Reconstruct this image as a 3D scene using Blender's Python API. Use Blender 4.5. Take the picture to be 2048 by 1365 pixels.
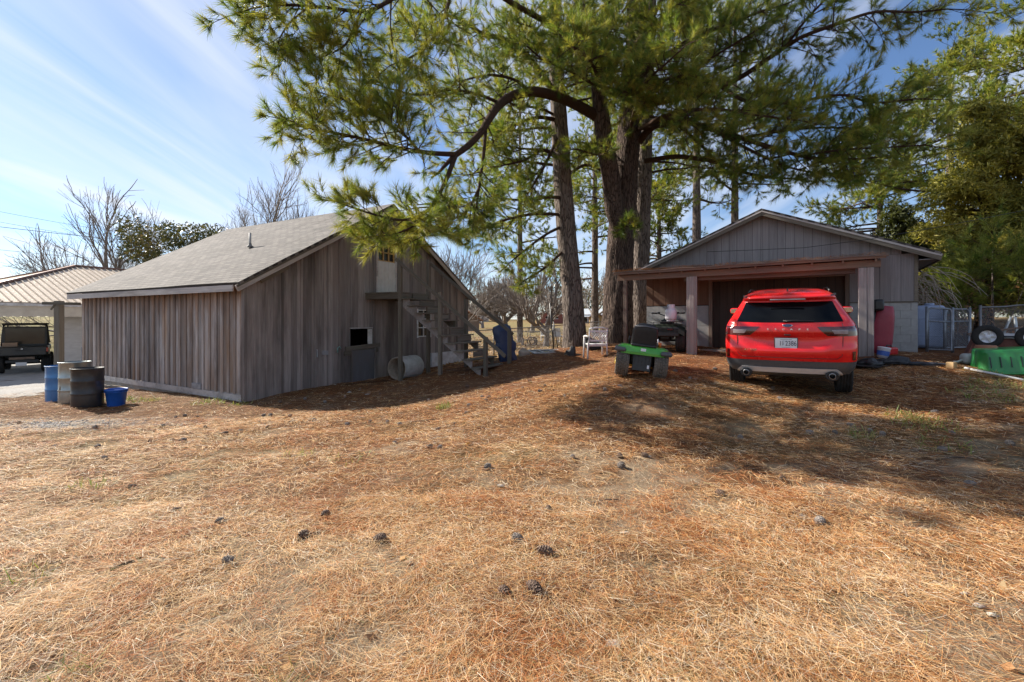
import bpy, math, random
import numpy as np
from mathutils import Vector, Matrix, Quaternion

for o in list(bpy.data.objects):
    bpy.data.objects.remove(o)
scene = bpy.context.scene
COL = scene.collection
random.seed(7)
rng = np.random.default_rng(11)
R = math.radians
CZ = 1.65                      # eye height; the scene's zero level is the ground under the camera
F = 910.0                      # focal length in photo pixels (16 mm on a 36 mm sensor, 2048 px wide)

# ------------------------------------------------------------------ camera
cam_d = bpy.data.cameras.new('camera')
cam = bpy.data.objects.new('camera', cam_d)
COL.objects.link(cam)
cam_d.sensor_width = 36.0
cam_d.lens = 36.0 * F / 2048.0
cam_d.shift_y = -42.0 / 2048.0
cam_d.clip_start = 0.05
cam_d.clip_end = 2000.0
cam.location = (0, 0, CZ)
cam.rotation_euler = (R(90), 0, 0)
scene.camera = cam

# ------------------------------------------------------------------ sun and sky
SUN_AZ = 63.5                  # degrees to the left of straight ahead
SUN_EL = 35.0
to_sun = Vector((-math.sin(R(SUN_AZ)) * math.cos(R(SUN_EL)), math.cos(R(SUN_AZ)) * math.cos(R(SUN_EL)), math.sin(R(SUN_EL))))
sun_d = bpy.data.lights.new('sun', 'SUN')
sun_d.energy = 5.0
sun_d.angle = R(0.53)
sun_d.color = (1.0, 0.93, 0.82)
sun = bpy.data.objects.new('sun', sun_d)
COL.objects.link(sun)
sun.rotation_euler = (-to_sun).to_track_quat('-Z', 'Y').to_euler()
sun.location = (-20, 10, 20)

world = bpy.data.worlds.new('World')
scene.world = world
world.use_nodes = True
wn, wl = world.node_tree.nodes, world.node_tree.links
wn.clear()
w_out = wn.new('ShaderNodeOutputWorld')
w_bg = wn.new('ShaderNodeBackground')
w_bg.inputs['Strength'].default_value = 0.067
sky = wn.new('ShaderNodeTexSky')
sky.sky_type = 'NISHITA'
sky.sun_disc = False
sky.sun_elevation = R(SUN_EL)
sky.sun_rotation = R(-SUN_AZ)
sky.air_density = 1.0
sky.dust_density = 0.25
sky.ozone_density = 2.2
# thin cirrus, laid out on a high plane over the whole sky
geo = wn.new('ShaderNodeTexCoord')
sep = wn.new('ShaderNodeSeparateXYZ')
wl.new(geo.outputs['Generated'], sep.inputs[0])
def wmath(op, a, b=None):
    n = wn.new('ShaderNodeMath'); n.operation = op
    for i, v in enumerate((a, b)):
        if v is None: continue
        if isinstance(v, (int, float)): n.inputs[i].default_value = v
        else: wl.new(v, n.inputs[i])
    return n.outputs[0]
zz = wmath('MAXIMUM', wmath('ADD', sep.outputs[2], 0.10), 0.03)
cx = wmath('DIVIDE', sep.outputs[0], zz)
cy = wmath('DIVIDE', sep.outputs[1], zz)
comb = wn.new('ShaderNodeCombineXYZ')
wl.new(cx, comb.inputs[0]); wl.new(cy, comb.inputs[1])
mp = wn.new('ShaderNodeMapping')
mp.inputs['Rotation'].default_value = (0, 0, R(14))
mp.inputs['Location'].default_value = (12.7, 0.9, 0)
mp.inputs['Scale'].default_value = (1.35, 0.30, 1.0)
wl.new(comb.outputs[0], mp.inputs[0])
nz = wn.new('ShaderNodeTexNoise')
nz.inputs['Scale'].default_value = 1.3
nz.inputs['Detail'].default_value = 9.0
nz.inputs['Roughness'].default_value = 0.52
nz.inputs['Distortion'].default_value = 0.9
wl.new(mp.outputs[0], nz.inputs['Vector'])
ramp = wn.new('ShaderNodeValToRGB')
ramp.color_ramp.elements[0].position = 0.36
ramp.color_ramp.elements[1].position = 0.76
wl.new(nz.outputs['Fac'], ramp.inputs[0])
fac = wmath('MULTIPLY', ramp.outputs[0], 0.85)
mixc = wn.new('ShaderNodeMix'); mixc.data_type = 'RGBA'
wl.new(fac, mixc.inputs['Factor'])
tint = wn.new('ShaderNodeMix'); tint.data_type = 'RGBA'; tint.blend_type = 'MULTIPLY'
tint.inputs['Factor'].default_value = 1.0
wl.new(sky.outputs[0], tint.inputs['A'])
tint.inputs['B'].default_value = (.86, .96, 1.12, 1)      # a clear, cold winter blue
wl.new(tint.outputs['Result'], mixc.inputs['A'])
mixc.inputs['B'].default_value = (7.0, 7.3, 7.9, 1)
wl.new(mixc.outputs['Result'], w_bg.inputs['Color'])
wl.new(w_bg.outputs[0], w_out.inputs[0])

# ------------------------------------------------------------------ exposure and render settings
vs = scene.view_settings
vs.view_transform = 'Standard'
vs.look = 'None'
vs.gamma = 1.0
vs.exposure = 1.10
vs.use_curve_mapping = False
scene.cycles.use_denoising = True
scene.cycles.max_bounces = 8
scene.cycles.transparent_max_bounces = 8
scene.cycles.sample_clamp_indirect = 6.0

# ------------------------------------------------------------------ helpers
def px(x, y, d):
    """a point seen at photo pixel x, y at depth d metres"""
    return Vector(((x - 1024) / F * d, d, CZ + (640 - y) / F * d))

MATRIX = {}
def xform(loc=(0, 0, 0), rz=0.0):
    return Matrix.Translation(Vector(loc)) @ Matrix.Rotation(rz, 4, 'Z')

def tag(o, label=None, cat=None, group=None, kind=None):
    if label: o['label'] = label
    if cat: o['category'] = cat
    if group: o['group'] = group
    if kind: o['kind'] = kind
    return o

def thing(name, label, cat, loc=(0, 0, 0), rz=0.0, group=None, tilt=None):
    o = bpy.data.objects.new(name, None)
    o.empty_display_size = 0.2
    COL.objects.link(o)
    m = xform(loc, rz)
    if tilt is not None: m = m @ tilt
    o.matrix_basis = m
    MATRIX[o] = m
    return tag(o, label, cat, group)

def link(name, me, parent=None, m=None):
    o = bpy.data.objects.new(name, me)
    COL.objects.link(o)
    if m is None: m = Matrix.Identity(4)
    o.matrix_basis = m
    if parent is not None:
        o.parent = parent
        MATRIX[o] = MATRIX[parent] @ m
    else:
        MATRIX[o] = m.copy()
    return o

def copy_tree(o, m=None, parent=None):
    c = o.copy()
    COL.objects.link(c)
    c.parent = parent
    if m is not None: c.matrix_basis = m
    MATRIX[c] = (MATRIX[parent] if parent is not None else Matrix.Identity(4)) @ c.matrix_basis
    for ch in list(o.children): copy_tree(ch, None, c)
    return c

class MB:
    """collects shapes, then becomes ONE mesh object"""
    def __init__(s): s.v, s.f, s.sm = [], [], []
    def add(s, vs, fs, smooth=False):
        b = len(s.v)
        s.v += [tuple(p) for p in vs]
        s.f += [tuple(i + b for i in f) for f in fs]
        s.sm += [smooth] * len(fs)
        return s
    def box(s, c, d, m=None, taper=1.0):
        x, y, z = d[0] / 2, d[1] / 2, d[2] / 2
        vs = [Vector((a * x * (taper if k > 0 else 1), b * y * (taper if k > 0 else 1), k * z)) for k in (-1, 1) for b in (-1, 1) for a in (-1, 1)]
        c = Vector(c)
        vs = [(m @ p if m is not None else p) + c for p in vs]
        return s.add(vs, [(0, 2, 3, 1), (4, 5, 7, 6), (0, 1, 5, 4), (2, 6, 7, 3), (0, 4, 6, 2), (1, 3, 7, 5)])
    def rbox(s, c, d, r=0.02, m=None, seg=2):
        """box with rounded vertical profile edges: a rounded rectangle in x-z... all edges softened by inset rings"""
        x, y, z = d[0] / 2, d[1] / 2, d[2] / 2
        r = min(r, x * .98, y * .98, z * .98)
        rings = []
        for sg in (-1, 1):
            an = [k * math.pi / 2 / seg for k in range(seg + 1)]
            if sg == 1: an = an[::-1]
            for a in an:
                off = r * (1 - math.sin(a)); zz_ = sg * (z - r + r * math.cos(a))
                ring = []
                for qx, qy, a0 in ((1, 1, 0), (-1, 1, 90), (-1, -1, 180), (1, -1, 270)):
                    for k in range(seg + 1):
                        t = R(a0 + 90 * k / seg)
                        rr = r - off
                        ring.append(Vector((qx * (x - r) + rr * math.cos(t), qy * (y - r) + rr * math.sin(t), zz_)))
                rings.append(ring)
        c = Vector(c)
        n = len(rings[0]); vs = []
        for ring in rings: vs += [(m @ p if m is not None else p) + c for p in ring]
        fs = []
        for i in range(len(rings) - 1):
            for k in range(n):
                fs.append((i * n + k, i * n + (k + 1) % n, (i + 1) * n + (k + 1) % n, (i + 1) * n + k))
        fs.append(tuple(range(n))[::-1]); fs.append(tuple((len(rings) - 1) * n + k for k in range(n)))
        k0 = len(s.sm)
        s.add(vs, fs, True)
        half = len(rings) // 2 - 1
        for k in range(n):                       # the broad flat faces stay flat
            if k % (seg + 1) == seg: s.sm[k0 + half * n + k] = False
        s.sm[-1] = s.sm[-2] = False
        return s
    def tube(s, pts, rad, n=8, cap=True, smooth=True):
        pts = [Vector(p) for p in pts]
        if not hasattr(rad, '__len__'): rad = [rad] * len(pts)
        vs, fs = [], []
        ref = None
        for i, p in enumerate(pts):
            t = (pts[min(i + 1, len(pts) - 1)] - pts[max(i - 1, 0)])
            if t.length < 1e-9: t = Vector((0, 0, 1))
            t.normalize()
            if ref is None:
                ref = Vector((0, 0, 1)) if abs(t.z) < .9 else Vector((1, 0, 0))
            a = t.cross(ref)
            if a.length < 1e-6: a = t.cross(Vector((0, 1, 0)))
            a.normalize(); b = a.cross(t); b.normalize(); ref = b
            for k in range(n):
                q = 2 * math.pi * k / n
                vs.append(p + (a * math.cos(q) + b * math.sin(q)) * rad[i])
        for i in range(len(pts) - 1):
            for k in range(n):
                fs.append((i * n + k, i * n + (k + 1) % n, (i + 1) * n + (k + 1) % n, (i + 1) * n + k))
        if cap:
            fs.append(tuple(range(n))[::-1]); fs.append(tuple((len(pts) - 1) * n + k for k in range(n)))
        return s.add(vs, fs, smooth)
    def lathe(s, prof, n=24, m=None, smooth=True, close=False):
        """profile of (radius, height) turned about z"""
        vs, fs = [], []
        for r_, h in prof:
            for k in range(n):
                q = 2 * math.pi * k / n
                p = Vector((r_ * math.cos(q), r_ * math.sin(q), h))
                vs.append(m @ p if m is not None else p)
        L = len(prof)
        for i in range(L if close else L - 1):
            j = (i + 1) % L
            for k in range(n):
                fs.append((i * n + k, i * n + (k + 1) % n, j * n + (k + 1) % n, j * n + k))
        return s.add(vs, fs, smooth)
    def prism(s, poly, d0, d1, m=None, smooth=False):
        """polygon in x-z extruded along y from d0 to d1"""
        n = len(poly)
        vs = [Vector((p[0], d0, p[1])) for p in poly] + [Vector((p[0], d1, p[1])) for p in poly]
        if m is not None: vs = [m @ p for p in vs]
        fs = [tuple(range(n)), tuple(range(2 * n - 1, n - 1, -1))]
        fs += [(i, n + i, n + (i + 1) % n, (i + 1) % n) for i in range(n)]
        return s.add(vs, fs, smooth)
    def grid(s, fn, nu, nv, smooth=True, closed_u=False):
        vs = [fn(i / nu, j / nv) for j in range(nv + 1) for i in range(nu + (0 if closed_u else 1))]
        w = nu + (0 if closed_u else 1)
        fs = []
        for j in range(nv):
            for i in range(nu):
                i2 = (i + 1) % w
                fs.append((j * w + i, j * w + i2, (j + 1) * w + i2, (j + 1) * w + i))
        return s.add(vs, fs, smooth)
    def mesh(s, name, mat):
        me = bpy.data.meshes.new(name)
        me.from_pydata(s.v, [], s.f)
        me.polygons.foreach_set('use_smooth', s.sm)
        if mat is not None: me.materials.append(mat)
        me.update()
        return me
    def build(s, name, mat, parent=None, world=False, m=None):
        """world=True: the shapes were given in world coordinates and are brought into the parent's frame"""
        if world and parent is not None:
            inv = MATRIX[parent].inverted()
            s.v = [tuple(inv @ Vector(p)) for p in s.v]
        return link(name, s.mesh(name, mat), parent, m)

def np_mesh(name, verts, faces_flat, nper, mat, colors=None, smooth=False):
    """fast mesh from arrays: verts (n,3), faces (m,nper)"""
    me = bpy.data.meshes.new(name)
    nv, nf = len(verts), len(faces_flat)
    me.vertices.add(nv)
    me.vertices.foreach_set('co', np.asarray(verts, np.float32).ravel())
    me.loops.add(nf * nper)
    me.loops.foreach_set('vertex_index', np.asarray(faces_flat, np.int32).ravel())
    me.polygons.add(nf)
    me.polygons.foreach_set('loop_start', np.arange(0, nf * nper, nper, dtype=np.int32))
    try: me.polygons.foreach_set('loop_total', np.full(nf, nper, np.int32))
    except Exception: pass
    me.polygons.foreach_set('use_smooth', np.full(nf, smooth))
    if colors is not None:
        at = me.attributes.new('tint', 'FLOAT_COLOR', 'POINT')
        c4 = np.ones((nv, 4), np.float32); c4[:, :3] = colors
        at.data.foreach_set('color', c4.ravel())
    me.materials.append(mat)
    me.update(calc_edges=True)
    return me

def beam(name, p0, p1, w, h, mat, parent, roll=0.0, up=(0, 0, 1), ext=0.0):
    """a plank or post between two world points; its own x axis runs along the grain"""
    p0, p1 = Vector(p0), Vector(p1)
    d = (p1 - p0); L = d.length; d.normalize()
    p0 = p0 - d * ext; L += 2 * ext
    up = Vector(up)
    if abs(d.dot(up)) > .97: up = Vector((0, 1, 0)) if abs(d.y) < .9 else Vector((1, 0, 0))
    y = up.cross(d).normalized(); z = d.cross(y)
    m = Matrix(((d.x, y.x, z.x, p0.x), (d.y, y.y, z.y, p0.y), (d.z, y.z, z.z, p0.z), (0, 0, 0, 1))) @ Matrix.Rotation(roll, 4, 'X')
    c = min(w, h) * .06
    mb = MB()
    a, b = w / 2, h / 2
    prof = [(a - c, -b), (a, -b + c), (a, b - c), (a - c, b), (-a + c, b), (-a, b - c), (-a, -b + c), (-a + c, -b)]
    vs = [(x, q[0], q[1]) for x in (0, L) for q in prof]
    fs = [tuple(range(8))[::-1], tuple(range(8, 16))] + [(i, (i + 1) % 8, 8 + (i + 1) % 8, 8 + i) for i in range(8)]
    mb.add(vs, fs)
    ml = (MATRIX[parent].inverted() @ m) if parent is not None else m
    return mb.build(name, mat, parent, m=ml)

def vnoise(x, y, seed=0):
    """smooth value noise on arrays"""
    x = np.asarray(x, float); y = np.asarray(y, float)
    xi, yi = np.floor(x), np.floor(y)
    fx, fy = x - xi, y - yi
    fx = fx * fx * (3 - 2 * fx); fy = fy * fy * (3 - 2 * fy)
    def h(a, b):
        t = np.sin(a * 127.1 + b * 311.7 + seed * 74.7) * 43758.5453
        return t - np.floor(t)
    return (h(xi, yi) * (1 - fx) + h(xi + 1, yi) * fx) * (1 - fy) + (h(xi, yi + 1) * (1 - fx) + h(xi + 1, yi + 1) * fx) * fy

# ------------------------------------------------------------------ materials
def new_mat(name):
    m = bpy.data.materials.new(name)
    m.use_nodes = True
    nt = m.node_tree
    for n in list(nt.nodes): nt.nodes.remove(n)
    out = nt.nodes.new('ShaderNodeOutputMaterial')
    bs = nt.nodes.new('ShaderNodeBsdfPrincipled')
    nt.links.new(bs.outputs[0], out.inputs[0])
    return m, nt, bs, out

def mixrgb(nt, fac, a, b, mode='MIX'):
    n = nt.nodes.new('ShaderNodeMix'); n.data_type = 'RGBA'; n.blend_type = mode
    for k, v in (('Factor', fac), ('A', a), ('B', b)):
        s = n.inputs[k]
        if isinstance(v, (int, float)): s.default_value = v
        elif isinstance(v, tuple): s.default_value = (*v[:3], 1)
        else: nt.links.new(v, s)
    return n.outputs['Result']

def noise(nt, vec, scale, detail=4, rough=.6, dist=0.0):
    n = nt.nodes.new('ShaderNodeTexNoise')
    n.inputs['Scale'].default_value = scale; n.inputs['Detail'].default_value = detail
    n.inputs['Roughness'].default_value = rough; n.inputs['Distortion'].default_value = dist
    if vec is not None: nt.links.new(vec, n.inputs['Vector'])
    return n.outputs['Fac']

def cramp(nt, val, p0, p1, c0=(0, 0, 0), c1=(1, 1, 1)):
    n = nt.nodes.new('ShaderNodeValToRGB')
    e = n.color_ramp.elements
    e[0].position, e[1].position = p0, p1
    e[0].color, e[1].color = (*c0, 1), (*c1, 1)
    nt.links.new(val, n.inputs[0])
    return n.outputs[0]

def mapping(nt, scale=(1, 1, 1), coord='Object', rot=(0, 0, 0), rnd=0.0):
    tc = nt.nodes.new('ShaderNodeTexCoord')
    v = tc.outputs[coord]
    if rnd:
        oi = nt.nodes.new('ShaderNodeObjectInfo')
        mu = nt.nodes.new('ShaderNodeMath'); mu.operation = 'MULTIPLY'; mu.inputs[1].default_value = rnd
        nt.links.new(oi.outputs['Random'], mu.inputs[0])
        ad = nt.nodes.new('ShaderNodeVectorMath'); ad.operation = 'ADD'
        nt.links.new(v, ad.inputs[0]); nt.links.new(mu.outputs[0], ad.inputs[1])
        v = ad.outputs[0]
    n = nt.nodes.new('ShaderNodeMapping')
    n.inputs['Scale'].default_value = scale
    n.inputs['Rotation'].default_value = rot
    nt.links.new(v, n.inputs[0])
    return n.outputs[0]

def bump(nt, bs, h, strength=.3, dist=.01):
    n = nt.nodes.new('ShaderNodeBump')
    n.inputs['Strength'].default_value = strength; n.inputs['Distance'].default_value = dist
    nt.links.new(h, n.inputs['Height'])
    nt.links.new(n.outputs[0], bs.inputs['Normal'])

def pm(name, c1, c2=None, rough=.6, scale=8.0, stretch=(1, 1, 1), metal=0.0, bmp=0.0, bdist=.01, dirt=None, dirt_amt=.5, dirt_scale=3.0, coat=0.0, spec=.5, coord='Object'):
    """painted, plastic, metal or other simple surface with mottling, dirt and fine relief"""
    m, nt, bs, out = new_mat(name)
    if c2 is None: c2 = tuple(c * .8 for c in c1)
    v = mapping(nt, stretch, coord)
    f = noise(nt, v, scale, 5, .65)
    col = mixrgb(nt, cramp(nt, f, .35, .65), c1, c2)
    if dirt is not None:
        f2 = noise(nt, v, dirt_scale, 6, .7)
        fm = nt.nodes.new('ShaderNodeMath'); fm.operation = 'MULTIPLY'; fm.inputs[1].default_value = dirt_amt
        nt.links.new(cramp(nt, f2, .45, .7), fm.inputs[0])
        col = mixrgb(nt, fm.outputs[0], col, dirt)
    nt.links.new(col, bs.inputs['Base Color'])
    bs.inputs['Roughness'].default_value = rough
    rr = nt.nodes.new('ShaderNodeMapRange')
    rr.inputs['To Min'].default_value = max(0, rough - .1); rr.inputs['To Max'].default_value = min(1, rough + .12)
    nt.links.new(f, rr.inputs['Value']); nt.links.new(rr.outputs[0], bs.inputs['Roughness'])
    bs.inputs['Metallic'].default_value = metal
    bs.inputs['Specular IOR Level'].default_value = spec
    if coat:
        bs.inputs['Coat Weight'].default_value = coat; bs.inputs['Coat Roughness'].default_value = .04
    if bmp: bump(nt, bs, noise(nt, v, scale * 3, 6, .7), bmp, bdist)
    return m

def wood_mat(name, ca, cb, cc, axis='Z', rough=.85, stain=None, stain_amt=0.0, var=.35, grain=30, bmp=.6, fresh=None):
    """weathered boards: streaks along one axis, knots, colour differing from board to board"""
    m, nt, bs, out = new_mat(name)
    k = {'Z': (1, 1, .035), 'X': (.035, 1, 1)}[axis]
    v = mapping(nt, k, rnd=37.0)
    g = noise(nt, v, grain, 6, .7, .3)
    g2 = noise(nt, v, grain * 4, 4, .7)
    big = noise(nt, mapping(nt, {'Z': (1, 1, .25), 'X': (.25, 1, 1)}[axis], rnd=11.0), 2.6, 4, .6)
    col = mixrgb(nt, cramp(nt, g, .32, .68), ca, cb)
    col = mixrgb(nt, cramp(nt, big, .42, .72), col, cc)
    if fresh is not None:      # wood that has kept its brown colour near the top of the boards
        sp = nt.nodes.new('ShaderNodeSeparateXYZ'); nt.links.new(mapping(nt), sp.inputs[0])
        ad = nt.nodes.new('ShaderNodeMath'); ad.operation = 'MULTIPLY_ADD'; ad.inputs[1].default_value = .9
        nt.links.new(g, ad.inputs[0]); nt.links.new(sp.outputs[2], ad.inputs[2])
        rm = nt.nodes.new('ShaderNodeMapRange'); rm.inputs['From Min'].default_value = .55; rm.inputs['From Max'].default_value = 1.35; rm.inputs['To Max'].default_value = .85
        nt.links.new(ad.outputs[0], rm.inputs['Value'])
        col = mixrgb(nt, rm.outputs[0], col, fresh)
    oi = nt.nodes.new('ShaderNodeObjectInfo')
    mr = nt.nodes.new('ShaderNodeMapRange')
    mr.inputs['To Min'].default_value = 1 - var; mr.inputs['To Max'].default_value = 1 + var
    nt.links.new(oi.outputs['Random'], mr.inputs['Value'])
    cmb = nt.nodes.new('ShaderNodeCombineColor')
    for i in range(3): nt.links.new(mr.outputs[0], cmb.inputs[i])
    col = mixrgb(nt, 1.0, col, cmb.outputs[0], 'MULTIPLY')
    if stain is not None:
        s = noise(nt, mapping(nt, {'Z': (1, 1, .18), 'X': (.18, 1, 1)}[axis]), 1.7, 5, .65)
        fm = nt.nodes.new('ShaderNodeMath'); fm.operation = 'MULTIPLY'; fm.inputs[1].default_value = stain_amt
        nt.links.new(cramp(nt, s, .48, .66), fm.inputs[0])
        col = mixrgb(nt, fm.outputs[0], col, stain)
    nt.links.new(col, bs.inputs['Base Color'])
    bs.inputs['Roughness'].default_value = rough
    bs.inputs['Specular IOR Level'].default_value = .25
    hm = nt.nodes.new('ShaderNodeMath'); hm.operation = 'ADD'
    nt.links.new(g, hm.inputs[0]); nt.links.new(g2, hm.inputs[1])
    bump(nt, bs, hm.outputs[0], bmp, .006)
    return m

def leaf_mat(name, trans=.45, rough=.55, tint=(1, 1, 1), spec=.35):
    """needles and leaves: colour from the 'tint' attribute, light shining through"""
    m, nt, bs, out = new_mat(name)
    at = nt.nodes.new('ShaderNodeAttribute'); at.attribute_name = 'tint'
    col = mixrgb(nt, 1.0, at.outputs['Color'], tint, 'MULTIPLY')
    nt.links.new(col, bs.inputs['Base Color'])
    bs.inputs['Roughness'].default_value = rough
    bs.inputs['Specular IOR Level'].default_value = spec
    if trans:
        tr = nt.nodes.new('ShaderNodeBsdfTranslucent')
        c2 = mixrgb(nt, 1.0, col, (1.25, 1.2, .6), 'MULTIPLY')
        nt.links.new(c2, tr.inputs['Color'])
        mx = nt.nodes.new('ShaderNodeMixShader'); mx.inputs[0].default_value = trans
        nt.links.new(bs.outputs[0], mx.inputs[1]); nt.links.new(tr.outputs[0], mx.inputs[2])
        nt.links.new(mx.outputs[0], out.inputs[0])
    return m

def glass_mat(name, col=(.01, .012, .014), rough=.05):
    m, nt, bs, out = new_mat(name)
    bs.inputs['Base Color'].default_value = (*col, 1)
    f = noise(nt, mapping(nt), 6, 3)
    rr = nt.nodes.new('ShaderNodeMapRange'); rr.inputs['To Min'].default_value = rough * .6; rr.inputs['To Max'].default_value = rough * 1.6
    nt.links.new(f, rr.inputs['Value']); nt.links.new(rr.outputs[0], bs.inputs['Roughness'])
    bs.inputs['Specular IOR Level'].default_value = .6
    return m
# ================================================================== the ground
_cp = [  # x, y, how far below the eye
    (0, 1.5, 1.65), (-3, 2.5, 1.68), (3, 2.5, 1.60), (0, 4, 1.63), (-5, 5, 1.80), (5, 5, 1.45), (-2, 7, 1.76), (2.2, 6.3, 1.43),
    (0, 0, 1.65), (-4, 0, 1.72), (4, 0, 1.55), (0, -5, 1.70), (-8, 3, 1.85), (8, 2, 1.45),
    (-10.3, 11, 2.00), (-6.4, 10.9, 1.95), (-3, 9.3, 1.84), (-13.9, 14.7, 2.02), (-3.4, 13.66, 1.80), (-2.06, 12.97, 1.62),
    (-2.75, 14.9, 1.74), (-.73, 12.27, 1.52), (-.09, 13.5, 1.30), (-2, 19, 1.74), (-5.3, 13.5, 1.85),
    (5.73, 7.8, 1.25), (4.17, 8.6, 1.18), (5.2, 7.0, 1.30), (7, 11.3, .95), (2.44, 8.75, 1.06), (7.9, 10.13, .80), (4.84, 12.2, .92), (3.28, 13.2, .88),
    (9.84, 11, .76), (4.35, 14.7, .80), (12, 17, .75), (8, 20, .9), (3.9, 17, .93), (2.1, 16.5, 1.02), (2.43, 13.3, 1.13), (1.0, 11, 1.28),
    (1.9, 21, 1.43), (-1, 22, 1.6), (5, 21, 1.2), (0, 30, 1.5), (8, 30, 1.2), (0, 60, 1.3), (12, 60, 1.0), (-8, 60, 1.4), (8, 104, 1.15), (22, 104, 1.1), (-8, 104, 1.25),
    (-17.5, 18, 2.1), (-26, 18, 2.1), (-22, 28, 1.9), (-25, 36, .9), (-30, 50, .2), (-14, 40, 1.2), (-14, 8, 1.95), (-20, 12, 2.05), (-20, 4, 2.0),
    (9.6, 9, 1.0), (9.0, 8.4, 1.04), (11, 11.5, .78), (14, 9, .85), (16, 16, .5), (20, 12, .6), (8, 5, 1.22), (11, 6.5, 1.08), (24, 24, .1), (20, 4, .9),
    (-80, 60, -.5), (80, 60, -.5), (0, 140, .9), (-100, 0, 1.5), (100, 0, .6), (60, 120, -.5), (-60, 120, -.5), (0, -60, 1.7),
]
_A = np.array(_cp, float)
_c = _A[:, :2]
def _k(d2):
    return np.where(d2 > 1e-12, .5 * d2 * np.log(np.maximum(d2, 1e-12)), 0.0)
_n = len(_c)
_K = _k(((_c[:, None] - _c[None]) ** 2).sum(-1)) + np.eye(_n) * .03
_P = np.c_[np.ones(_n), _c]
_W = np.linalg.solve(np.block([[_K, _P], [_P.T, np.zeros((3, 3))]]), np.r_[_A[:, 2], np.zeros(3)])

def ground_z(x, y):
    x = np.asarray(x, float); y = np.asarray(y, float)
    xf, yf = x.ravel(), y.ravel()
    xc, yc = np.clip(xf, -110, 110), np.clip(yf, -70, 130)
    h = np.zeros_like(xf)
    for i in range(0, len(xf), 20000):
        a, b = xc[i:i + 20000], yc[i:i + 20000]
        d2 = (a[:, None] - _c[None, :, 0]) ** 2 + (b[:, None] - _c[None, :, 1]) ** 2
        h[i:i + 20000] = _k(d2) @ _W[:_n] + _W[_n] + _W[_n + 1] * a + _W[_n + 2] * b
    far = np.clip((np.hypot(xf, yf) - 90) / 60, 0, 1)
    h = h * (1 - far) + (-.2) * far
    near = np.clip(1 - (np.hypot(xf, yf - 6) - 14) / 20, 0, 1)
    h -= near * (.10 * (vnoise(xf * .55, yf * .55, 1) - .5) + .05 * (vnoise(xf * 1.7, yf * 1.7, 2) - .5) + .022 * (vnoise(xf * 5, yf * 5, 3) - .5) + .010 * (vnoise(xf * 14, yf * 14, 4) - .5))
    return (CZ - h).reshape(x.shape)
def gz(x, y): return float(ground_z(np.array([x]), np.array([y]))[0])
def on(x, y, dz=0.0): return Vector((x, y, gz(x, y) + dz))
def gpx(x, y, d):
    """ground point straight below the photo column x at depth d"""
    X = (x - 1024) / F * d
    return on(X, d)

def straw_mix(x, y):
    """how much orange pine straw (1) against dry tan grass (0) lies at a spot"""
    n = vnoise(x * .5, y * .5, 21) * .5 + vnoise(x * 1.4, y * 1.4, 22) * .35 + vnoise(x * 4, y * 4, 23) * .2
    base = np.clip((x + 5.5) / 8.0, 0, 1) * .55 + np.clip((y - 3) / 7, 0, 1) * .40
    return np.clip(base + (n - .5) * .8, 0, 1)
def gravel_amt(x, y):
    n = vnoise(x * .8, y * .8, 31) * .6 + vnoise(x * 2.5, y * 2.5, 32) * .4
    g = np.exp(-(((x + 8.2) / 2.6) ** 2 + ((y - 8.6) / .75) ** 2) * 1.2)
    g2 = np.clip((-x - 9.5 - .25 * y + (y - 12.0) * 1.4) / 1.5, 0, 1) * np.clip((y - 9) / 2, 0, 1) * np.clip((-x - 8) / 1.5, 0, 1)
    return np.clip(np.maximum(g * 1.0, g2) + (n - .5) * .7 - .12, 0, 1)
def dirt_amt(x, y):
    n = vnoise(x * 1.3 + 9, y * 1.3, 41) * .55 + vnoise(x * 4, y * 4, 42) * .3 + vnoise(x * 11, y * 11, 43) * .15
    d = np.clip((n - .60) / .12, 0, 1)
    for (a, b, r) in ((-.75, 2.35, .35), (-.95, 2.05, .3), (.8, 3.5, .22), (2.35, 2.35, .42), (2.0, 2.6, .25), (.35, 2.2, .2)):
        d = np.maximum(d, np.clip(1.25 - np.hypot((x - a) * 1.0, (y - b) * 1.6) / r + (n - .5) * 2, 0, 1))
    return d

def lines(segs):
    out = []
    for a, b, st in segs:
        out += list(np.arange(a, b, st))
    out.append(segs[-1][1])
    return np.array(out)
gx = lines(((-420, -120, 30), (-120, -40, 5), (-40, -15, .8), (-15, 13, .15), (13, 36, .8), (36, 120, 5), (120, 420, 30)))
gy = lines(((-60, -8, 6), (-8, .6, .8), (.6, 9, .105), (9, 17, .2), (17, 40, .7), (40, 120, 4), (120, 600, 30)))
GX, GY = np.meshgrid(gx, gy)
GZ = ground_z(GX, GY)
nxg, nyg = len(gx), len(gy)
verts = np.stack([GX, GY, GZ], -1).reshape(-1, 3)
ii = np.arange((nyg - 1) * (nxg - 1)); a_ = ii // (nxg - 1) * nxg + ii % (nxg - 1)
faces = np.stack([a_, a_ + 1, a_ + nxg + 1, a_ + nxg], -1)
X_, Y_ = GX.ravel(), GY.ravel()
sm = straw_mix(X_, Y_)[:, None]
tan = np.array([.19, .12, .066]); orange = np.array([.19, .08, .034]); grav = np.array([.44, .40, .35]); dirt = np.array([.40, .315, .215])
field = np.array([.26, .17, .075]); lawn = np.array([.19, .18, .065])
colr = tan * (1 - sm) + orange * sm
dd = dirt_amt(X_, Y_)[:, None] * .8 * np.clip((9 - Y_) / 3, 0.15, 1)[:, None]
colr = colr * (1 - dd) + dirt * dd
gg = gravel_amt(X_, Y_)[:, None]
colr = colr * (1 - gg) + grav * gg
ff = np.clip((Y_ - 17) / 4, 0, 1)[:, None] * np.clip((X_ + 11) / 2, 0, 1)[:, None]
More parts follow.
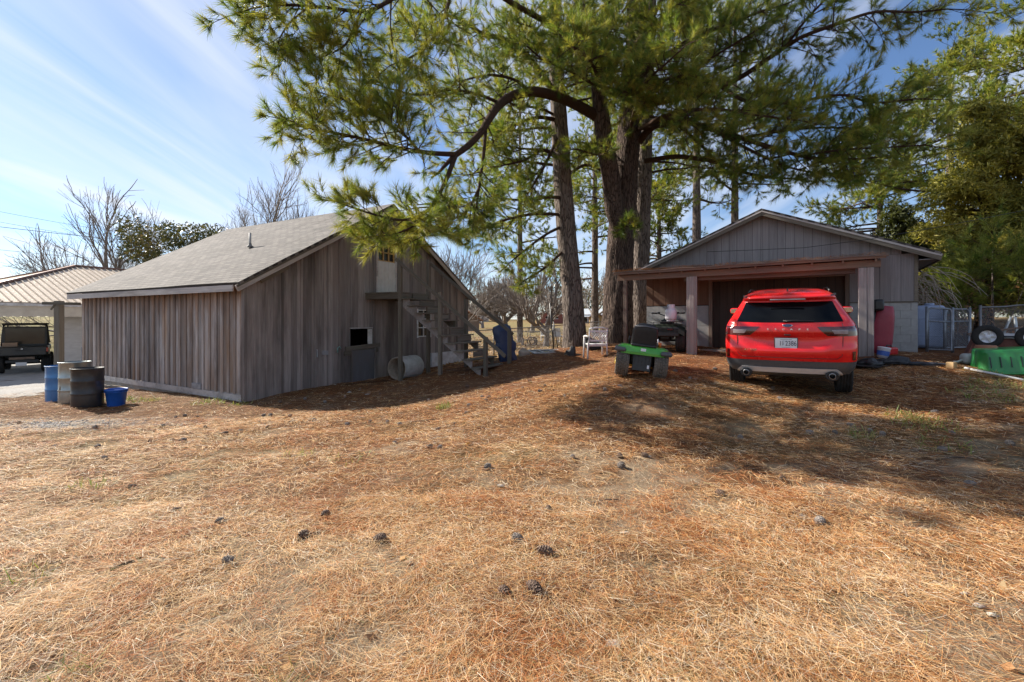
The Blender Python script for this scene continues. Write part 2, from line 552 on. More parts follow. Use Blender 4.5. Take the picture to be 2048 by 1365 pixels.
ln = np.clip((vnoise(X_ * .12, Y_ * .12, 51) - .35) * 3, 0, 1)[:, None] * np.clip((Y_ - 22) / 18, 0, 1)[:, None]
fcol = field * (1 - ln) + np.array([.25, .20, .085]) * ln
colr = colr * (1 - ff) + fcol * ff
lf = np.clip((-X_ - 12) / 2, 0, 1)[:, None] * np.clip((Y_ - 21) / 3, 0, 1)[:, None]
lv = vnoise(X_ * .5, Y_ * .5, 52)[:, None]
colr = colr * (1 - lf) + (lawn * lv + np.array([.30, .24, .11]) * (1 - lv)) * lf
rf = np.clip((X_ - 6.0) / 2.0, 0, 1) * np.clip((Y_ - 3) / 2, 0, 1)
gn = (np.clip((vnoise(X_ * 1.1, Y_ * 1.1, 53) - .52) * 4, 0, 1) * (.25 + .5 * rf) * np.clip((10 - Y_) / 2, 0, 1))[:, None]
colr = colr * (1 - gn) + np.array([.20, .19, .07]) * gn

m, nt, bs, out = new_mat('ground_cover')
at = nt.nodes.new('ShaderNodeAttribute'); at.attribute_name = 'tint'
v = mapping(nt)
n1 = noise(nt, v, 38, 8, .75, .6)
n2 = noise(nt, mapping(nt, (1, .22, 1), rot=(0, 0, R(25))), 60, 6, .75, 1.2)
n3 = noise(nt, mapping(nt, (.22, 1, 1), rot=(0, 0, R(-20))), 55, 6, .75, 1.2)
col = mixrgb(nt, cramp(nt, n1, .3, .7), at.outputs['Color'], mixrgb(nt, 1.0, at.outputs['Color'], (.45, .40, .36), 'MULTIPLY'))
col = mixrgb(nt, cramp(nt, n2, .52, .66), col, mixrgb(nt, 1.0, at.outputs['Color'], (1.5, 1.45, 1.35), 'MULTIPLY'))
col = mixrgb(nt, cramp(nt, n3, .55, .68), col, mixrgb(nt, 1.0, at.outputs['Color'], (.62, .45, .35), 'MULTIPLY'))
nt.links.new(col, bs.inputs['Base Color'])
bs.inputs['Roughness'].default_value = .95
bs.inputs['Specular IOR Level'].default_value = .15
hm = nt.nodes.new('ShaderNodeMath'); hm.operation = 'ADD'
nt.links.new(n2, hm.inputs[0]); nt.links.new(n3, hm.inputs[1])
hm2 = nt.nodes.new('ShaderNodeMath'); hm2.operation = 'ADD'
nt.links.new(hm.outputs[0], hm2.inputs[0]); nt.links.new(n1, hm2.inputs[1])
bump(nt, bs, hm2.outputs[0], .8, .03)
M_ground = m
ground = link('ground', np_mesh('ground', verts, faces, 4, M_ground, colr, True))
tag(ground, 'sloping yard of orange pine straw and dry grass', 'ground', kind='structure')

# ------------------------------------------------------------------ fallen needles and dry grass blades, too many to count
def strands(n, sampler, lmin, lmax, w, palette, weights, lift, coher, seed, upright=0.0):
    g = np.random.default_rng(seed)
    x, y = sampler(g, n)
    n = len(x)
    ang = vnoise(x * .9, y * .9, seed + 60) * 5 + vnoise(x * 2.7, y * 2.7, seed + 61) * 3 + g.normal(0, coher, n)
    L = g.uniform(lmin, lmax, n)
    tilt = np.abs(g.normal(0, .08, n)) + upright * g.uniform(.2, 1.2, n)
    bend = g.normal(0, .22, n)
    dist = np.hypot(x, y)
    W = w * np.clip(dist / 3.2, .8, 3.2) * g.uniform(.7, 1.3, n)
    z0 = ground_z(x, y) + g.uniform(0, lift, n) + .002
    def pt(t):
        a = ang + bend * t
        r_ = L * t * np.cos(tilt)
        X = x + np.cos(a) * r_; Y = y + np.sin(a) * r_
        arch = L * np.sin(tilt) * (t if upright else t * (1.35 - t) * 1.5)
        return X, Y, arch, a
    X1, Y1, A1, a1 = pt(0.0); X3, Y3, A3, a3 = pt(1.0)
    zg3 = np.maximum(ground_z(X3, Y3) + .002, z0 - .02)
    Z1 = z0; Z3 = zg3 + A3 + (0 if upright else g.uniform(0, lift, n) * .7)
    vs = []
    for X, Y, Z, a, k in ((X1, Y1, Z1, a1, 1.0), (X3, Y3, Z3, a3, .45)):
        ox, oy = -np.sin(a) * W * k / 2, np.cos(a) * W * k / 2
        tw = g.normal(0, .35, n) * W * k
        vs += [np.stack([X + ox, Y + oy, Z + tw / 2], -1), np.stack([X - ox, Y - oy, Z - tw / 2], -1)]
    V = np.stack(vs, 1).reshape(-1, 3)
    b = (np.arange(n) * 4)[:, None]
    Fc = np.concatenate([b + [0, 1, 3], b + [0, 3, 2]], 1).reshape(-1, 3)
    pal = np.array(palette)
    wts = weights(x, y)
    cum = np.cumsum(wts, 1); cum /= cum[:, -1:]
    idx = (g.random(n)[:, None] > cum).sum(1)
    c = pal[np.clip(idx, 0, len(pal) - 1)] * g.uniform(.75, 1.2, (n, 1))
    return V, Fc, np.repeat(c, 4, 0)

def wedge(d0, d1, power):
    def f(g, n):
        y = d0 + (d1 - d0) * g.random(n) ** power
        h = y * 1.16 + .3
        x = g.uniform(-1, 1, n) * h
        edge = g.random(n) < .14                 # the mat thins out gradually to both sides
        x = np.where(edge, np.sign(x) * (h + g.random(n) ** 1.6 * 3.2), x)
        keep = (gravel_amt(x, y) < g.uniform(.25, 1.0, n)) & (dirt_amt(x, y) < g.uniform(.2, 1.3, n)) & (x > -13.5)
        # nothing grows or lies inside the buildings
        u = (x + 6.41) * .463 + (y - 10.9) * .886; w_ = (x + 6.41) * .886 - (y - 10.9) * .463
        keep &= ~((u > -.02) & (w_ < .05))
        g_ = (x - 4.35) * -.56 + (y - 14.7) * -.83
        keep &= ~((g_ < .1) & (x > 3.4) & (y > 9))
        return x[keep], y[keep]
    return f
SPAL = [(.74, .49, .245), (.58, .29, .105), (.41, .145, .045), (.17, .07, .033), (.65, .50, .32), (.78, .67, .51), (.28, .26, .10)]
def swt(x, y):
    s = straw_mix(x, y)
    red = np.clip((vnoise(x * 2.2, y * 2.2, 71) - .62) * 6, 0, 1)
    o = np.ones_like(s)
    dk = np.clip((vnoise(x * 1.1 + 4, y * 1.9, 72) - .5) * 5, 0, 1); pale = np.clip((vnoise(x * 1.6, y * 2.1 + 7, 73) - .55) * 5, 0, 1)
    return np.stack([.8 - .2 * s + pale * .9, .5 + .6 * s, .18 + .7 * s + red * 1.8 + np.clip((y - 6) / 6, 0, 1) * .6, .30 + .2 * s + dk * .9, .6 * (1 - s) + .12, .30 * (1 - s) + .04 + pale * .5, .10 * (1 - s) + .02], 1)
M_straw = leaf_mat('fallen_needles', trans=.12, rough=.7, spec=.25)
parts = []
for args in ((225000, wedge(1.15, 4.2, .75), .06, .15, .0017, .042, 1.0, 101), (145000, wedge(3.8, 9, .8), .08, .18, .0017, .045, .9, 102), (50000, wedge(8.5, 16, .9), .10, .22, .0017, .03, .9, 103)):
    n, smp, l0, l1, w, lift, coh, sd = args
    parts.append(strands(n, smp, l0, l1, w, SPAL, swt, lift, coh, sd))
off = 0; Vs, Fs, Cs = [], [], []
for V, Fc, c in parts:
    Vs.append(V); Fs.append(Fc + off); Cs.append(c); off += len(V)
straw = link('pine_straw', np_mesh('pine_straw', np.concatenate(Vs), np.concatenate(Fs), 3, M_straw, np.concatenate(Cs)))
tag(straw, 'fallen pine needles and dry grass matted over the yard', 'pine straw', kind='stuff')

# green tufts of grass
gspots = [(890, 797, 8.5, .17, 150), (1850, 905, 5.9, .35, 160), (1810, 880, 6.3, .3, 120), (1720, 912, 5.7, .2, 90), (1880, 955, 5.2, .3, 90), (1990, 800, 7.7, .35, 160), (1960, 830, 7.2, .4, 120),
          (2030, 770, 8.3, .4, 120), (1985, 850, 6.8, .3, 90), (240, 790, 11.2, .35, 130), (300, 795, 11.2, .35, 100), (420, 800, 10.7, .4, 110), (480, 806, 10.6, .25, 60), (130, 1335, 2.15, .12, 50), (20, 1150, 2.9, .2, 60),
          (560, 1325, 2.1, .1, 24), (600, 900, 6.0, .25, 40), (180, 950, 4.9, .2, 40), (1960, 768, 8.6, .25, 26), (1985, 770, 8.5, .2, 20), (700, 910, 5.6, .3, 40)]
def tuft_sampler(g, n):
    xs, ys = [], []
    for (a, b, d, r_, k) in gspots:
        X = (a - 1024) / F * d
        t = g.uniform(0, 2 * math.pi, k); rr = r_ * np.sqrt(g.random(k))
        xs.append(X + rr * np.cos(t)); ys.append(d + rr * np.sin(t))
    return np.concatenate(xs), np.concatenate(ys)
GP = [(.16, .24, .05), (.24, .29, .07), (.36, .36, .12), (.45, .38, .2)]
V, Fc, c = strands(0, tuft_sampler, .05, .14, .004, GP, lambda x, y: np.ones((len(x), 4)) * [.8, 1, .7, .6], .01, 2.0, 120, upright=.9)
tag(link('grass', np_mesh('grass', V, Fc, 3, leaf_mat('grass_blades', .3), c)), 'small tufts of green grass in the straw', 'grass', kind='stuff')

# gravel stones on the worn drive
g = np.random.default_rng(5)
x = g.uniform(-13, -5.0, 26000); y = g.uniform(6.2, 11.5, 26000)
k = gravel_amt(x, y) > g.uniform(.25, 1.1, 26000)
x, y = x[k], y[k]
n = len(x); z = ground_z(x, y)
r_ = g.uniform(.008, .024, n)
base = np.array([[1, 0, -.3], [-.5, .87, -.3], [-.5, -.87, -.3], [.3, .5, .55], [-.6, 0, .5], [.3, -.5, .6]])
fac_ = np.array([[0, 1, 3], [1, 4, 3], [1, 2, 4], [2, 5, 4], [2, 0, 5], [0, 3, 5], [3, 4, 5]])
q = g.uniform(0, 6.28, n)
bb = base[None] * (r_[:, None, None] * g.uniform(.7, 1.3, (n, 6, 1)))
V = np.stack([bb[..., 0] * np.cos(q)[:, None] - bb[..., 1] * np.sin(q)[:, None] + x[:, None], bb[..., 0] * np.sin(q)[:, None] + bb[..., 1] * np.cos(q)[:, None] + y[:, None], bb[..., 2] + z[:, None] + .004], -1).reshape(-1, 3)
Fc = (np.arange(n) * 6)[:, None, None] + fac_[None]
c = np.repeat(np.array([.56, .52, .47]) * g.uniform(.6, 1.25, (n, 1)), 6, 0)
tag(link('gravel', np_mesh('gravel', V, Fc.reshape(-1, 3), 3, leaf_mat('gravel_stone', 0, .9), c)), 'grey gravel on the worn drive', 'gravel', kind='stuff')

def sheet(name, poly, mat, dz, step=.4):
    """a ground-hugging sheet inside an outline given as (x, y)"""
    P = np.array(poly)
    xs = np.arange(P[:, 0].min(), P[:, 0].max() + step, step); ys = np.arange(P[:, 1].min(), P[:, 1].max() + step, step)
    XX, YY = np.meshgrid(xs, ys)
    def inside(x, y):
        c = np.zeros(x.shape, bool); j = len(P) - 1
        for i in range(len(P)):
            cond = ((P[i, 1] > y) != (P[j, 1] > y)) & (x < (P[j, 0] - P[i, 0]) * (y - P[i, 1]) / (P[j, 1] - P[i, 1] + 1e-12) + P[i, 0])
            c ^= cond; j = i
        return c
    ZZ = ground_z(XX, YY) + dz
    V = np.stack([XX, YY, ZZ], -1).reshape(-1, 3)
    w = len(xs); k = np.arange((len(ys) - 1) * (w - 1)); a = k // (w - 1) * w + k % (w - 1)
    Fq = np.stack([a, a + 1, a + w + 1, a + w], -1)
    cen = V[Fq].mean(1)
    Fq = Fq[inside(cen[:, 0], cen[:, 1])]
    used = np.unique(Fq); rem = np.zeros(len(V), int); rem[used] = np.arange(len(used))
    return link(name, np_mesh(name, V[used], rem[Fq], 4, mat, None, True))
M_conc = pm('drive_concrete', (.33, .32, .30), (.25, .245, .24), .9, 2.0, bmp=.3, dirt=(.16, .14, .12), dirt_amt=.5)
tag(sheet('driveway', [(-40, 14.2), (-15.4, 15.6), (-15.2, 24), (-40, 26)], M_conc, .012), 'grey paved drive under the carport', 'driveway', kind='structure')
M_gravel = pm('gravel_drive', (.40, .38, .35), (.28, .26, .24), .95, 30, bmp=.8, bdist=.02, dirt=(.30, .22, .13), dirt_amt=.5, dirt_scale=1.0)
tag(sheet('gravel_drive', [(-40, 10.4), (-12.3, 11.8), (-13.2, 13.0), (-15.4, 15.6), (-40, 14.2)], M_gravel, .008, .25), 'grey gravel drive beside the drums', 'gravel drive', kind='structure')
# ================================================================== buildings
M_barn = wood_mat('barn_boards', (.33, .29, .268), (.165, .14, .128), (.245, .20, .18), 'Z', stain=(.07, .058, .053), stain_amt=.65, var=.32)
M_barn_long = wood_mat('barn_long_wall_boards', (.46, .43, .41), (.22, .18, .16), (.30, .21, .15), 'Z', stain=(.07, .055, .05), stain_amt=.65, var=.34, fresh=(.22, .11, .06))
M_woodx = wood_mat('weathered_timber', (.20, .172, .138), (.095, .08, .062), (.145, .128, .098), 'X', var=.25)
M_woodx_pale = wood_mat('pale_weathered_timber', (.56, .53, .50), (.34, .30, .28), (.45, .41, .38), 'X', stain=(.07, .055, .045), stain_amt=.5, var=.15)
M_wood_red = wood_mat('rotting_red_timber', (.205, .15, .118), (.10, .07, .056), (.17, .125, .098), 'X', stain=(.30, .17, .10), stain_amt=.5, var=.25)
M_shed_post = wood_mat('porch_post_timber', (.35, .315, .295), (.175, .152, .14), (.27, .238, .222), 'X', var=.2, stain=(.12, .085, .07), stain_amt=.5)
M_white = pm('flaking_white_paint', (.70, .69, .67), (.55, .53, .50), .6, 6, dirt=(.25, .22, .19), dirt_amt=.45)
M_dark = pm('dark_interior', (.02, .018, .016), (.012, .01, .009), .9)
M_pane = glass_mat('old_window_glass', (.012, .014, .015), .08)
M_foundation = pm('foundation_concrete', (.36, .33, .29), (.26, .23, .2), .95, 5, bmp=.5, dirt=(.28, .19, .12), dirt_amt=.6)
M_white_block = pm('white_painted_block', (.70, .70, .72), (.55, .55, .57), .8, 4, bmp=.4, dirt=(.22, .16, .11), dirt_amt=.5)

m, nt, bs, out = new_mat('asphalt_shingles')
v = mapping(nt)
br = nt.nodes.new('ShaderNodeTexBrick')
br.offset = .5; br.inputs['Scale'].default_value = 1.0
br.inputs['Brick Width'].default_value = .32; br.inputs['Row Height'].default_value = .14
br.inputs['Mortar Size'].default_value = .012; br.inputs['Mortar Smooth'].default_value = .2
br.inputs['Color1'].default_value = (.15, .134, .12, 1); br.inputs['Color2'].default_value = (.085, .077, .07, 1); br.inputs['Mortar'].default_value = (.035, .03, .028, 1)
nt.links.new(mapping(nt, (1, 1, 1), coord='UV'), br.inputs['Vector'])
n1 = noise(nt, v, 220, 3, .7); n2 = noise(nt, v, 1.6, 5, .65)
col = mixrgb(nt, cramp(nt, n1, .35, .7), br.outputs['Color'], mixrgb(nt, 1.0, br.outputs['Color'], (1.55, 1.5, 1.45), 'MULTIPLY'))
col = mixrgb(nt, cramp(nt, n2, .45, .75), col, mixrgb(nt, 1.0, col, (.6, .58, .56), 'MULTIPLY'))
nt.links.new(col, bs.inputs['Base Color'])
bs.inputs['Roughness'].default_value = .9
hm = nt.nodes.new('ShaderNodeMath'); hm.operation = 'SUBTRACT'
nt.links.new(n1, hm.inputs[0]); nt.links.new(br.outputs['Fac'], hm.inputs[1])
bump(nt, bs, hm.outputs[0], .7, .01)
M_shingle = m

def roof_slab(name, parent, mat, pts, thick, uvscale=1.0):
    """a roof plane: four local corners (eave a, eave b, ridge b, ridge a), with uv in metres"""
    a, b, c, d = [Vector(p) for p in pts]
    n = (b - a).cross(d - a).normalized()
    if n.z < 0: n = -n
    nu, nv = 16, 12
    vs, uv = [], []
    sag = random.Random(3)
    for j in range(nv + 1):
        for i in range(nu + 1):
            u, w = i / nu, j / nv
            p = (a * (1 - u) + b * u) * (1 - w) + (d * (1 - u) + c * u) * w
            p = p + n * (math.sin(u * 9 + w * 4) * .008 + (sag.random() - .5) * .008)
            vs.append(p); uv.append((u * (b - a).length, w * (d - a).length))
    W = nu + 1
    fs = [(j * W + i, j * W + i + 1, (j + 1) * W + i + 1, (j + 1) * W + i) for j in range(nv) for i in range(nu)]
    k = len(vs)
    vs += [p - n * thick for p in vs]; uv += uv
    fs += [tuple(q + k for q in f[::-1]) for f in fs[:nu * nv]]
    edge = [i for i in range(W)] + [j * W + nu for j in range(1, nv + 1)] + [nv * W + i for i in range(nu - 1, -1, -1)] + [j * W for j in range(nv - 1, 0, -1)]
    for q in range(len(edge)):
        e0, e1 = edge[q], edge[(q + 1) % len(edge)]
        fs.append((e1, e0, e0 + k, e1 + k))
    mb = MB(); mb.add(vs, fs)
    o = mb.build(name, mat, parent)
    ul = o.data.uv_layers.new(name='UVMap')
    for lp in o.data.loops: ul.data[lp.index].uv = uv[lp.vertex_index]
    return o

def clad(parent, name, mat, u0, u1, bottom, top, width, thick, frame, holes=(), jit=.0, gap=.006, seed=1, kink=None, wvar=.0):
    """one board after another along a wall; frame(u, d, z) gives the local point, d outward"""
    rd = random.Random(seed)
    edges = [u0]
    while edges[-1] < u1 - width * .6: edges.append(edges[-1] + width * (1 + rd.uniform(-wvar, wvar)))
    edges[-1] = u1
    cuts = sorted(set([round(e, 4) for e in edges] + [h for H in holes for h in H[:2]] + ([kink] if kink else [])))
    clean = [cuts[0]]
    for c in cuts[1:]:
        if c - clean[-1] > .03: clean.append(c)
        elif any(abs(c - h) < 1e-6 for H in holes for h in H[:2]): clean[-1] = c
    for a, b in zip(clean[:-1], clean[1:]):
        mid = (a + b) / 2
        zb = bottom(mid) + rd.uniform(-jit, jit); zt0, zt1 = top(a), top(b)
        spans = [(zb, None)]
        for H in holes:
            if H[0] - 1e-4 <= mid <= H[1] + 1e-4:
                new = []
                for s0, s1 in spans:
                    new += [(s0, H[2]), (H[3], s1)]
                spans = [s for s in new if s[1] is None or s[1] - s[0] > .03]
        t = thick * rd.uniform(.8, 1.25); o_ = rd.uniform(0, .006)
        for s0, s1 in spans:
            e = gap / 2
            ta = zt0 if s1 is None else s1; tb = zt1 if s1 is None else s1
            if min(ta, tb) - s0 < .02: continue
            lean = rd.uniform(-.004, .004)
            mb = MB()
            vs = [frame(a + e, o_, s0), frame(b - e, o_, s0), frame(b - e + lean, o_, tb), frame(a + e + lean, o_, ta),
                  frame(a + e, o_ + t, s0), frame(b - e, o_ + t, s0), frame(b - e + lean, o_ + t, tb), frame(a + e + lean, o_ + t, ta)]
            mb.add(vs, [(0, 1, 2, 3), (7, 6, 5, 4), (0, 4, 5, 1), (1, 5, 6, 2), (2, 6, 7, 3), (3, 7, 4, 0)])
            mb.build(name, mat, parent)

# ------------------------------------------------------------------ the old barn
BC = (-6.41, 10.9); BRZ = math.atan2(.886, .463)
barn = thing('barn', 'long weathered grey board barn with shingle roof on the left', 'barn', (BC[0], BC[1], CZ), BRZ)
def bw(x, n, z):
    """barn frame: x along the gable, n out from the gable, z from eye level -> world"""
    return MATRIX[barn] @ Vector((x, -n, z))
BL, BD = 9.5, 8.6
EV, RG, RX = 1.0, 3.80, 4.86
def broof(x): return EV + (RG - EV) * (1 - abs(x - RX) / RX)
def bground(x, n):
    w = bw(x, n, 0); return gz(w.x, w.y) - CZ
bfr_g = lambda u, d, z: Vector((u, -d, z))            # gable wall
bfr_l = lambda u, d, z: Vector((-d, u, z))            # long wall
holes_g = ((4.30, 5.24, .86, 2.80), (3.24, 4.12, -.80, -.27), (6.34, 7.12, -.62, .38))
clad(barn, 'board', M_barn, 0.06, BL, lambda u: bground(u, .05) - .06 if u < 7.0 else -1.26, lambda u: broof(u) - .05, .235, .022, bfr_g, holes_g, .01, .004, 3, RX, .22)
# battens over the joints of the long wall, and boards behind them
clad(barn, 'board', M_barn_long, 0.0, BD, lambda u: -1.80 + .01 * u, lambda u: EV + .02, .27, .020, bfr_l, (), .012, .006, 5, None, .06)
rd = random.Random(9)
k = .02
while k < BD:
    mb = MB(); w = rd.uniform(.045, .06)
    mb.add([(-.024 - d, k + q, z) for z, d in ((-1.79, rd.uniform(.0, .006)), (EV + .01, rd.uniform(0, .006))) for q, dd in ((-w / 2, 0), (w / 2, 0)) for d in (d, d + .024)],
           [(0, 1, 3, 2), (4, 6, 7, 5), (0, 4, 5, 1), (2, 3, 7, 6), (1, 5, 7, 3), (0, 2, 6, 4)])
    mb.build('batten', M_barn_long, barn)
    k += .27 * rd.uniform(.95, 1.05)
rd = random.Random(19)
k = .5
while k < BL - .1:
    w = rd.uniform(.045, .06)
    if not any(H[0] - .05 < k < H[1] + .05 for H in holes_g) and rd.random() < .55:
        z0 = bground(k, .05) - .05 if k < 7 else -1.25
        MB().box((k, -.042, (z0 + broof(k) - .1) / 2), (w, .02, broof(k) - .1 - z0)).build('batten', M_barn, barn)
    k += .47 * rd.uniform(.8, 1.2)
# far walls close the barn
MB().box((BL - .05, BD / 2, (-1.3 + EV) / 2), (.06, BD - .1, EV + 1.6)).build('side_wall', M_barn, barn)
MB().prism([(0.05, -2.1), (BL - .1, -1.9), (BL - .1, EV), (RX, RG - .15), (0.05, EV)], BD - .1, BD - .04).build('end_wall', M_barn, barn)
# corner boards, sill and foundation
MB().box((-.035, -.035, (-1.95 + EV - .05) / 2), (.06, .12, EV - .05 + 1.95)).build('corner_board', M_barn, barn)
MB().box((.07, -.052, (-1.95 + EV - .05) / 2), (.14, .03, EV - .05 + 1.95)).build('corner_board', M_barn, barn)
mb = MB(); mb.add([(-.075, .03, -1.95), (-.05, .03, -1.95), (-.075, BD, -1.84), (-.05, BD, -1.84), (-.075, .03, -1.80), (-.05, .03, -1.80), (-.075, BD, -1.70), (-.05, BD, -1.70)],
                  [(0, 2, 6, 4), (1, 5, 7, 3), (4, 6, 7, 5), (0, 1, 3, 2), (0, 4, 5, 1), (2, 3, 7, 6)])
mb.build('sill_board', M_woodx_pale, barn)
MB().box((.03, BD / 2, -2.05), (.14, BD, .56)).build('foundation', M_foundation, barn)
MB().box((8.3, -.03, -1.56), (2.3, .10, .60)).build('foundation', M_white_block, barn)
MB().box((-.055, 1.9, -1.70), (.05, .42, .14)).build('vent', pm('galvanised_vent', (.35, .37, .42), (.22, .23, .26), .5, metal=.6), barn)
# roof
OH = .32
def bslope(x): return EV + .06 + (RG - EV) * (x / RX)
roof_slab('roof', barn, M_shingle, [(-OH, -.28, bslope(-OH)), (-OH, BD + .3, bslope(-OH)), (RX, BD + .3, bslope(RX) + .0), (RX, -.28, bslope(RX))], .06)
xr = 2 * RX + .25
roof_slab('roof', barn, M_shingle, [(xr, BD + .3, bslope(-.25)), (xr, -.28, bslope(-.25)), (RX, -.28, bslope(RX)), (RX, BD + .3, bslope(RX))], .06)
wpt = lambda x, y, z: MATRIX[barn] @ Vector((x, y, z))
beam('fascia', wpt(-OH + .02, -.05, bslope(-OH) - .13), wpt(-OH + .02, BD + .25, bslope(-OH) - .13), .03, .15, M_woodx_pale, barn)
beam('rake_board', wpt(-OH - .02, -.25, bslope(-OH) - .15), wpt(RX, -.25, bslope(RX) - .15), .03, .15, M_woodx_pale, barn)
beam('rake_board', wpt(xr, -.25, bslope(-.25) - .15), wpt(RX + .02, -.25, bslope(RX) - .15), .03, .15, M_woodx_pale, barn)
beam('rake_trim', wpt(-OH - .02, -.272, bslope(-OH) - .09), wpt(RX, -.272, bslope(RX) - .09), .015, .06, M_woodx, barn)
beam('lookout', wpt(.35, -.1, bslope(.35) - .32), wpt(1.1, -.1, bslope(1.1) - .32), .05, .08, M_woodx, barn)
MB().tube([(2.05, 3.0, bslope(2.05) - .1), (2.05, 3.0, bslope(2.05) + .46)], .035, 10).build('vent_pipe', pm('vent_pipe_metal', (.45, .44, .42), (.3, .29, .28), .6), barn)
MB().lathe([(.10, 0), (.09, .03), (.05, .06), (.04, .12)], 14, Matrix.Translation((2.05, 3.0, bslope(2.05) + .02))).build('pipe_flashing', pm('flashing', (.2, .19, .18), None, .7), barn)
# loft door with panes
M_doorpaint = pm('cream_door_paint', (.62, .60, .56), (.54, .52, .48), .6, 4, dirt=(.40, .37, .33), dirt_amt=.3)
door = MB().box((4.77, -.01, 1.40), (.92, .05, 1.06)).build('door', M_doorpaint, barn)
for q in range(5): MB().box((4.42 + q * .175, -.04, 1.40), (.165, .012, 1.0)).build('door_board', M_doorpaint, door)
M_sash = pm('yellow_pine_sash', (.55, .34, .13), (.40, .23, .08), .6, 8)
MB().box((4.77, 0.02, 2.36), (.80, .012, .84)).build('pane', M_pane, door)
for q in range(4): MB().box((4.40 + q * .247, -.012, 2.36), (.035, .035, .86)).build('muntin', M_sash, door)
for q in range(4): MB().box((4.77, -.0135, 1.95 + q * .275), (.78, .032, .03)).build('muntin', M_sash, door)
for q in (4.33, 5.21): MB().box((q, -.045, 1.82), (.06, .05, 1.95)).build('door_jamb', M_woodx_pale, barn)
# low opening with a torn panel, a plank across and the old dark door below
MB().box((4.04, -.02, -.54), (.17, .03, .50)).build('patch_panel', M_white, barn)
MB().box((3.66, -.05, -.25), (.92, .05, .03)).build('opening_trim', M_woodx_pale, barn)
beam('cross_plank', wpt(3.02, -.075, -.86), wpt(4.42, -.075, -.80), .04, .13, M_woodx, barn)
beam('cross_plank', wpt(2.98, -.06, -1.0), wpt(4.36, -.06, -.96), .025, .14, M_woodx, barn)
MB().box((3.72, -.058, -1.42), (.92, .03, .98)).build('door_panel', pm('stained_plywood', (.13, .125, .135), (.07, .066, .07), .85, 3, stretch=(1, 1, .3), dirt=(.22, .19, .17), dirt_amt=.4), barn)
for q in (3.25, 4.21): MB().box((q, -.08, -1.38), (.05, .03, 1.06)).build('door_batten', M_barn, barn)
MB().box((2.28, -.06, -.93), (.16, .09, .12)).build('outlet_box', pm('grey_outlet_box', (.32, .32, .33), (.22, .22, .23), .5), barn)
MB().box((2.02, -.05, -.93), (.025, .05, .22)).build('pipe_strap', pm('strap_metal', (.35, .35, .36), None, .5), barn)
MB().tube([(2.70, -.09, -.95), (2.70, -.09, -.82), (2.76, -.10, -.78), (2.80, -.10, -.84)], .022, 8).build('hose_tap', pm('verdigris_tap', (.22, .36, .34), (.14, .22, .2), .5), barn)
# ground floor window
win = MB().box((6.73, .03, -.12), (.80, .012, 1.02)).build('window', M_pane, barn)
for q in (6.355, 7.105): MB().box((q, -.03, -.12), (.055, .06, 1.06)).build('window_frame', M_white, win)
for q in range(4): MB().box((6.73, -.015, -.60 + q * .32), (.74, .04, .035)).build('window_bar', M_white, win)
MB().box((6.73, -.013, -.12), (.03, .036, 1.0)).build('window_bar', M_white, win)
# loft floor inside, so that the openings look into a dark barn
MB().box((BL / 2, BD / 2, .80), (BL - .2, BD - .2, .05)).build('loft_floor', M_dark, barn)
MB().box((BL / 2, BD / 2, -1.82), (BL - .2, BD - .2, .05)).build('barn_floor', M_dark, barn)

# ------------------------------------------------------------------ outside staircase
st = thing('staircase', 'grey timber outside staircase climbing to the barn loft door', 'staircase', tuple(bw(4.6, 2.9, -1.6)), BRZ)
SA, SB, LZ = 3.88, 5.22, .855
def post(x, n, z1, w=.105, name='post'):
    p = bw(x, n, 0); g_ = gz(p.x, p.y) - .08
    q = bw(x, n, z1)
    return beam(name, (p.x, p.y, g_), tuple(q), w, w, M_woodx, st, up=(.886, -.463, 0))
post(SA, 1.42, 2.0); post(SB, 1.42, 1.95); post(SA, 2.89, .80, .10); post(SB, 2.89, .66, .10); post(SA, 4.40, -.46, .10); post(SB, 4.42, -.30, .10)
for q in range(9):
    n_ = .09 + q * .155
    beam('deck_board', bw(SA - .06, n_, LZ - .02), bw(SB + .08, n_, LZ - .02), .145, .036, M_woodx, st)
beam('deck_joist', bw(SA - .02, 0.06, LZ - .13), bw(SA - .02, 1.36, LZ - .13), .04, .17, M_woodx, st)
beam('deck_joist', bw(SB + .02, 0.06, LZ - .13), bw(SB + .02, 1.36, LZ - .13), .04, .17, M_woodx, st)
beam('deck_joist', bw(SA - .04, 1.36, LZ - .13), bw(SB + .04, 1.36, LZ - .13), .04, .17, M_woodx, st)
beam('deck_joist', bw(SA - .04, .05, LZ - .13), bw(SB + .04, .05, LZ - .13), .04, .17, M_woodx, st)
NST = 11
zfoot = -1.54
rise = (LZ - zfoot) / NST; run = 3.06 / NST
for side in (SA + .07, SB - .07):
    poly = []
    for q in range(NST):
        poly += [(1.40 + q * run, LZ - q * rise - rise * .0 - .06), (1.40 + (q + 1) * run, LZ - q * rise - .06)]
    zt = [(1.42, LZ - rise - .05)]
    pts = [(1.42, LZ - .06)]
    for q in range(NST):
        zt_ = LZ - (q + 1) * rise - .02
        pts += [(1.42 + q * run, zt_), (1.42 + (q + 1) * run, zt_)]
    pts += [(1.42 + NST * run, zfoot - .12), (1.42 + NST * run - .12, zfoot - .12), (1.42, LZ - .06 - .36)]
    mb = MB()
    n_ = len(pts)
    vs = [bw(side - .02, p[0], p[1]) for p in pts] + [bw(side + .02, p[0], p[1]) for p in pts]
    mb.add(vs, [tuple(range(n_)), tuple(range(2 * n_ - 1, n_ - 1, -1))] + [(i, n_ + i, n_ + (i + 1) % n_, (i + 1) % n_) for i in range(n_)])
    mb.build('stringer', M_shed_post if side < 4.5 else M_woodx, st, world=True)
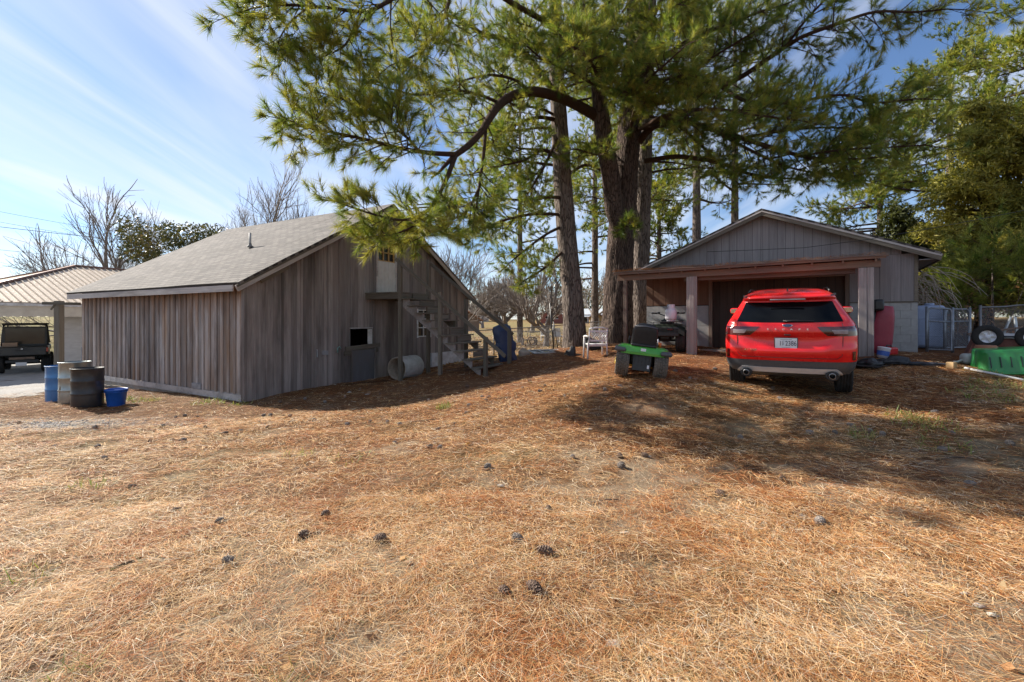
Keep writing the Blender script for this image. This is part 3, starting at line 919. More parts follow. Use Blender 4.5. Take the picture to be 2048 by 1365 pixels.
for q in range(NST - 1):
    z_ = LZ - (q + 1) * rise
    nn = 1.42 + q * run + run / 2
    beam('tread', bw(SA - .05, nn + .02, z_), bw(SB + .10, nn + .02, z_), .285, .038, M_woodx, st)
    if q in (0, 1, 2, 3, 5, 6, 8):
        beam('riser', bw(SA + .55, 1.435 + q * run, z_ + rise / 2), bw(SB - .05, 1.435 + q * run, z_ + rise / 2), .02, rise - .06, M_woodx, st)
for side, o_ in ((SA - .075, 0), (SB + .075, .12)):
    beam('handrail', bw(side, 1.30, LZ + .98 + o_), bw(side, 5.05 if o_ == 0 else 4.5, LZ + .98 + o_ - (5.05 - 1.30 if o_ == 0 else 3.2) * .745), .04, .095, M_woodx, st)

# ------------------------------------------------------------------ the garage
GC = (4.35, 14.7); GRZ = math.atan2(-.56, .83)
garage = thing('garage', 'grey gabled garage of boards over concrete block, open porch in front', 'garage', (GC[0], GC[1], CZ), GRZ)
M_gsiding = wood_mat('grey_grooved_siding', (.29, .268, .265), (.19, .175, .175), (.235, .215, .212), 'Z', var=.07, stain=(.13, .11, .11), stain_amt=.4, bmp=.4)
M_gbrown = wood_mat('brown_siding', (.20, .115, .075), (.13, .07, .048), (.17, .10, .07), 'Z', var=.10, bmp=.4)
M_gdoor = wood_mat('dark_door_boards', (.075, .052, .042), (.042, .03, .025), (.06, .043, .036), 'Z', var=.18, bmp=.4)
M_block = pm('concrete_block', (.38, .38, .37), (.32, .32, .315), .95, 9, bmp=.25, dirt=(.24, .22, .19), dirt_amt=.35, dirt_scale=1.6)
M_mortar = pm('block_mortar', (.36, .355, .34), (.31, .305, .29), .98, 20)
def gw(x, n, z): return MATRIX[garage] @ Vector((x, -n, z))
GWD, GDP = 6.6, 8.5
GB, GT = -.86, .436
GE, GR = 1.68, 3.04
def groof(x): return GE + (GR - GE) * (1 - abs(x - GWD / 2) / (GWD / 2))
gfr = lambda u, d, z: Vector((u, -d, z))
# blocks, course by course, with recessed mortar behind
DL, DR = 1.98, 5.17
for a, b in ((0.0, DL - .1), (DR + .1, GWD)):
    MB().box(((a + b) / 2, .07, (GB + GT) / 2 - .15), (b - a - .02, .12, GT - GB + .29)).build('mortar', M_mortar, garage)
rows = 7
rh = (GT - GB + .1) / rows
for a, b in ((0.0, DL - .1), (DR + .1, GWD)):
    for r_ in range(rows):
        z_ = GB - .1 + rh * (r_ + .5)
        e = [a]
        x = a + (.2 if r_ % 2 else .4)
        while x < b - .08: e.append(x); x += .4
        e.append(b)
        for p, q in zip(e[:-1], e[1:]):
            MB().box(((p + q) / 2, .004, z_), (q - p - .007, .03, rh - .007)).build('block', M_block, garage)
SW = .203
clad(garage, 'board', M_gbrown, 0.0, DL - .1, lambda u: GT + .02, lambda u: 1.62, SW, .014, gfr, (), .0, .006, 8)
clad(garage, 'board', M_gsiding, DR + .1, GWD, lambda u: GT + .02, lambda u: min(1.62, groof(u) - .06), SW, .014, gfr, (), .0, .006, 9)
clad(garage, 'board', M_gsiding, 0.0, GWD, lambda u: 1.625, lambda u: max(1.64, groof(u) - .06), SW, .014, gfr, (), .0, .006, 10, GWD / 2)
MB().prism([(0, GT), (GWD, GT), (GWD, GE - .1), (GWD / 2, GR - .1), (0, GE - .1)], .02, .08).build('sheathing', M_dark, garage)
beam('siding_trim', gw(DR + .1, .02, GT + .01), gw(GWD, .02, GT + .01), .03, .03, M_woodx, garage)
# doors
beam('door_jamb', gw(DL - .05, .02, GB), gw(DL - .05, .02, 1.55), .09, .10, M_wood_red, garage, up=(.83, -.56, 0))
beam('door_jamb', gw(DR + .05, .02, GB), gw(DR + .05, .02, 1.55), .09, .10, M_wood_red, garage, up=(.83, -.56, 0))
beam('door_header', gw(DL - .1, .03, 1.28), gw(DR + .1, .03, 1.28), .06, .28, M_wood_red, garage)
for a, b in ((DL, (DL + DR) / 2 - .01), ((DL + DR) / 2 + .01, DR)):
    base = MB().box(((a + b) / 2, .045, (GB + 1.14) / 2 + .02), (b - a, .02, 1.14 - GB - .06)).build('door', M_gdoor, garage)
    n_ = 8
    for q in range(n_):
        w = (b - a) / n_
        MB().box((a + w * (q + .5), .025, (GB + 1.14) / 2 + .02), (w - .012, .022, 1.14 - GB - .05)).build('door_board', M_gdoor, base)
MB().box(((DL + DR) / 2, -.35, GB - .03), (DR - DL + .4, 1.1, .10)).build('slab', M_foundation, garage)
MB().box((GWD - .6, -.25, GB - .02), (1.4, .45, .09)).build('step_slab', M_foundation, garage)
# side and back walls
for x in (.05, GWD - .05):
    MB().box((x, GDP / 2 + .1, (GB - .3 + GE) / 2), (.1, GDP, GE - GB + .3)).build('side_wall', M_gsiding, garage)
MB().prism([(0, GB - .3), (GWD, GB - .3), (GWD, GE), (GWD / 2, GR - .1), (0, GE)], GDP, GDP + .08).build('back_wall', M_gsiding, garage)
MB().box((GWD - .035, -.02, (GT + GE) / 2 - .02), (.075, .03, GE - GT - .05)).build('corner_board', M_woodx, garage)
# roof
gsl = (GR - GE) / (GWD / 2)
def gs(x): return GE + .05 + gsl * x
M_groof = pm('brown_shingles', (.15, .115, .10), (.09, .075, .07), .95, 14, bmp=.6, dirt=(.24, .13, .07), dirt_amt=.6)
o_ = .38
roof_slab('roof', garage, M_shingle, [(-o_, GDP + .3, gs(-o_)), (-o_, -.32, gs(-o_)), (GWD / 2, -.32, gs(GWD / 2)), (GWD / 2, GDP + .3, gs(GWD / 2))], .05)
roof_slab('roof', garage, M_shingle, [(GWD + o_, -.32, gs(-o_)), (GWD + o_, GDP + .3, gs(-o_)), (GWD / 2, GDP + .3, gs(GWD / 2)), (GWD / 2, -.32, gs(GWD / 2))], .05)
for sgn in (0, 1):
    x0 = -o_ if sgn == 0 else GWD + o_
    beam('rake_board', gw(x0, .29, gs(-o_) - .12), gw(GWD / 2, .29, gs(GWD / 2) - .12), .03, .14, M_woodx, garage)
    beam('rake_trim', gw(x0, .312, gs(-o_) - .065), gw(GWD / 2, .312, gs(GWD / 2) - .065), .014, .055, M_woodx_pale, garage)
for sgn, x0 in ((0, -o_ + .02), (1, GWD + o_ - .02)):
    beam('fascia', gw(x0, .28, gs(-o_) - .12), gw(x0, -GDP - .2, gs(-o_) - .12), .03, .13, M_woodx, garage)
    MB().box((x0 + (.19 if sgn == 0 else -.19), GDP / 2, gs(-o_) - .14), (.36, GDP + .5, .02)).build('soffit', M_gsiding, garage)
# porch: three posts, beams, rafters, deck
PN = 1.8
def gpost(x, w, name='porch_post', mat=None, n=PN):
    p = gw(x, n, 0); q = gw(x, n, 1.16)
    return beam(name, (p.x, p.y, gz(p.x, p.y) - .1), tuple(q), w, w, mat or M_shed_post, garage, up=(.83, -.56, 0))
gpost(-.05, .10, mat=M_wood_red)
gpost(1.70, .085); gpost(1.80, .14); gpost(1.895, .06, n=PN + .03)
gpost(5.42, .15); gpost(5.56, .12, n=PN + .01)
beam('porch_beam', gw(-.28, PN, 1.225), gw(5.74, PN, 1.245), .09, .16, M_wood_red, garage)
beam('porch_beam', gw(1.55, PN - .14, 1.13), gw(5.3, PN - .14, 1.13), .05, .14, M_wood_red, garage)
beam('porch_fascia', gw(-.34, PN + .16, 1.345), gw(5.82, PN + .16, 1.385), .03, .085, M_wood_red, garage)
for q in range(11):
    x = -.2 + q * .585
    beam('porch_rafter', gw(x, PN + .13, 1.33), gw(x, .02, 1.50), .04, .10, M_wood_red, garage)
mb = MB()
def porch(u, w_):
    x = -.36 + u * 6.22; n_ = (PN + .20) * (1 - w_) + .0 * w_
    return Vector((x, -n_, 1.405 + .16 * w_ + .012 * math.sin(x * 5) + .02 * (u - .5)))
mb.grid(porch, 24, 6); mb.grid(lambda u, w_: porch(1 - u, w_) - Vector((0, 0, .025)), 24, 6)
mb.grid(lambda u, w_: porch(1 - u, 0) - Vector((0, 0, .025 * (1 - w_))), 24, 1)
mb.grid(lambda u, w_: porch(1, 1 - u) - Vector((0, 0, .025 * (1 - w_))), 6, 1)
mb.grid(lambda u, w_: porch(0, u) - Vector((0, 0, .025 * (1 - w_))), 6, 1)
mb.build('porch_roof', M_groof, garage)
# straw gathered on the porch roof
gg_ = np.random.default_rng(77)
n = 5200
u = gg_.random(n) ** 1.5; w_ = gg_.random(n)
P0 = np.array([tuple(MATRIX[garage] @ (porch(a, b) + Vector((0, 0, random.uniform(.005, .06))))) for a, b in zip(u, w_)])
th = gg_.uniform(0, 6.28, n); L = gg_.uniform(.1, .22, n)
D = np.stack([np.cos(th) * L, np.sin(th) * L, gg_.normal(0, .02, n)], -1)
S = np.stack([-np.sin(th), np.cos(th), 0 * th], -1) * .005
V = np.stack([P0 - S, P0 + S, P0 + D], 1).reshape(-1, 3)
V = (np.c_[V, np.ones(len(V))] @ np.array(MATRIX[garage].inverted()).T)[:, :3]
c = np.repeat(np.array([.42, .19, .08]) * gg_.uniform(.5, 1.3, (n, 1)), 3, 0)
so = link('roof_straw', np_mesh('roof_straw', V, np.arange(3 * n).reshape(-1, 3), 3, M_straw, c), garage)
so['kind'] = 'stuff'
# ================================================================== trees
def bark_mat(name, c1, c2, c3, sc=6.0, zs=.16):
    m, nt, bs, out = new_mat(name)
    v = mapping(nt, (1, 1, zs))
    vo = nt.nodes.new('ShaderNodeTexVoronoi'); vo.feature = 'DISTANCE_TO_EDGE'; vo.inputs['Scale'].default_value = sc * 2.2
    wv = nt.nodes.new('ShaderNodeVectorMath'); wv.operation = 'ADD'
    nn = nt.nodes.new('ShaderNodeTexNoise'); nn.inputs['Scale'].default_value = sc; nn.inputs['Detail'].default_value = 5
    nt.links.new(v, nn.inputs['Vector'])
    sc_ = nt.nodes.new('ShaderNodeVectorMath'); sc_.operation = 'SCALE'; sc_.inputs['Scale'].default_value = .25
    nt.links.new(nn.outputs['Color'], sc_.inputs[0])
    nt.links.new(v, wv.inputs[0]); nt.links.new(sc_.outputs[0], wv.inputs[1])
    nt.links.new(wv.outputs[0], vo.inputs['Vector'])
    n1 = noise(nt, v, sc * 5, 6, .7)
    col = mixrgb(nt, cramp(nt, n1, .3, .7), c1, c2)
    col = mixrgb(nt, cramp(nt, vo.outputs['Distance'], .0, .13, (1, 1, 1), (0, 0, 0)), col, c3)
    big = noise(nt, mapping(nt), .8, 4, .6)
    col = mixrgb(nt, cramp(nt, big, .45, .75), col, mixrgb(nt, 1.0, col, (.75, .7, .65), 'MULTIPLY'))
    nt.links.new(col, bs.inputs['Base Color'])
    bs.inputs['Roughness'].default_value = .95; bs.inputs['Specular IOR Level'].default_value = .15
    hm = nt.nodes.new('ShaderNodeMath'); hm.operation = 'MULTIPLY_ADD'; hm.inputs[1].default_value = .35
    nt.links.new(n1, hm.inputs[0]); nt.links.new(vo.outputs['Distance'], hm.inputs[2])
    bump(nt, bs, hm.outputs[0], 1.0, .09)
    return m
M_bark = bark_mat('pine_bark', (.16, .118, .098), (.09, .064, .052), (.022, .015, .012))
M_bark_grey = bark_mat('grey_pine_bark', (.29, .24, .205), (.17, .135, .115), (.045, .034, .03))
M_limb = bark_mat('pine_limb_bark', (.17, .105, .07), (.10, .06, .042), (.05, .03, .022), 14, .5)
M_twig = pm('twig_bark', (.14, .10, .075), (.085, .06, .045), .9, 20)
M_grey_twig = pm('bare_twig_bark', (.24, .205, .18), (.15, .125, .11), .9, 12)
M_needle = leaf_mat('pine_needles', .46, .45)
M_leaf = leaf_mat('evergreen_leaves', .25, .4)
M_cedar = leaf_mat('cedar_foliage', .35, .6)

def rough_trunk(mb, pts, rad, n=40, step=.09, amp=.05, seed=0, freq=9):
    """trunk with furrowed plates: dense rings pushed in and out"""
    P = np.array([tuple(p) for p in pts]); Rr = np.array(rad)
    seg = np.r_[0, np.cumsum(np.linalg.norm(np.diff(P, axis=0), axis=1))]
    k = max(4, int(seg[-1] / step))
    t = np.linspace(0, seg[-1], k)
    C = np.stack([np.interp(t, seg, P[:, i]) for i in range(3)], -1)
    # ease the corners
    for _ in range(6):
        C[1:-1] = .25 * C[:-2] + .5 * C[1:-1] + .25 * C[2:]
    r_ = np.interp(t, seg, Rr)
    T = np.gradient(C, axis=0); T /= np.linalg.norm(T, axis=1, keepdims=True)
    a = np.cross(T, np.array([0.0, 1.0, 0.02])); a /= np.linalg.norm(a, axis=1, keepdims=True)
    b = np.cross(a, T)
    q = np.linspace(0, 2 * math.pi, n, endpoint=False)
    cq, sq = np.cos(q), np.sin(q)
    ang = q[None, :] + 0 * t[:, None]
    u = np.cos(ang) * freq / 2; v2 = np.sin(ang) * freq / 2
    rid = vnoise(u * 1.0 + 50 + .12 * t[:, None], v2 + t[:, None] * 1.1 + 20, seed) * .6 + vnoise(u * 2.3 + t[:, None] * .6, v2 * 2.3 + t[:, None] * 2.5, seed + 1) * .4
    big = vnoise(u * .3 + 9, v2 * .3 + t[:, None] * .5, seed + 2) - .5
    rr = r_[:, None] * (1 + amp * 2 * (rid - .5) * 1.6 + .12 * big)
    V = C[:, None, :] + (a[:, None, :] * cq[None, :, None] + b[:, None, :] * sq[None, :, None]) * rr[..., None]
    fs = []
    for i in range(k - 1):
        for j in range(n):
            fs.append((i * n + j, i * n + (j + 1) % n, (i + 1) * n + (j + 1) % n, (i + 1) * n + j))
    fs.append(tuple((k - 1) * n + j for j in range(n)))
    mb.add(V.reshape(-1, 3).tolist(), fs, True)

SHIFT = [False]
def trace(pts):
    """traced centre line: (photo x, photo y, depth, photo width) -> points and radii in metres"""
    P, W = [], []
    for x, y, d, w in pts:
        if SHIFT[0]:
            d = d + 2.0 * min(1, max(0, (d - 12) / 3)) - 1.45 * min(1, max(0, (1000 - x) / 200)); w *= .84 if w < 29 else 1.0
        P.append(px(x, y, d)); W.append(w / F * d / 2)
    return P, W

def smooth_line(P, W, n):
    """Catmull-Rom through the points"""
    P = [Vector(p) for p in P]
    out, ow = [], []
    m = len(P)
    for i in range(m - 1):
        p0, p1, p2, p3 = P[max(i - 1, 0)], P[i], P[i + 1], P[min(i + 2, m - 1)]
        for k in range(n):
            t = k / n
            out.append(.5 * ((2 * p1) + (p2 - p0) * t + (2 * p0 - 5 * p1 + 4 * p2 - p3) * t * t + (3 * p1 - p0 - 3 * p2 + p3) * t ** 3))
            ow.append(W[i] * (1 - t) + W[i + 1] * t)
    out.append(P[-1]); ow.append(W[-1])
    return out, ow

class Pine:
    def __init__(s, seed):
        s.r = random.Random(seed); s.wood = MB(); s.tp, s.td, s.ts = [], [], []
    def rvec(s): return Vector((s.r.gauss(0, 1), s.r.gauss(0, 1), s.r.gauss(0, 1))).normalized()
    def tuft(s, p, d, size=1.0):
        s.tp.append(tuple(p)); s.td.append(tuple(d)); s.ts.append(size)
    def twig(s, p, d, L, size=1.0, rad=.006):
        r = s.r
        q = p + d * (L * .55) + Vector((0, 0, -.04 * L)); e = p + d * L + Vector((0, 0, r.uniform(.0, .22) * L))
        s.wood.tube([p, e], [rad, rad * .6], 3, False)
        dd = (e - q).normalized()
        s.tuft(e, dd, size)
        s.tuft(q + (e - q) * .35, (dd + s.rvec() * .25).normalized(), size * .9)
        if L > .42: s.tuft(q, (d + s.rvec() * .4).normalized(), size * .8)
    def branchlet(s, p, d, L, rad, size=1.0, ntw=6, droop=.25, bare=.25):
        r = s.r
        pts = [p]; cur = d.normalized(); n = 4
        for i in range(n):
            t = i / n
            cur = (cur + s.rvec() * .16 + Vector((0, 0, -droop * (.5 - t)))).normalized()
            pts.append(pts[-1] + cur * (L / n))
        s.wood.tube(pts, [rad * (1 - .75 * i / n) for i in range(n + 1)], 3 if rad < .012 else 4, False)
        for k in range(ntw):
            t = bare + (1 - bare) * (k + r.random()) / ntw
            i = min(int(t * n), n - 1); f = t * n - i
            b = pts[i] + (pts[i + 1] - pts[i]) * f
            tang = (pts[i + 1] - pts[i]).normalized()
            lat = tang.cross(s.rvec()).normalized()
            dd = (tang * .75 + lat * .8 + Vector((0, 0, .30))).normalized()
            s.twig(b, dd, r.uniform(.22, .55) * min(1.2, .5 + L * .4), size)
        s.tuft(pts[-1], (pts[-1] - pts[-2]).normalized(), size)
    def limb(s, P, W, t0=.3, t1=1.0, count=14, L=(.7, 1.6), size=1.0, droop=.2, flat=.35, ntw=6, up=.12, sub=5, wood=True):
        r = s.r
        count = int(count * (1.75 if SHIFT[0] else 1.4))
        Q, R_ = smooth_line(P, W, sub)
        if wood: s.wood.tube(Q, R_, 7)
        n = len(Q) - 1
        for k in range(count):
            t = t0 + (t1 - t0) * (k + r.random()) / count
            i = min(int(t * n), n - 1)
            b = Q[i] + (Q[i + 1] - Q[i]) * (t * n - i)
            tang = (Q[i + 1] - Q[i]).normalized()
            rv = s.rvec(); rv.z *= flat
            lat = (rv - tang * rv.dot(tang)).normalized()
            dd = (tang * r.uniform(.3, 1.0) + lat + Vector((0, 0, up))).normalized()
            ll = r.uniform(*L) * (1.1 - .45 * t)
            s.branchlet(b, dd, ll, max(.008, min(.02, R_[i] * .5)), size, ntw, droop)
        e = (Q[-1] - Q[-2]).normalized()
        s.branchlet(Q[-1], e, r.uniform(*L) * .8, max(.007, R_[-1]), size, ntw, droop, .1)
    def auto_limb(s, p, az, length, rad, rise=.25, **kw):
        r = s.r
        d = Vector((math.cos(az), math.sin(az), rise)).normalized()
        P = [p]; cur = d
        for i in range(5):
            cur = (cur + s.rvec() * .14 + Vector((0, 0, .08 * (i - 2)))).normalized()
            P.append(P[-1] + cur * (length / 5))
        W = [rad * (1 - .8 * i / 5) for i in range(6)]
        s.limb(P, W, **kw)
    def needles(s, parent, name, mat, per=26, length=.22, width=.011, pal=((.064, .115, .026), (.118, .185, .039), (.205, .265, .052), (.32, .31, .068)), seed=1, light=.35, kind='stuff', wmin=0.0):
        g = np.random.default_rng(seed)
        P = np.array(s.tp); D = np.array(s.td); S = np.array(s.ts)
        n = len(P)
        m = n * per
        Pn = np.repeat(P, per, 0); Dn = np.repeat(D, per, 0); Sn = np.repeat(S, per)
        rv = g.normal(0, 1, (m, 3))
        lat = rv - Dn * (rv * Dn).sum(1, keepdims=True); lat /= np.linalg.norm(lat, axis=1, keepdims=True) + 1e-9
        a = g.uniform(.12, 1.25, m) * g.uniform(.6, 1, m)
        dirn = Dn * np.cos(a)[:, None] + lat * np.sin(a)[:, None]
        dirn[:, 2] += g.normal(-.03, .08, m)
        base = Pn - Dn * (g.random(m) * .11 * Sn)[:, None]
        L = length * Sn * g.uniform(.7, 1.15, m)
        tip = base + dirn * L[:, None]; tip[:, 2] -= .10 * L * np.sin(a)
        side = np.cross(dirn, g.normal(0, 1, (m, 3))); side /= np.linalg.norm(side, axis=1, keepdims=True) + 1e-9
        w = width * g.uniform(.75, 1.3, m)
        V = np.stack([base + side * (w / 2)[:, None] * .6, base - side * (w / 2)[:, None] * .6, (base + tip) / 2 + dirn * 0 - side * (w / 2)[:, None] * 1.0, tip, (base + tip) / 2 + side * (w / 2)[:, None]], 1)
        # one slim kite per needle
        V4 = V[:, [2, 4, 3]].copy()
        V4[:, 0] = base - side * (w * .55)[:, None]; V4[:, 1] = base + side * (w * .55)[:, None]
        V4 = V4.reshape(-1, 3)
        Fc = (np.arange(m) * 3)[:, None] + [0, 1, 2]
        pal = np.array(pal)
        tone = g.random(n) ** 1.3 * (1 + light) * .8 + vnoise(P[:, 0] * .6, P[:, 2] * .6 + P[:, 1], 5) * .5
        tone = np.clip(tone, 0, 1) * (len(pal) - 1.001)
        i0 = tone.astype(int); f = (tone - i0)[:, None]
        ct = pal[i0] * (1 - f) + pal[np.minimum(i0 + 1, len(pal) - 1)] * f
        c = np.repeat(ct, per, 0) * g.uniform(.7, 1.25, (m, 1))
        inv = np.array(MATRIX[parent].inverted())
        V4 = (np.c_[V4, np.ones(len(V4))] @ inv.T)[:, :3]
        o = link(name, np_mesh(name, V4, Fc, 3, mat, np.repeat(c, 3, 0)), parent)
        if kind: o['kind'] = kind
        return o

# ------------------------------------------------------------------ the great pine beside the garage
pine = thing('pine_tree', 'great dark-barked pine with a forked trunk beside the garage porch', 'pine tree', tuple(on(3.88, 17)))
A = Pine(3)
SHIFT[0] = True
mb = MB()
P, W = trace([(1230, 720, 15, 80), (1231, 692, 15, 68), (1235, 640, 15, 60), (1238, 560, 15, 55), (1242, 480, 15, 53), (1247, 420, 15, 50), (1252, 350, 15, 48), (1258, 280, 15, 46), (1262, 230, 15, 47), (1268, 150, 15, 42), (1272, 60, 15, 37), (1275, -80, 15, 32), (1280, -260, 15, 24), (1283, -450, 15, 12)])
rough_trunk(mb, P, W, 44, .08, .055, 3, 11)
P, W = trace([(1244, 470, 14.8, 30), (1228, 420, 14.65, 36), (1221, 350, 14.5, 34), (1210, 285, 14.4, 33), (1203, 232, 14.35, 31), (1197, 180, 14.3, 29), (1194, 130, 14.2, 27), (1178, 70, 14.1, 25), (1156, 0, 14, 22), (1140, -120, 13.9, 15), (1130, -230, 13.8, 7)])
rough_trunk(mb, P, W, 24, .09, .03, 5, 8)
mb.build('trunk', M_bark, pine, world=True)
LMB = []
def L_(pts, **kw):
    P, W = trace(pts)
    A.limb(P, W, **kw)
# long arching limb to the left
L_([(1204, 238, 14.4, 28), (1160, 213, 14.2, 25), (1120, 195, 13.9, 24), (1075, 184, 13.4, 24), (1040, 187, 13.0, 23), (1005, 203, 12.6, 22), (982, 232, 12.2, 19), (965, 260, 12.0, 17), (940, 288, 11.7, 16), (912, 309, 11.5, 14)], t0=.35, t1=.8, count=7, L=(.9, 1.6), sub=4, flat=.8)
L_([(912, 309, 11.5, 13), (860, 306, 11.2, 11), (800, 296, 10.9, 9), (740, 281, 10.6, 8), (680, 268, 10.3, 7), (625, 258, 10.0, 5), (590, 245, 9.8, 4)], t0=.2, count=19, L=(.6, 1.1), flat=.55, up=.25)
L_([(838, 303, 11.0, 8), (815, 276, 10.8, 7), (780, 250, 10.6, 6), (735, 222, 10.4, 5), (690, 200, 10.2, 4), (640, 185, 10.0, 3)], t0=.1, count=18, L=(.5, 1.0), flat=.6, up=.25)
L_([(912, 309, 11.5, 12), (893, 358, 11.2, 11), (874, 395, 11.0, 9), (850, 425, 10.8, 8), (805, 440, 10.5, 6), (745, 428, 10.2, 5), (685, 408, 10.0, 4)], t0=.3, count=15, L=(.5, .9), flat=.5)
L_([(850, 425, 10.8, 6), (830, 450, 10.6, 5), (790, 468, 10.4, 4), (760, 472, 10.2, 3)], t0=.1, count=5, L=(.4, .7))
L_([(972, 248, 12.1, 9), (967, 310, 12.0, 8), (958, 375, 11.9, 6), (950, 430, 11.8, 4)], t0=.4, count=11, L=(.6, 1.2), flat=1.0, droop=.4)
L_([(1000, 207, 12.6, 9), (960, 190, 12.2, 7), (900, 180, 11.8, 6), (840, 190, 11.5, 5), (790, 180, 11.2, 4), (740, 165, 11, 3)], t0=.2, count=16, L=(.7, 1.3), flat=.6)
L_([(1060, 184, 13.3, 9), (1030, 160, 13.0, 7), (980, 150, 12.6, 6), (930, 160, 12.2, 4)], t0=.2, count=8, L=(.7, 1.2), flat=.7)
# upper left limbs
L_([(1190, 110, 14.2, 16), (1120, 60, 13.6, 14), (1040, 15, 12.9, 13), (960, -30, 12.2, 12), (880, -40, 11.5, 11), (800, -10, 10.9, 10), (735, 22, 10.5, 9), (650, 15, 10.1, 8), (570, 10, 9.8, 6), (505, 16, 9.6, 4)], t0=.45, count=22, L=(.6, 1.3), flat=.6)
L_([(722, 24, 10.4, 7), (706, 60, 10.3, 6), (688, 92, 10.2, 5), (650, 112, 10.1, 3)], t0=.2, count=8, L=(.5, 1.0))
L_([(905, -35, 11.7, 9), (893, 20, 11.6, 8), (870, 70, 11.4, 6), (838, 105, 11.2, 5), (795, 125, 11, 3)], t0=.2, count=16, L=(.6, 1.2), flat=.7)
L_([(620, 12, 10.0, 5), (580, 45, 9.8, 4), (560, 75, 9.7, 3)], t0=.2, count=7, L=(.4, .9))
# right limbs
L_([(1278, 285, 14.9, 18), (1300, 258, 14.7, 17), (1335, 243, 14.4, 16), (1375, 244, 14.1, 14), (1420, 257, 13.8, 13), (1480, 275, 13.4, 12), (1550, 297, 13.0, 10), (1620, 315, 12.6, 8), (1700, 318, 12.2, 6)], t0=.3, count=24, L=(.8, 1.6), flat=.6)
L_([(1290, 322, 14.9, 12), (1350, 313, 14.5, 11), (1400, 318, 14.2, 10), (1440, 326, 14.0, 9), (1490, 345, 13.8, 8), (1540, 355, 13.6, 7), (1585, 357, 13.4, 4)], t0=.35, count=10, L=(.7, 1.3), flat=.6)
L_([(1352, 246, 14.3, 8), (1400, 288, 14.1, 7), (1432, 322, 14, 6), (1462, 352, 13.9, 4)], t0=.3, count=6, L=(.6, 1.1))
L_([(1270, 215, 14.9, 16), (1340, 200, 14.4, 14), (1410, 185, 13.9, 13), (1480, 155, 13.3, 12), (1540, 115, 12.8, 11), (1600, 76, 12.3, 9), (1680, 46, 11.8, 8), (1750, 24, 11.4, 6), (1830, 24, 11.0, 5), (1895, 18, 10.7, 3)], t0=.2, count=26, L=(.7, 1.5), flat=.6)
L_([(1570, 96, 12.6, 7), (1605, 48, 12.3, 6), (1640, 10, 12.0, 5), (1680, -30, 11.8, 3)], t0=.2, count=8, L=(.6, 1.1))
L_([(1440, 172, 13.7, 9), (1500, 205, 13.3, 8), (1580, 205, 12.9, 7), (1680, 190, 12.3, 6), (1745, 205, 12.0, 5), (1830, 198, 11.7, 4)], t0=.15, count=22, L=(.7, 1.4), flat=.6)
L_([(1480, 277, 13.4, 7), (1560, 262, 13.0, 6), (1650, 255, 12.6, 5), (1740, 260, 12.2, 4)], t0=.15, count=18, L=(.7, 1.3), flat=.6)
L_([(1262, 170, 14.9, 14), (1320, 120, 14.2, 12), (1380, 80, 13.6, 10), (1450, 50, 13.0, 8), (1530, 20, 12.5, 5)], t0=.25, count=20, L=(.8, 1.5), flat=.7)
L_([(1266, 130, 14.9, 12), (1240, 90, 14.2, 10), (1215, 70, 13.5, 8), (1200, 60, 12.8, 5)], t0=.3, count=14, L=(.7, 1.4), flat=.8)
L_([(1270, 230, 14.7, 12), (1300, 190, 14.0, 10), (1330, 160, 13.3, 8), (1370, 150, 12.6, 5)], t0=.35, count=14, L=(.7, 1.4), flat=.8)
L_([(1262, 250, 14.6, 10), (1270, 210, 14.0, 8), (1260, 190, 13.4, 6), (1240, 180, 12.9, 4)], t0=.35, count=12, L=(.6, 1.2), flat=.9)
L_([(1236, 440, 14.7, 7), (1245, 450, 14.3, 5), (1262, 452, 13.9, 3)], t0=.5, count=5, L=(.25, .5), ntw=4)
L_([(1225, 300, 14.4, 8), (1200, 310, 14.0, 6), (1160, 300, 13.6, 4)], t0=.4, count=6, L=(.5, 1.0))
L_([(880, 385, 11.1, 6), (900, 420, 11.0, 5), (890, 455, 10.9, 4), (850, 470, 10.7, 3)], t0=.2, count=6, L=(.4, .8), flat=.8, droop=.3)
L_([(957, 378, 11.9, 6), (935, 420, 11.8, 5), (905, 440, 11.6, 3)], t0=.1, count=8, L=(.5, 1.0), flat=.8)
L_([(1275, 260, 14.8, 12), (1340, 228, 13.6, 10), (1420, 218, 12.6, 8), (1500, 228, 11.9, 6), (1590, 240, 11.4, 4)], t0=.2, count=20, L=(.7, 1.4), flat=.6)
L_([(1420, 257, 13.8, 8), (1500, 300, 13.2, 7), (1580, 335, 12.8, 5), (1660, 350, 12.5, 4)], t0=.2, count=14, L=(.7, 1.3), flat=.6)
L_([(1600, 312, 12.7, 6), (1680, 300, 12.2, 5), (1770, 295, 11.8, 4), (1850, 290, 11.5, 3)], t0=.1, count=14, L=(.7, 1.3), flat=.6)
L_([(1200, 180, 14.3, 10), (1190, 140, 13.4, 8), (1170, 110, 12.6, 6), (1140, 90, 12, 4)], t0=.25, count=14, L=(.7, 1.4), flat=.8)
L_([(1268, 150, 15, 10), (1310, 60, 13.8, 8), (1350, 10, 12.8, 5)], t0=.25, count=14, L=(.7, 1.4), flat=.8)
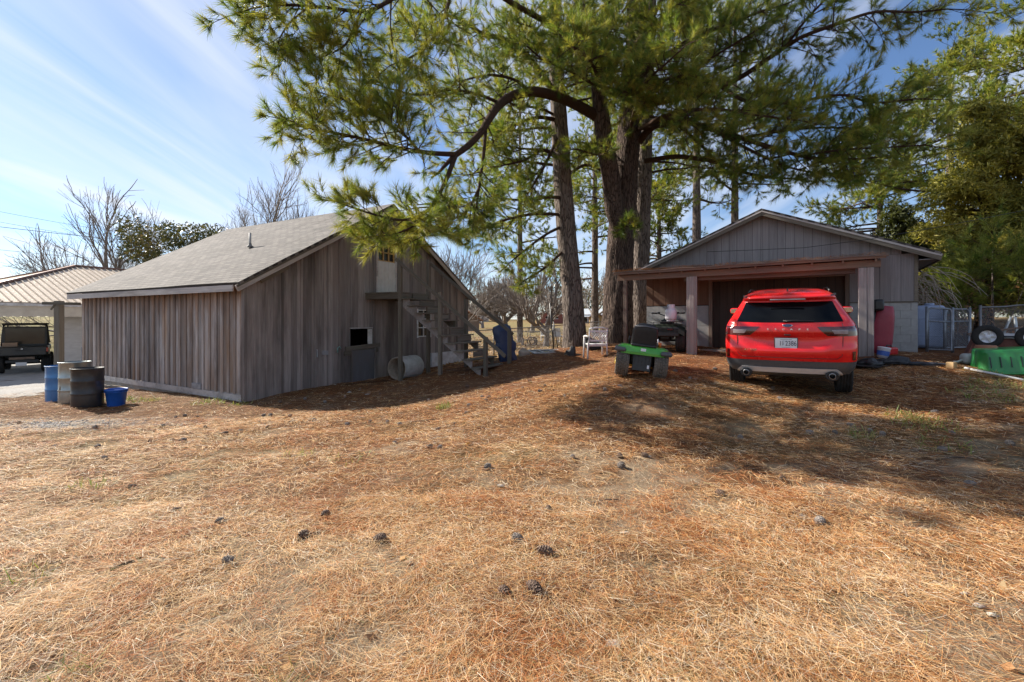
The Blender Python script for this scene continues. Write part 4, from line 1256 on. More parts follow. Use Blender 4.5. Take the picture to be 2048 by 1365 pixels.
# the crown above the frame, and limbs towards and away from the eye
for k in range(18):
    h = 7.0 + k * .5
    t = k / 18
    A.auto_limb(Vector((4.6 + .02 * k, 17, CZ + h * 1.1)), A.r.uniform(0, 6.28), A.r.uniform(3.0, 5.6) * (1 - .55 * t), .075 * (1 - .5 * t), .3, t0=.3, count=11, L=(.8, 1.5), ntw=6)
for az, h, L in ((-1.75, 7.2, 5.4), (-1.2, 7.6, 5.0), (-2.3, 7.4, 5.6), (-.7, 6.4, 5.0), (-2.7, 8.0, 5.5), (-1.5, 9.0, 4.5), (-.3, 7.5, 5.5)):
    A.auto_limb(Vector((4.4, 16.8, CZ + h * 1.1)), az, L, .08, .12, t0=.3, count=15, L=(.8, 1.6), flat=.5)
A.wood.build('branches', M_limb, pine, world=True)
SHIFT[0] = False
A.needles(pine, 'crown', M_needle, 34, .24, .0072, seed=4)
print('pine tufts', len(A.tp))

# ------------------------------------------------------------------ the second, grey trunk on the left of it
pine2 = thing('pine_tree', 'slimmer grey-barked pine standing left of the great pine', 'pine tree', tuple(on(2.28, 16.5)))
B = Pine(8)
mb = MB()
P, W = trace([(1152, 712, 16.5, 64), (1151, 692, 16.5, 52), (1148, 640, 16.5, 44), (1142, 560, 16.5, 40), (1133, 470, 16.5, 38), (1127, 380, 16.5, 37), (1122, 300, 16.5, 35), (1117, 220, 16.5, 32), (1113, 150, 16.5, 29), (1112, 80, 16.5, 27), (1110, 0, 16.5, 24), (1106, -150, 16.5, 18), (1100, -320, 16.5, 8)])
rough_trunk(mb, P, W, 36, .08, .05, 13, 9)
mb.build('trunk', M_bark_grey, pine2, world=True)
def L2(pts, **kw):
    P, W = trace(pts); B.limb(P, W, **kw)
L2([(1112, 190, 16.4, 13), (1065, 125, 15.8, 12), (1010, 80, 15.2, 10), (965, 68, 14.7, 9), (920, 38, 14.2, 7), (870, 30, 13.8, 5), (820, 50, 13.5, 3)], t0=.25, count=22, L=(.8, 1.5), flat=.7)
L2([(1118, 320, 16.4, 8), (1085, 300, 16.0, 6), (1050, 320, 15.6, 5), (1010, 330, 15.3, 3)], t0=.2, count=9, L=(.7, 1.3), flat=.8)
L2([(1122, 395, 16.3, 8), (1090, 395, 15.9, 6), (1040, 400, 15.5, 5), (990, 395, 15.2, 3)], t0=.2, count=10, L=(.7, 1.3), flat=.8, droop=.3)
L2([(1130, 450, 16.4, 7), (1090, 470, 16.0, 5), (1050, 500, 15.8, 4), (1020, 525, 15.6, 2)], t0=.2, count=10, L=(.6, 1.1), flat=.8, droop=.35)
L2([(1136, 350, 16.6, 8), (1170, 330, 17.2, 6), (1200, 340, 17.8, 4)], t0=.2, count=6, L=(.7, 1.2), flat=.8)
L2([(1114, 130, 16.4, 9), (1080, 90, 15.4, 7), (1070, 60, 14.5, 5), (1050, 50, 13.8, 3)], t0=.25, count=14, L=(.8, 1.5), flat=.8)
L2([(1114, 240, 16.4, 9), (1075, 235, 15.8, 7), (1030, 250, 15.3, 5), (1000, 270, 14.9, 3)], t0=.25, count=10, L=(.7, 1.3), flat=.8)
L2([(1128, 430, 16.4, 7), (1070, 428, 15.9, 6), (1010, 440, 15.5, 5), (955, 462, 15.2, 3)], t0=.2, count=13, L=(.6, 1.2), flat=.8, droop=.3)
L2([(1134, 495, 16.4, 6), (1090, 535, 16.0, 5), (1050, 560, 15.8, 3)], t0=.2, count=9, L=(.5, 1.0), flat=.8, droop=.3)
L2([(1118, 270, 16.4, 7), (1090, 330, 15.7, 6), (1060, 380, 15.2, 4)], t0=.2, count=10, L=(.6, 1.2), flat=.8, droop=.3)
for k in range(20):
    h = 5.6 + k * .45
    t = k / 20
    B.auto_limb(Vector((1.65 - .01 * k, 16.5, CZ + h)), B.r.uniform(0, 6.28), B.r.uniform(2.6, 4.4) * (1 - .5 * t), .06 * (1 - .5 * t), .3, t0=.3, count=9, L=(.8, 1.5))
B.wood.build('branches', M_limb, pine2, world=True)
B.needles(pine2, 'crown', M_needle, 28, .235, .0085, seed=6)

# ------------------------------------------------------------------ third trunk, close behind the great pine
pine3 = thing('pine_tree', 'rough pine trunk pressed close behind the right side of the great pine', 'pine tree', tuple(on(5.25, 19)))
C = Pine(15)
mb = MB()
P, W = trace([(1275, 700, 19, 44), (1278, 660, 19, 38), (1281, 560, 19, 34), (1284, 450, 19, 32), (1288, 350, 19, 30), (1291, 250, 19, 28), (1296, 120, 19, 24), (1302, 0, 19, 20), (1310, -200, 19, 12)])
rough_trunk(mb, P, W, 30, .09, .06, 23, 9)
mb.build('trunk', M_bark_grey, pine3, world=True)
for k in range(22):
    h = 4.6 + k * .5
    t = k / 22
    C.auto_limb(Vector((5.45, 19, CZ + h)), C.r.uniform(-1.2, 3.0), C.r.uniform(2.4, 4.2) * (1 - .5 * t), .06 * (1 - .5 * t), .25, t0=.3, count=8, L=(.8, 1.5))
C.wood.build('branches', M_limb, pine3, world=True)
C.needles(pine3, 'crown', M_needle, 22, .235, .0105, seed=7)

# ------------------------------------------------------------------ pines farther back
def back_pine(label, x, d, ytop, ybase, w, seed, ylow, spread, nl=22, per=18, width=.016, dens=7, az=(0, 6.28), pal=None, lean=0, light=.35, thick=1.0):
    X = (x - 1024) / F * d
    t_ = thing('pine_tree', label, 'pine tree', tuple(on(X, d)), group='pines in the background')
    p = Pine(seed)
    mb = MB()
    zt = CZ + (640 - ytop) / F * d; zb = gz(X, d) - .1
    zl = CZ + (640 - ylow) / F * d
    r0 = w / F * d / 2
    rough_trunk(mb, [(X, d, zb), (X + lean * .3, d, zb + (zt - zb) * .4), (X + lean, d, zt)], [r0 * 1.15, r0 * .85, r0 * .2], 14, .3, .04, seed, 6)
    mb.build('trunk', M_bark_grey, t_, world=True)
    for k in range(nl):
        f = (k + p.r.random()) / nl
        h = zl + (zt - zl) * f
        lx = X + lean * (h - zb) / (zt - zb)
        p.auto_limb(Vector((lx, d, h)), p.r.uniform(*az), spread * (1.05 - .8 * f) * p.r.uniform(.7, 1.2), r0 * .35 * (1 - .6 * f), .2 + .3 * f, t0=.3, count=dens, L=(.8, 1.6), ntw=5, size=thick, droop=.3)
    p.wood.build('branches', M_limb, t_, world=True)
    kw = {'pal': pal} if pal else {}
    p.needles(t_, 'crown', M_needle, per, .24, width, seed=seed + 1, light=light, **kw)
    return t_
YB = ((.08, .13, .027), (.145, .205, .037), (.24, .285, .05), (.34, .34, .075))
YG = ((.055, .10, .025), (.105, .165, .036), (.185, .24, .05), (.26, .28, .065))
back_pine('tall pine with bare lower trunk behind the left half of the garage', 1393, 27, -60, 690, 17, 31, 400, 3.6, 20)
back_pine('pine trunk with spreading branches behind the garage ridge', 1470, 29, -80, 690, 15, 33, 400, 4.0, 20)
back_pine('slender pale pine trunk seen left of the garage wall', 1276, 25, 250, 690, 15, 35, 420, 2.2, 10)
back_pine('bluish leafy pine between the great pine and the garage roof', 1318, 33, 330, 660, 12, 37, 560, 2.2, 26, 15, .025, 8)
back_pine('sunlit yellow green pine far behind the two trunks', 1190, 34, 60, 660, 13, 39, 560, 4.0, 30, 15, .027, 8, pal=YG)
back_pine('bright green pine behind the staircase and grey trunk', 1040, 30, 130, 660, 11, 41, 500, 4.2, 30, 15, .025, 8, pal=YG)
back_pine('tall sunlit pine rising over the cedar on the right', 2075, 19, 20, 640, 24, 43, 420, 5.0, 38, 17, .021, 9, pal=YB, light=.8)
back_pine('second tall pine at the right edge beyond the cedar', 1900, 25, 100, 640, 18, 45, 380, 4.0, 30, 16, .023, 8, pal=YB, light=.6)
back_pine('young bright green pine sapling behind the right fence', 1985, 13.2, 500, 640, 5, 47, 620, .8, 13, 22, .011, 5, pal=YG, light=1.0)
back_pine('pine whose tips hang over the garage roof from the right', 1760, 23, 230, 640, 14, 49, 480, 4.4, 24, 16, .02, 9)

# ------------------------------------------------------------------ leafless trees
def bare_tree(label, x, d, ytop, seed, spread=.55, trunk_px=12, group='bare winter trees', fork=3, levels=6, tw=.008, lean=0.0, mat=None, name='bare_tree', low=.25, upr=.25, nmul=1.0, X=None):
    X = (x - 1024) / F * d if X is None else X
    t_ = thing(name, label, 'tree', tuple(on(X, d)), group=group)
    r = random.Random(seed)
    z0 = gz(X, d) - .1
    H = CZ + (640 - ytop) / F * d - z0
    tr, br = MB(), MB()
    r0 = trunk_px / F * d / 2
    def rv(): return Vector((r.gauss(0, 1), r.gauss(0, 1), r.gauss(0, 1)))
    def grow(p, dr, L, rad, lev):
        pts = [p]; cur = dr.normalized(); n = 4 if lev < 3 else (3 if lev < 5 else 2)
        for i in range(n):
            cur = (cur + rv() * (.07 + .014 * lev) + Vector((0, 0, .05))).normalized()
            pts.append(pts[-1] + cur * (L / n))
        rr = [max(tw, rad * (1 - .45 * i / n)) for i in range(n + 1)]
        (tr if lev == 0 else br).tube(pts, rr, 10 if lev == 0 else (5 if lev < 3 else 3), False)
        if lev >= levels: return
        kids = fork if lev else fork + 2
        kids = max(2, int(round(kids * nmul * r.uniform(.8, 1.25))))
        for k in range(kids):
            t = 1.0 if k == 0 else r.uniform(low if lev == 0 else .3, 1.0)
            i = min(int(t * n), n - 1)
            b = pts[i] + (pts[i + 1] - pts[i]) * (t * n - i)
            tang = (pts[i + 1] - pts[i]).normalized()
            lat = rv(); lat = (lat - tang * lat.dot(tang)).normalized()
            a = spread * r.uniform(.5, 1.5) * (.5 if k == 0 else 1) * (1.7 if lev == 0 and k else 1)
            dd = tang * math.cos(a) + lat * math.sin(a) + Vector((0, 0, upr * .4 * (0 if lev == 0 else 1)))
            grow(b, dd, L * r.uniform(.66, .9) * (1.35 if lev == 0 else 1), max(tw, rad * (.72 if k == 0 else r.uniform(.4, .6))), lev + 1)
    grow(Vector((X, d, z0)), Vector((lean, 0, 1)), H * .20, r0, 0)
    tr.build('trunk', mat or M_grey_twig, t_, world=True)
    br.build('crown', mat or M_grey_twig, t_, world=True)
    return t_
bare_tree('broad bare tree spreading behind the carport roof', 262, 34, 345, 61, .46, 14, levels=6, tw=.007, lean=-.35, low=.25, nmul=1.0)
bare_tree('bare tree with long low boughs reaching left over the carport', 215, 30, 400, 62, .46, 11, levels=6, tw=.006, lean=-.8, low=.25, nmul=1.0)
bare_tree('tall fine-twigged bare tree above the barn roof ridge', 520, 40, 312, 63, .40, 12, levels=6, tw=.008, nmul=1.0)
bare_tree('smaller bare tree left of the tall one above the barn roof', 455, 42, 350, 64, .42, 10, levels=6, tw=.008, nmul=.95)
bare_tree('round many-stemmed bare tree in the field beyond the fence', 1012, 52, 545, 65, .5, 16, levels=6, tw=.022, low=.1, fork=4, nmul=.85)
bare_tree('thin forked bare tree beside the fence left of the pines', 1092, 25, 470, 66, .5, 14, levels=5, tw=.010)
bare_tree('slim straight bare tree in the field right of the round one', 1064, 45, 470, 67, .45, 11, levels=5, tw=.014)
bare_tree('bare tree whose boughs show past the right barn eave', 900, 30, 430, 68, .6, 10, levels=6, tw=.010)
bare_tree('bare tree far back between the two trunks', 1185, 60, 500, 69, .5, 10, levels=5, tw=.02)
bare_tree('far bare tree behind the brick house', 1100, 80, 520, 70, .5, 8, levels=5, tw=.03)
bare_tree('far bare tree at the left end of the field', 965, 75, 560, 71, .5, 8, levels=5, tw=.03)

# ------------------------------------------------------------------ leafy evergreens
def leaf_cloud(parent, name, centres, radii, n, size, pal, mat, seed, shell=.55, flat=1.0, quad=(1.0, .45)):
    g = np.random.default_rng(seed)
    C_ = np.array([tuple(c) for c in centres]); Rr = np.array(radii)
    wts = Rr ** 2; idx = g.choice(len(C_), n, p=wts / wts.sum())
    d = g.normal(0, 1, (n, 3)); d /= np.linalg.norm(d, axis=1, keepdims=True)
    rad = (shell + (1 - shell) * g.random(n)) * Rr[idx] * (1 + .25 * (vnoise(d[:, 0] * 3 + idx * 7, d[:, 1] * 3 + d[:, 2] * 3, seed) - .5) * 2)
    P = C_[idx] + d * rad[:, None] * np.array([1, 1, flat])
    a = g.normal(0, 1, (n, 3)) + d * .8; a /= np.linalg.norm(a, axis=1, keepdims=True)
    b = np.cross(a, g.normal(0, 1, (n, 3))); b /= np.linalg.norm(b, axis=1, keepdims=True)
    s_ = size * g.uniform(.6, 1.3, n)
    A1 = a * (s_ * quad[0])[:, None]; B1 = b * (s_ * quad[1])[:, None]
    V = np.stack([P, P + A1 * .5 + B1 * .5, P + A1, P + A1 * .5 - B1 * .5], 1).reshape(-1, 3)
    Fq = (np.arange(n) * 4)[:, None] + [0, 1, 2, 3]
    pal = np.array(pal)
    tone = np.clip(vnoise(P[:, 0] * 1.3, P[:, 2] * 1.3 + P[:, 1], seed + 3) * .6 + g.random(n) * .5, 0, .999) * (len(pal) - 1)
    i0 = tone.astype(int); f = (tone - i0)[:, None]
    c = (pal[i0] * (1 - f) + pal[np.minimum(i0 + 1, len(pal) - 1)] * f) * g.uniform(.75, 1.2, (n, 1))
    inv = np.array(MATRIX[parent].inverted())
    V = (np.c_[V, np.ones(len(V))] @ inv.T)[:, :3]
    o = link(name, np_mesh(name, V, Fq, 4, mat, np.repeat(c, 4, 0)), parent)
    o['kind'] = 'stuff'
    return o

mag = thing('magnolia_tree', 'dark glossy evergreen tree behind the barn roof and carport', 'tree', tuple(on(-22.0, 30)))
r = random.Random(4)
mb = MB(); mb.tube([on(-22.0, 30, -.1), on(-21.9, 30, 2.0), on(-22.1, 30, 4.4)], [.22, .17, .08], 10)
for k in range(9): mb.tube([(-22, 30, CZ + .3 + k * .3), (-22 + r.uniform(-2.6, 2.6), 30 + r.uniform(-1.5, 1.5), CZ + 2 + k * .35)], [.07, .02], 6)
mb.build('trunk', M_bark_grey, mag, world=True)
cs = [px(r.uniform(250, 440), r.uniform(452, 540), 30 + r.uniform(-2, 2)) for k in range(34)]
leaf_cloud(mag, 'crown', cs, [r.uniform(.5, .95) for _ in cs], 9000, .20, ((.025, .035, .012), (.045, .055, .02), (.09, .09, .03), (.12, .085, .04)), M_leaf, 5)

def cedar(label, x, d, ytop, ylow, seed, wtop, wlow, n, pal, size=.17, ntwig=120, name='cedar_tree', ybase=None):
    X = (x - 1024) / F * d
    t_ = thing(name, label, 'tree', tuple(on(X, d)))
    r = random.Random(seed)
    zt = CZ + (640 - ytop) / F * d; zl = CZ + (640 - ylow) / F * d; z0 = gz(X, d) - .1
    mb = MB(); rough_trunk(mb, [(X, d, z0), (X + .1, d, (z0 + zt) / 2), (X, d, zt)], [.24, .16, .03], 14, .2, .05, seed, 6)
    mb.build('trunk', M_bark, t_, world=True)
    wb = MB(); cs, rs = [], []
    for k in range(ntwig):
        f = (k + r.random()) / ntwig
        h = zl + (zt - zl) * f
        w = (wlow + (wtop - wlow) * f) * (.75 + .5 * r.random())
        az = r.uniform(0, 6.28)
        q = None
        e = Vector((X + math.cos(az) * w, d + math.sin(az) * w, h + r.uniform(-.1, .35) * w))
        b = Vector((X, d, h - .15 * w))
        wb.tube([b, (b + e) / 2 + Vector((0, 0, .1)), e], [.03, .02, .008], 4, False)
        for s_ in range(4):
            t = .35 + .65 * (s_ + r.random()) / 4
            cs.append(b.lerp(e, t) + Vector((r.gauss(0, .12), r.gauss(0, .12), r.gauss(0, .1)))); rs.append(r.uniform(.16, .36) * (1.0 if w > .8 else .7))
    wb.build('branches', M_limb, t_, world=True)
    leaf_cloud(t_, 'crown', cs, rs, n, size, pal, M_cedar, seed, .35, .8, (1.0, .28))
    return t_
CP = ((.07, .085, .02), (.17, .175, .035), (.32, .285, .055), (.44, .36, .08))
cedar('large golden green cedar behind the fence right of the garage', 1965, 15.5, 215, 600, 71, .35, 2.3, 46000, CP, .17, 150)
cedar('dark lower cedar between the garage roof and the large cedar', 1800, 19, 420, 600, 72, .3, 1.8, 20000, ((.025, .035, .012), (.05, .06, .018), (.09, .10, .025)), .2, 80)
cedar('cedar at the right edge of the picture', 2110, 14, 180, 600, 73, .4, 2.0, 26000, CP, .17, 100)

# brown leaved oak brush and pale vines by the right fence
brush = thing('oak_brush', 'low brush with dead brown leaves behind the gate', 'bush', tuple(on(12.4, 13.4)))
r = random.Random(6)
mb = MB(); cs = []
for k in range(46):
    b = on(12.4 + r.uniform(-1.6, 2.0), 13.4 + r.uniform(-.6, .8), -.05)
    e = b + Vector((r.gauss(0, .3), r.gauss(0, .3), r.uniform(.7, 1.7)))
    mb.tube([b, (b + e) / 2 + Vector((r.gauss(0, .1), 0, 0)), e], [.014, .01, .004], 4, False); cs += [e, (b + e * 2) / 3]
mb.build('stems', M_grey_twig, brush, world=True)
leaf_cloud(brush, 'leaves', cs, [.28] * len(cs), 1500, .10, ((.22, .11, .06), (.36, .19, .11), (.46, .30, .2)), leaf_mat('dead_oak_leaves', .35, .6), 8, .2)
vine = thing('dead_vine', 'pale dead vine heaped beside the garage corner', 'bush', tuple(on(11.3, 13.0)))
mb = MB(); r = random.Random(12)
for k in range(150):
    b = Vector((11.3 + r.gauss(0, .28), 13.0 + r.gauss(0, .3), gz(11.3, 13) + r.uniform(1.2, 2.35)))
    pts = [b]; cur = Vector((r.gauss(0, .6), r.gauss(0, .6), .2))
    for i in range(5):
        cur = cur + Vector((r.gauss(0, .2), r.gauss(0, .2), -.38)); pts.append(pts[-1] + cur.normalized() * .26)
    mb.tube(pts, [.011, .010, .009, .007, .006, .004], 3, False)
mb.build('stems', pm('dead_vine_stems', (.46, .38, .31), (.33, .26, .2), .9, 9), vine, world=True)

# ------------------------------------------------------------------ far woods that read as one mass
def woods(name, label, arc, d, h, n, pal, seed, twig=True):
    g = np.random.default_rng(seed)
    th = g.uniform(arc[0], arc[1], n); dd = d + g.uniform(-8, 14, n)
    X = np.tan(th) * dd; Y = dd
    hh = h * (.55 + .6 * vnoise(th * 30, th * 0, seed)) * g.random(n) ** .6
    Z = ground_z(X, Y) + hh
    s_ = g.uniform(.5, 1.7, n)
    a = np.stack([g.normal(0, .45, n), g.normal(0, .4, n), np.abs(g.normal(0, 1, n)) + .2], -1); a /= np.linalg.norm(a, axis=1, keepdims=True)
    b = np.stack([g.normal(0, 1, n), g.normal(0, .5, n), g.normal(0, .3, n)], -1); b /= np.linalg.norm(b, axis=1, keepdims=True)
    P = np.stack([X, Y, Z], -1)
    wdt = .05 if twig else .35
    V = np.stack([P, P + a * (s_ * .5)[:, None] + b * wdt, P + a * s_[:, None], P + a * (s_ * .5)[:, None] - b * wdt], 1).reshape(-1, 3)
    pal = np.array(pal); c = pal[g.integers(0, len(pal), n)] * g.uniform(.7, 1.2, (n, 1))
    o = link(name, np_mesh(name, V, (np.arange(n) * 4)[:, None] + [0, 1, 2, 3], 4, M_leaf, np.repeat(c, 4, 0)))
    tag(o, label, 'woods', kind='stuff')
BR = ((.20, .155, .13), (.26, .20, .165), (.15, .115, .10), (.22, .15, .11))
woods('far_woods', 'brown leafless woods along the horizon', (-.95, .95), 140, 9.5, 36000, BR, 3)
woods('far_evergreens', 'dark evergreens among the far woods', (-.95, .95), 155, 11, 12000, ((.05, .06, .03), (.08, .085, .04)), 4, False)
woods('right_thicket', 'brushy brown thicket behind the cedars', (.62, .86), 27, 4.6, 16000, ((.16, .115, .08), (.22, .16, .11), (.10, .08, .05), (.09, .10, .035)), 6)
# ================================================================== vehicles
def text_mesh(body, size, mat, parent, name, m, extrude=.002, sx=1.0, shear=0.0):
    cu = bpy.data.curves.new(name, 'FONT')
    cu.body = body; cu.size = size; cu.extrude = extrude; cu.align_x = 'CENTER'; cu.align_y = 'CENTER'; cu.shear = shear
    ob = bpy.data.objects.new(name, cu)
    me = bpy.data.meshes.new_from_object(ob)
    bpy.data.objects.remove(ob); bpy.data.curves.remove(cu)
    me.transform(Matrix.Diagonal((sx, 1, 1, 1)))
    me.name = name
    me.materials.clear(); me.materials.append(mat)
    return link(name, me, parent, m)
# lettering that faces backwards (towards -y): letter x -> x, letter y -> z
def facing_back(x, y, z, tilt=0.0): return Matrix.Translation((x, y, z)) @ Matrix.Rotation(R(90) - tilt, 4, 'X')

M_red = pm('red_car_paint', (.78, .007, .008), (.70, .005, .006), .25, 2.0, coat=.6, metal=.1, spec=.5)
M_clad = pm('grey_plastic_cladding', (.085, .088, .093), (.065, .068, .072), .45, 30)
M_silver = pm('silver_trim', (.66, .67, .69), (.58, .59, .61), .38, 6, metal=.1)
M_chrome = pm('chrome', (.75, .76, .78), (.65, .66, .68), .15, 6, metal=1.0)
M_black = pm('black_plastic', (.018, .018, .019), (.012, .012, .013), .4, 20)
M_glassdark = glass_mat('tinted_glass', (.003, .0035, .004), .03)
M_glassdark.node_tree.nodes['Principled BSDF'].inputs['Specular IOR Level'].default_value = .18
M_tyre = pm('tyre_rubber', (.020, .0195, .019), (.013, .0125, .012), .85, 30, bmp=.3, dirt=(.08, .06, .04), dirt_amt=.2)
M_lamp_red = pm('red_lamp_lens', (.085, .003, .005), (.05, .002, .003), .12, 5, coat=1.0)
M_lamp_clear = pm('clear_lamp_lens', (.30, .24, .24), (.20, .13, .13), .2, 14, stretch=(1, 1, 6), coat=.6)
M_plate = pm('licence_plate', (.72, .73, .76), (.66, .67, .70), .4, 6)
M_ink = pm('plate_ink', (.02, .025, .05), None, .5)
M_badge = pm('blue_badge', (.02, .05, .16), None, .2, coat=1.0)
M_mirror = pm('mirror_glass', (.8, .82, .85), None, .03, metal=1.0)
M_rim = pm('alloy_rim', (.40, .40, .41), (.3, .3, .31), .35, 6, metal=.8)
M_seatfab = pm('dark_interior_fabric', (.02, .02, .022), None, .9)

def wheel(parent, x, y, z, r, w, rim_r, rim_mat, side, tread=0, lug=0, name='wheel', grooves=4, hub=True):
    """tyre and rim turning on the x axis; side = +1 outward to +x"""
    m = Matrix.Translation((x, y, z)) @ Matrix.Rotation(R(90), 4, 'Y')
    h = w / 2
    prof = [(rim_r, -h * .78), (rim_r + .02, -h * .95), (r * .80, -h * 1.0), (r * .93, -h * .96), (r * .985, -h * .84)]
    n = grooves
    for k in range(n):
        c = -h * .84 + (h * 1.68) * (k + 1) / (n + 1)
        g_ = h * .05
        prof += [(r, c - g_ * 1.6), (r - .009, c - g_), (r - .009, c + g_), (r, c + g_ * 1.6)]
    prof += [(r * .985, h * .84), (r * .93, h * .96), (r * .80, h), (rim_r + .02, h * .95), (rim_r, h * .78)]
    ty = MB().lathe(prof, 40, m, close=True)
    if lug:
        for k in range(lug):
            for row in range(tread):
                a = 2 * math.pi * (k + .5 * (row % 2)) / lug
                c = -h * .8 + h * 1.6 * (row + .5) / tread
                q = m @ Matrix.Rotation(a, 4, 'Z') @ Matrix.Translation((r + .004, 0, c))
                ty.box((0, 0, 0), (1, 1, 1), None)
                k0 = len(ty.v) - 8
                for i in range(8):
                    p = Vector(ty.v[k0 + i]); ty.v[k0 + i] = tuple(q @ Vector((p.x * .018, p.y * r * 3.2 / lug, p.z * h * .95 / tread)))
    t = ty.build(name, M_tyre, parent)
    s = side
    rp = [(0.0, s * h * .35), (rim_r * .25, s * h * .42), (rim_r * .3, s * h * .30), (rim_r * .82, s * h * .22), (rim_r * .9, s * h * .55), (rim_r, s * h * .72), (rim_r + .012, s * h * .80), (rim_r - .01, s * h * .6), (rim_r - .01, -s * h * .7)]
    rb = MB().lathe(rp, 28, m)
    rb.build('rim', rim_mat, t)
    return t

# ------------------------------------------------------------------ the red car
CH = R(31.4)
rear = Vector((4.47, 7.38, 0)); hd = Vector((math.sin(CH), math.cos(CH), 0)); rt = Vector((math.cos(CH), -math.sin(CH), 0))
def cg(x, y):
    p = rear + rt * x + hd * y; return gz(p.x, p.y)
zr_l, zr_r, zf_l, zf_r = cg(-.8, .95), cg(.8, .95), cg(-.8, 3.66), cg(.8, 3.66)
zr, zf = (zr_l + zr_r) / 2, (zf_l + zf_r) / 2
pit = math.atan2(zf - zr, 2.71); rol = math.atan2((zr_l + zf_l - zr_r - zf_r) / 2, 1.6)
car_z = zr - .95 * math.tan(pit)
car = thing('parked_car', 'bright red compact SUV parked tail-out at the garage porch', 'car', (rear.x, rear.y, car_z - .015), -CH, tilt=Matrix.Rotation(pit, 4, 'X') @ Matrix.Rotation(rol, 4, 'Y') @ Matrix.Diagonal((1, 1, 1.06, 1)))
TB = np.array([  # z, half width, rear y, front y
    (.24, .74, .30, 4.36), (.30, .86, .13, 4.47), (.40, .915, .045, 4.54), (.52, .935, .012, 4.57), (.62, .942, .0, 4.575), (.70, .944, .006, 4.57), (.78, .944, .030, 4.56), (.88, .941, .040, 4.52),
    (.96, .934, .045, 4.42), (1.01, .925, .052, 4.20), (1.05, .912, .065, 3.62), (1.09, .893, .085, 3.42), (1.14, .868, .125, 3.30), (1.26, .812, .225, 3.05), (1.38, .757, .315, 2.80), (1.47, .715, .375, 2.60),
    (1.515, .69, .385, 2.46), (1.535, .682, .30, 2.40), (1.565, .668, .275, 2.30), (1.595, .645, .32, 2.18), (1.63, .585, .48, 2.0), (1.66, .48, .78, 1.75), (1.675, .30, 1.1, 1.5)])
def tb(z, k): return float(np.interp(z, TB[:, 0], TB[:, k]))
def rear_y(x, z):
    w = tb(z, 1); u = min(1.0, abs(x) / w)
    dpt = .42 if z < 1.08 else .34
    nexp = 5.0 if z < 1.0 else 4.2
    y = tb(z, 2) + dpt * (1 - max(0.0, 1 - u ** nexp) ** (1 / nexp)) + .05 * u * u
    a = max(0, 1 - ((z - .80) / .12) ** 4) * max(0, 1 - (abs(x) / (.62 + (z - .8) * .9)) ** 8)
    return y + .032 * a
zs = [.505, .53, .56, .60, .64, .68, .71, .74, .77, .80, .83, .86, .89, .92, .95, .98, 1.01, 1.035, 1.06, 1.09, 1.14, 1.20, 1.26, 1.32, 1.38, 1.43, 1.47, 1.50, 1.515, 1.525, 1.535, 1.55, 1.565, 1.58, 1.595, 1.615, 1.63, 1.648, 1.66, 1.669, 1.675]
def ring(z, inset=0.0):
    w = tb(z, 1) - inset; f = tb(z, 3) - inset
    xs = [math.sin(math.pi / 2 * (-1 + 2 * i / 40)) * w for i in range(41)]
    pts = [(x, rear_y(x * .9999, z) + inset, z) for x in xs]
    y0 = rear_y(w * .9999, z); y1 = f - .55 if z < 1.0 else f - .35
    y1 = max(y1, y0 + .05)
    side = [(w, y0 + (y1 - y0) * (i + 1) / 30, z) for i in range(30)]
    fr = []
    for i in range(1, 26):
        x = w * math.cos(math.pi * i / 26); u = abs(x) / w
        fr.append((x, y1 + (f - y1) * max(0, 1 - u ** 3) ** (1 / 2.2), z))
    left = [(-p[0], p[1], z) for p in side[::-1]]
    allp = pts + side + fr + left
    out = []
    for (x, y, z_) in allp:
        if abs(x) > w * .9:
            for cy in (.95, 3.66):
                q = .415 ** 2 - (y - cy) ** 2
                if q > 0: z_ = max(z_, min(.36 + math.sqrt(q), .78) if z_ < .78 else z_)
        out.append(Vector((x, y, z_)))
    return out
def loft(zlist, name, mat, parent, inset=0.0, cap_top=False, cap_bot=False):
    rings = [ring(z, inset) for z in zlist]
    n = len(rings[0]); mb = MB()
    vs = [p for r_ in rings for p in r_]
    fs = [(i * n + k, i * n + (k + 1) % n, (i + 1) * n + (k + 1) % n, (i + 1) * n + k) for i in range(len(rings) - 1) for k in range(n)]
    if cap_top: fs.append(tuple((len(rings) - 1) * n + k for k in range(n)))
    if cap_bot: fs.append(tuple(range(n))[::-1])
    mb.add(vs, fs, True)
    return mb.build(name, mat, parent)
body = loft(zs, 'body', M_red, car, cap_top=True)
loft([.225, .26, .30, .34, .38, .42, .46, .49, .503], 'lower_cladding', M_clad, car, inset=-.004, cap_bot=True)
def rpatch(name, mat, parent, xl, xr, z0, z1, off=.006, nx=24, nz=10, shape=None, thick=.0):
    """a piece lying on the tail of the car; xl(z), xr(z) are its edges"""
    def fn(u, v):
        z = z0 + (z1 - z0) * v
        a, b = xl(v), xr(v)
        x = a + (b - a) * u
        if shape: z = shape(x, z, u, v)
        return Vector((x, rear_y(x, z) - off, z))
    mb = MB(); mb.grid(lambda u, v: fn(1 - u, v), nx, nz)
    e = .012
    for edge in (lambda t: fn(t, 0), lambda t: fn(1 - t, 1)):
        mb.grid(lambda u, v: edge(u) + Vector((0, e * v, 0)), nx, 1)
    for edge in (lambda t: fn(0, 1 - t), lambda t: fn(1, t)):
        mb.grid(lambda u, v: edge(u) + Vector((0, e * v, 0)), nz, 1)
    return mb.build(name, mat, parent)
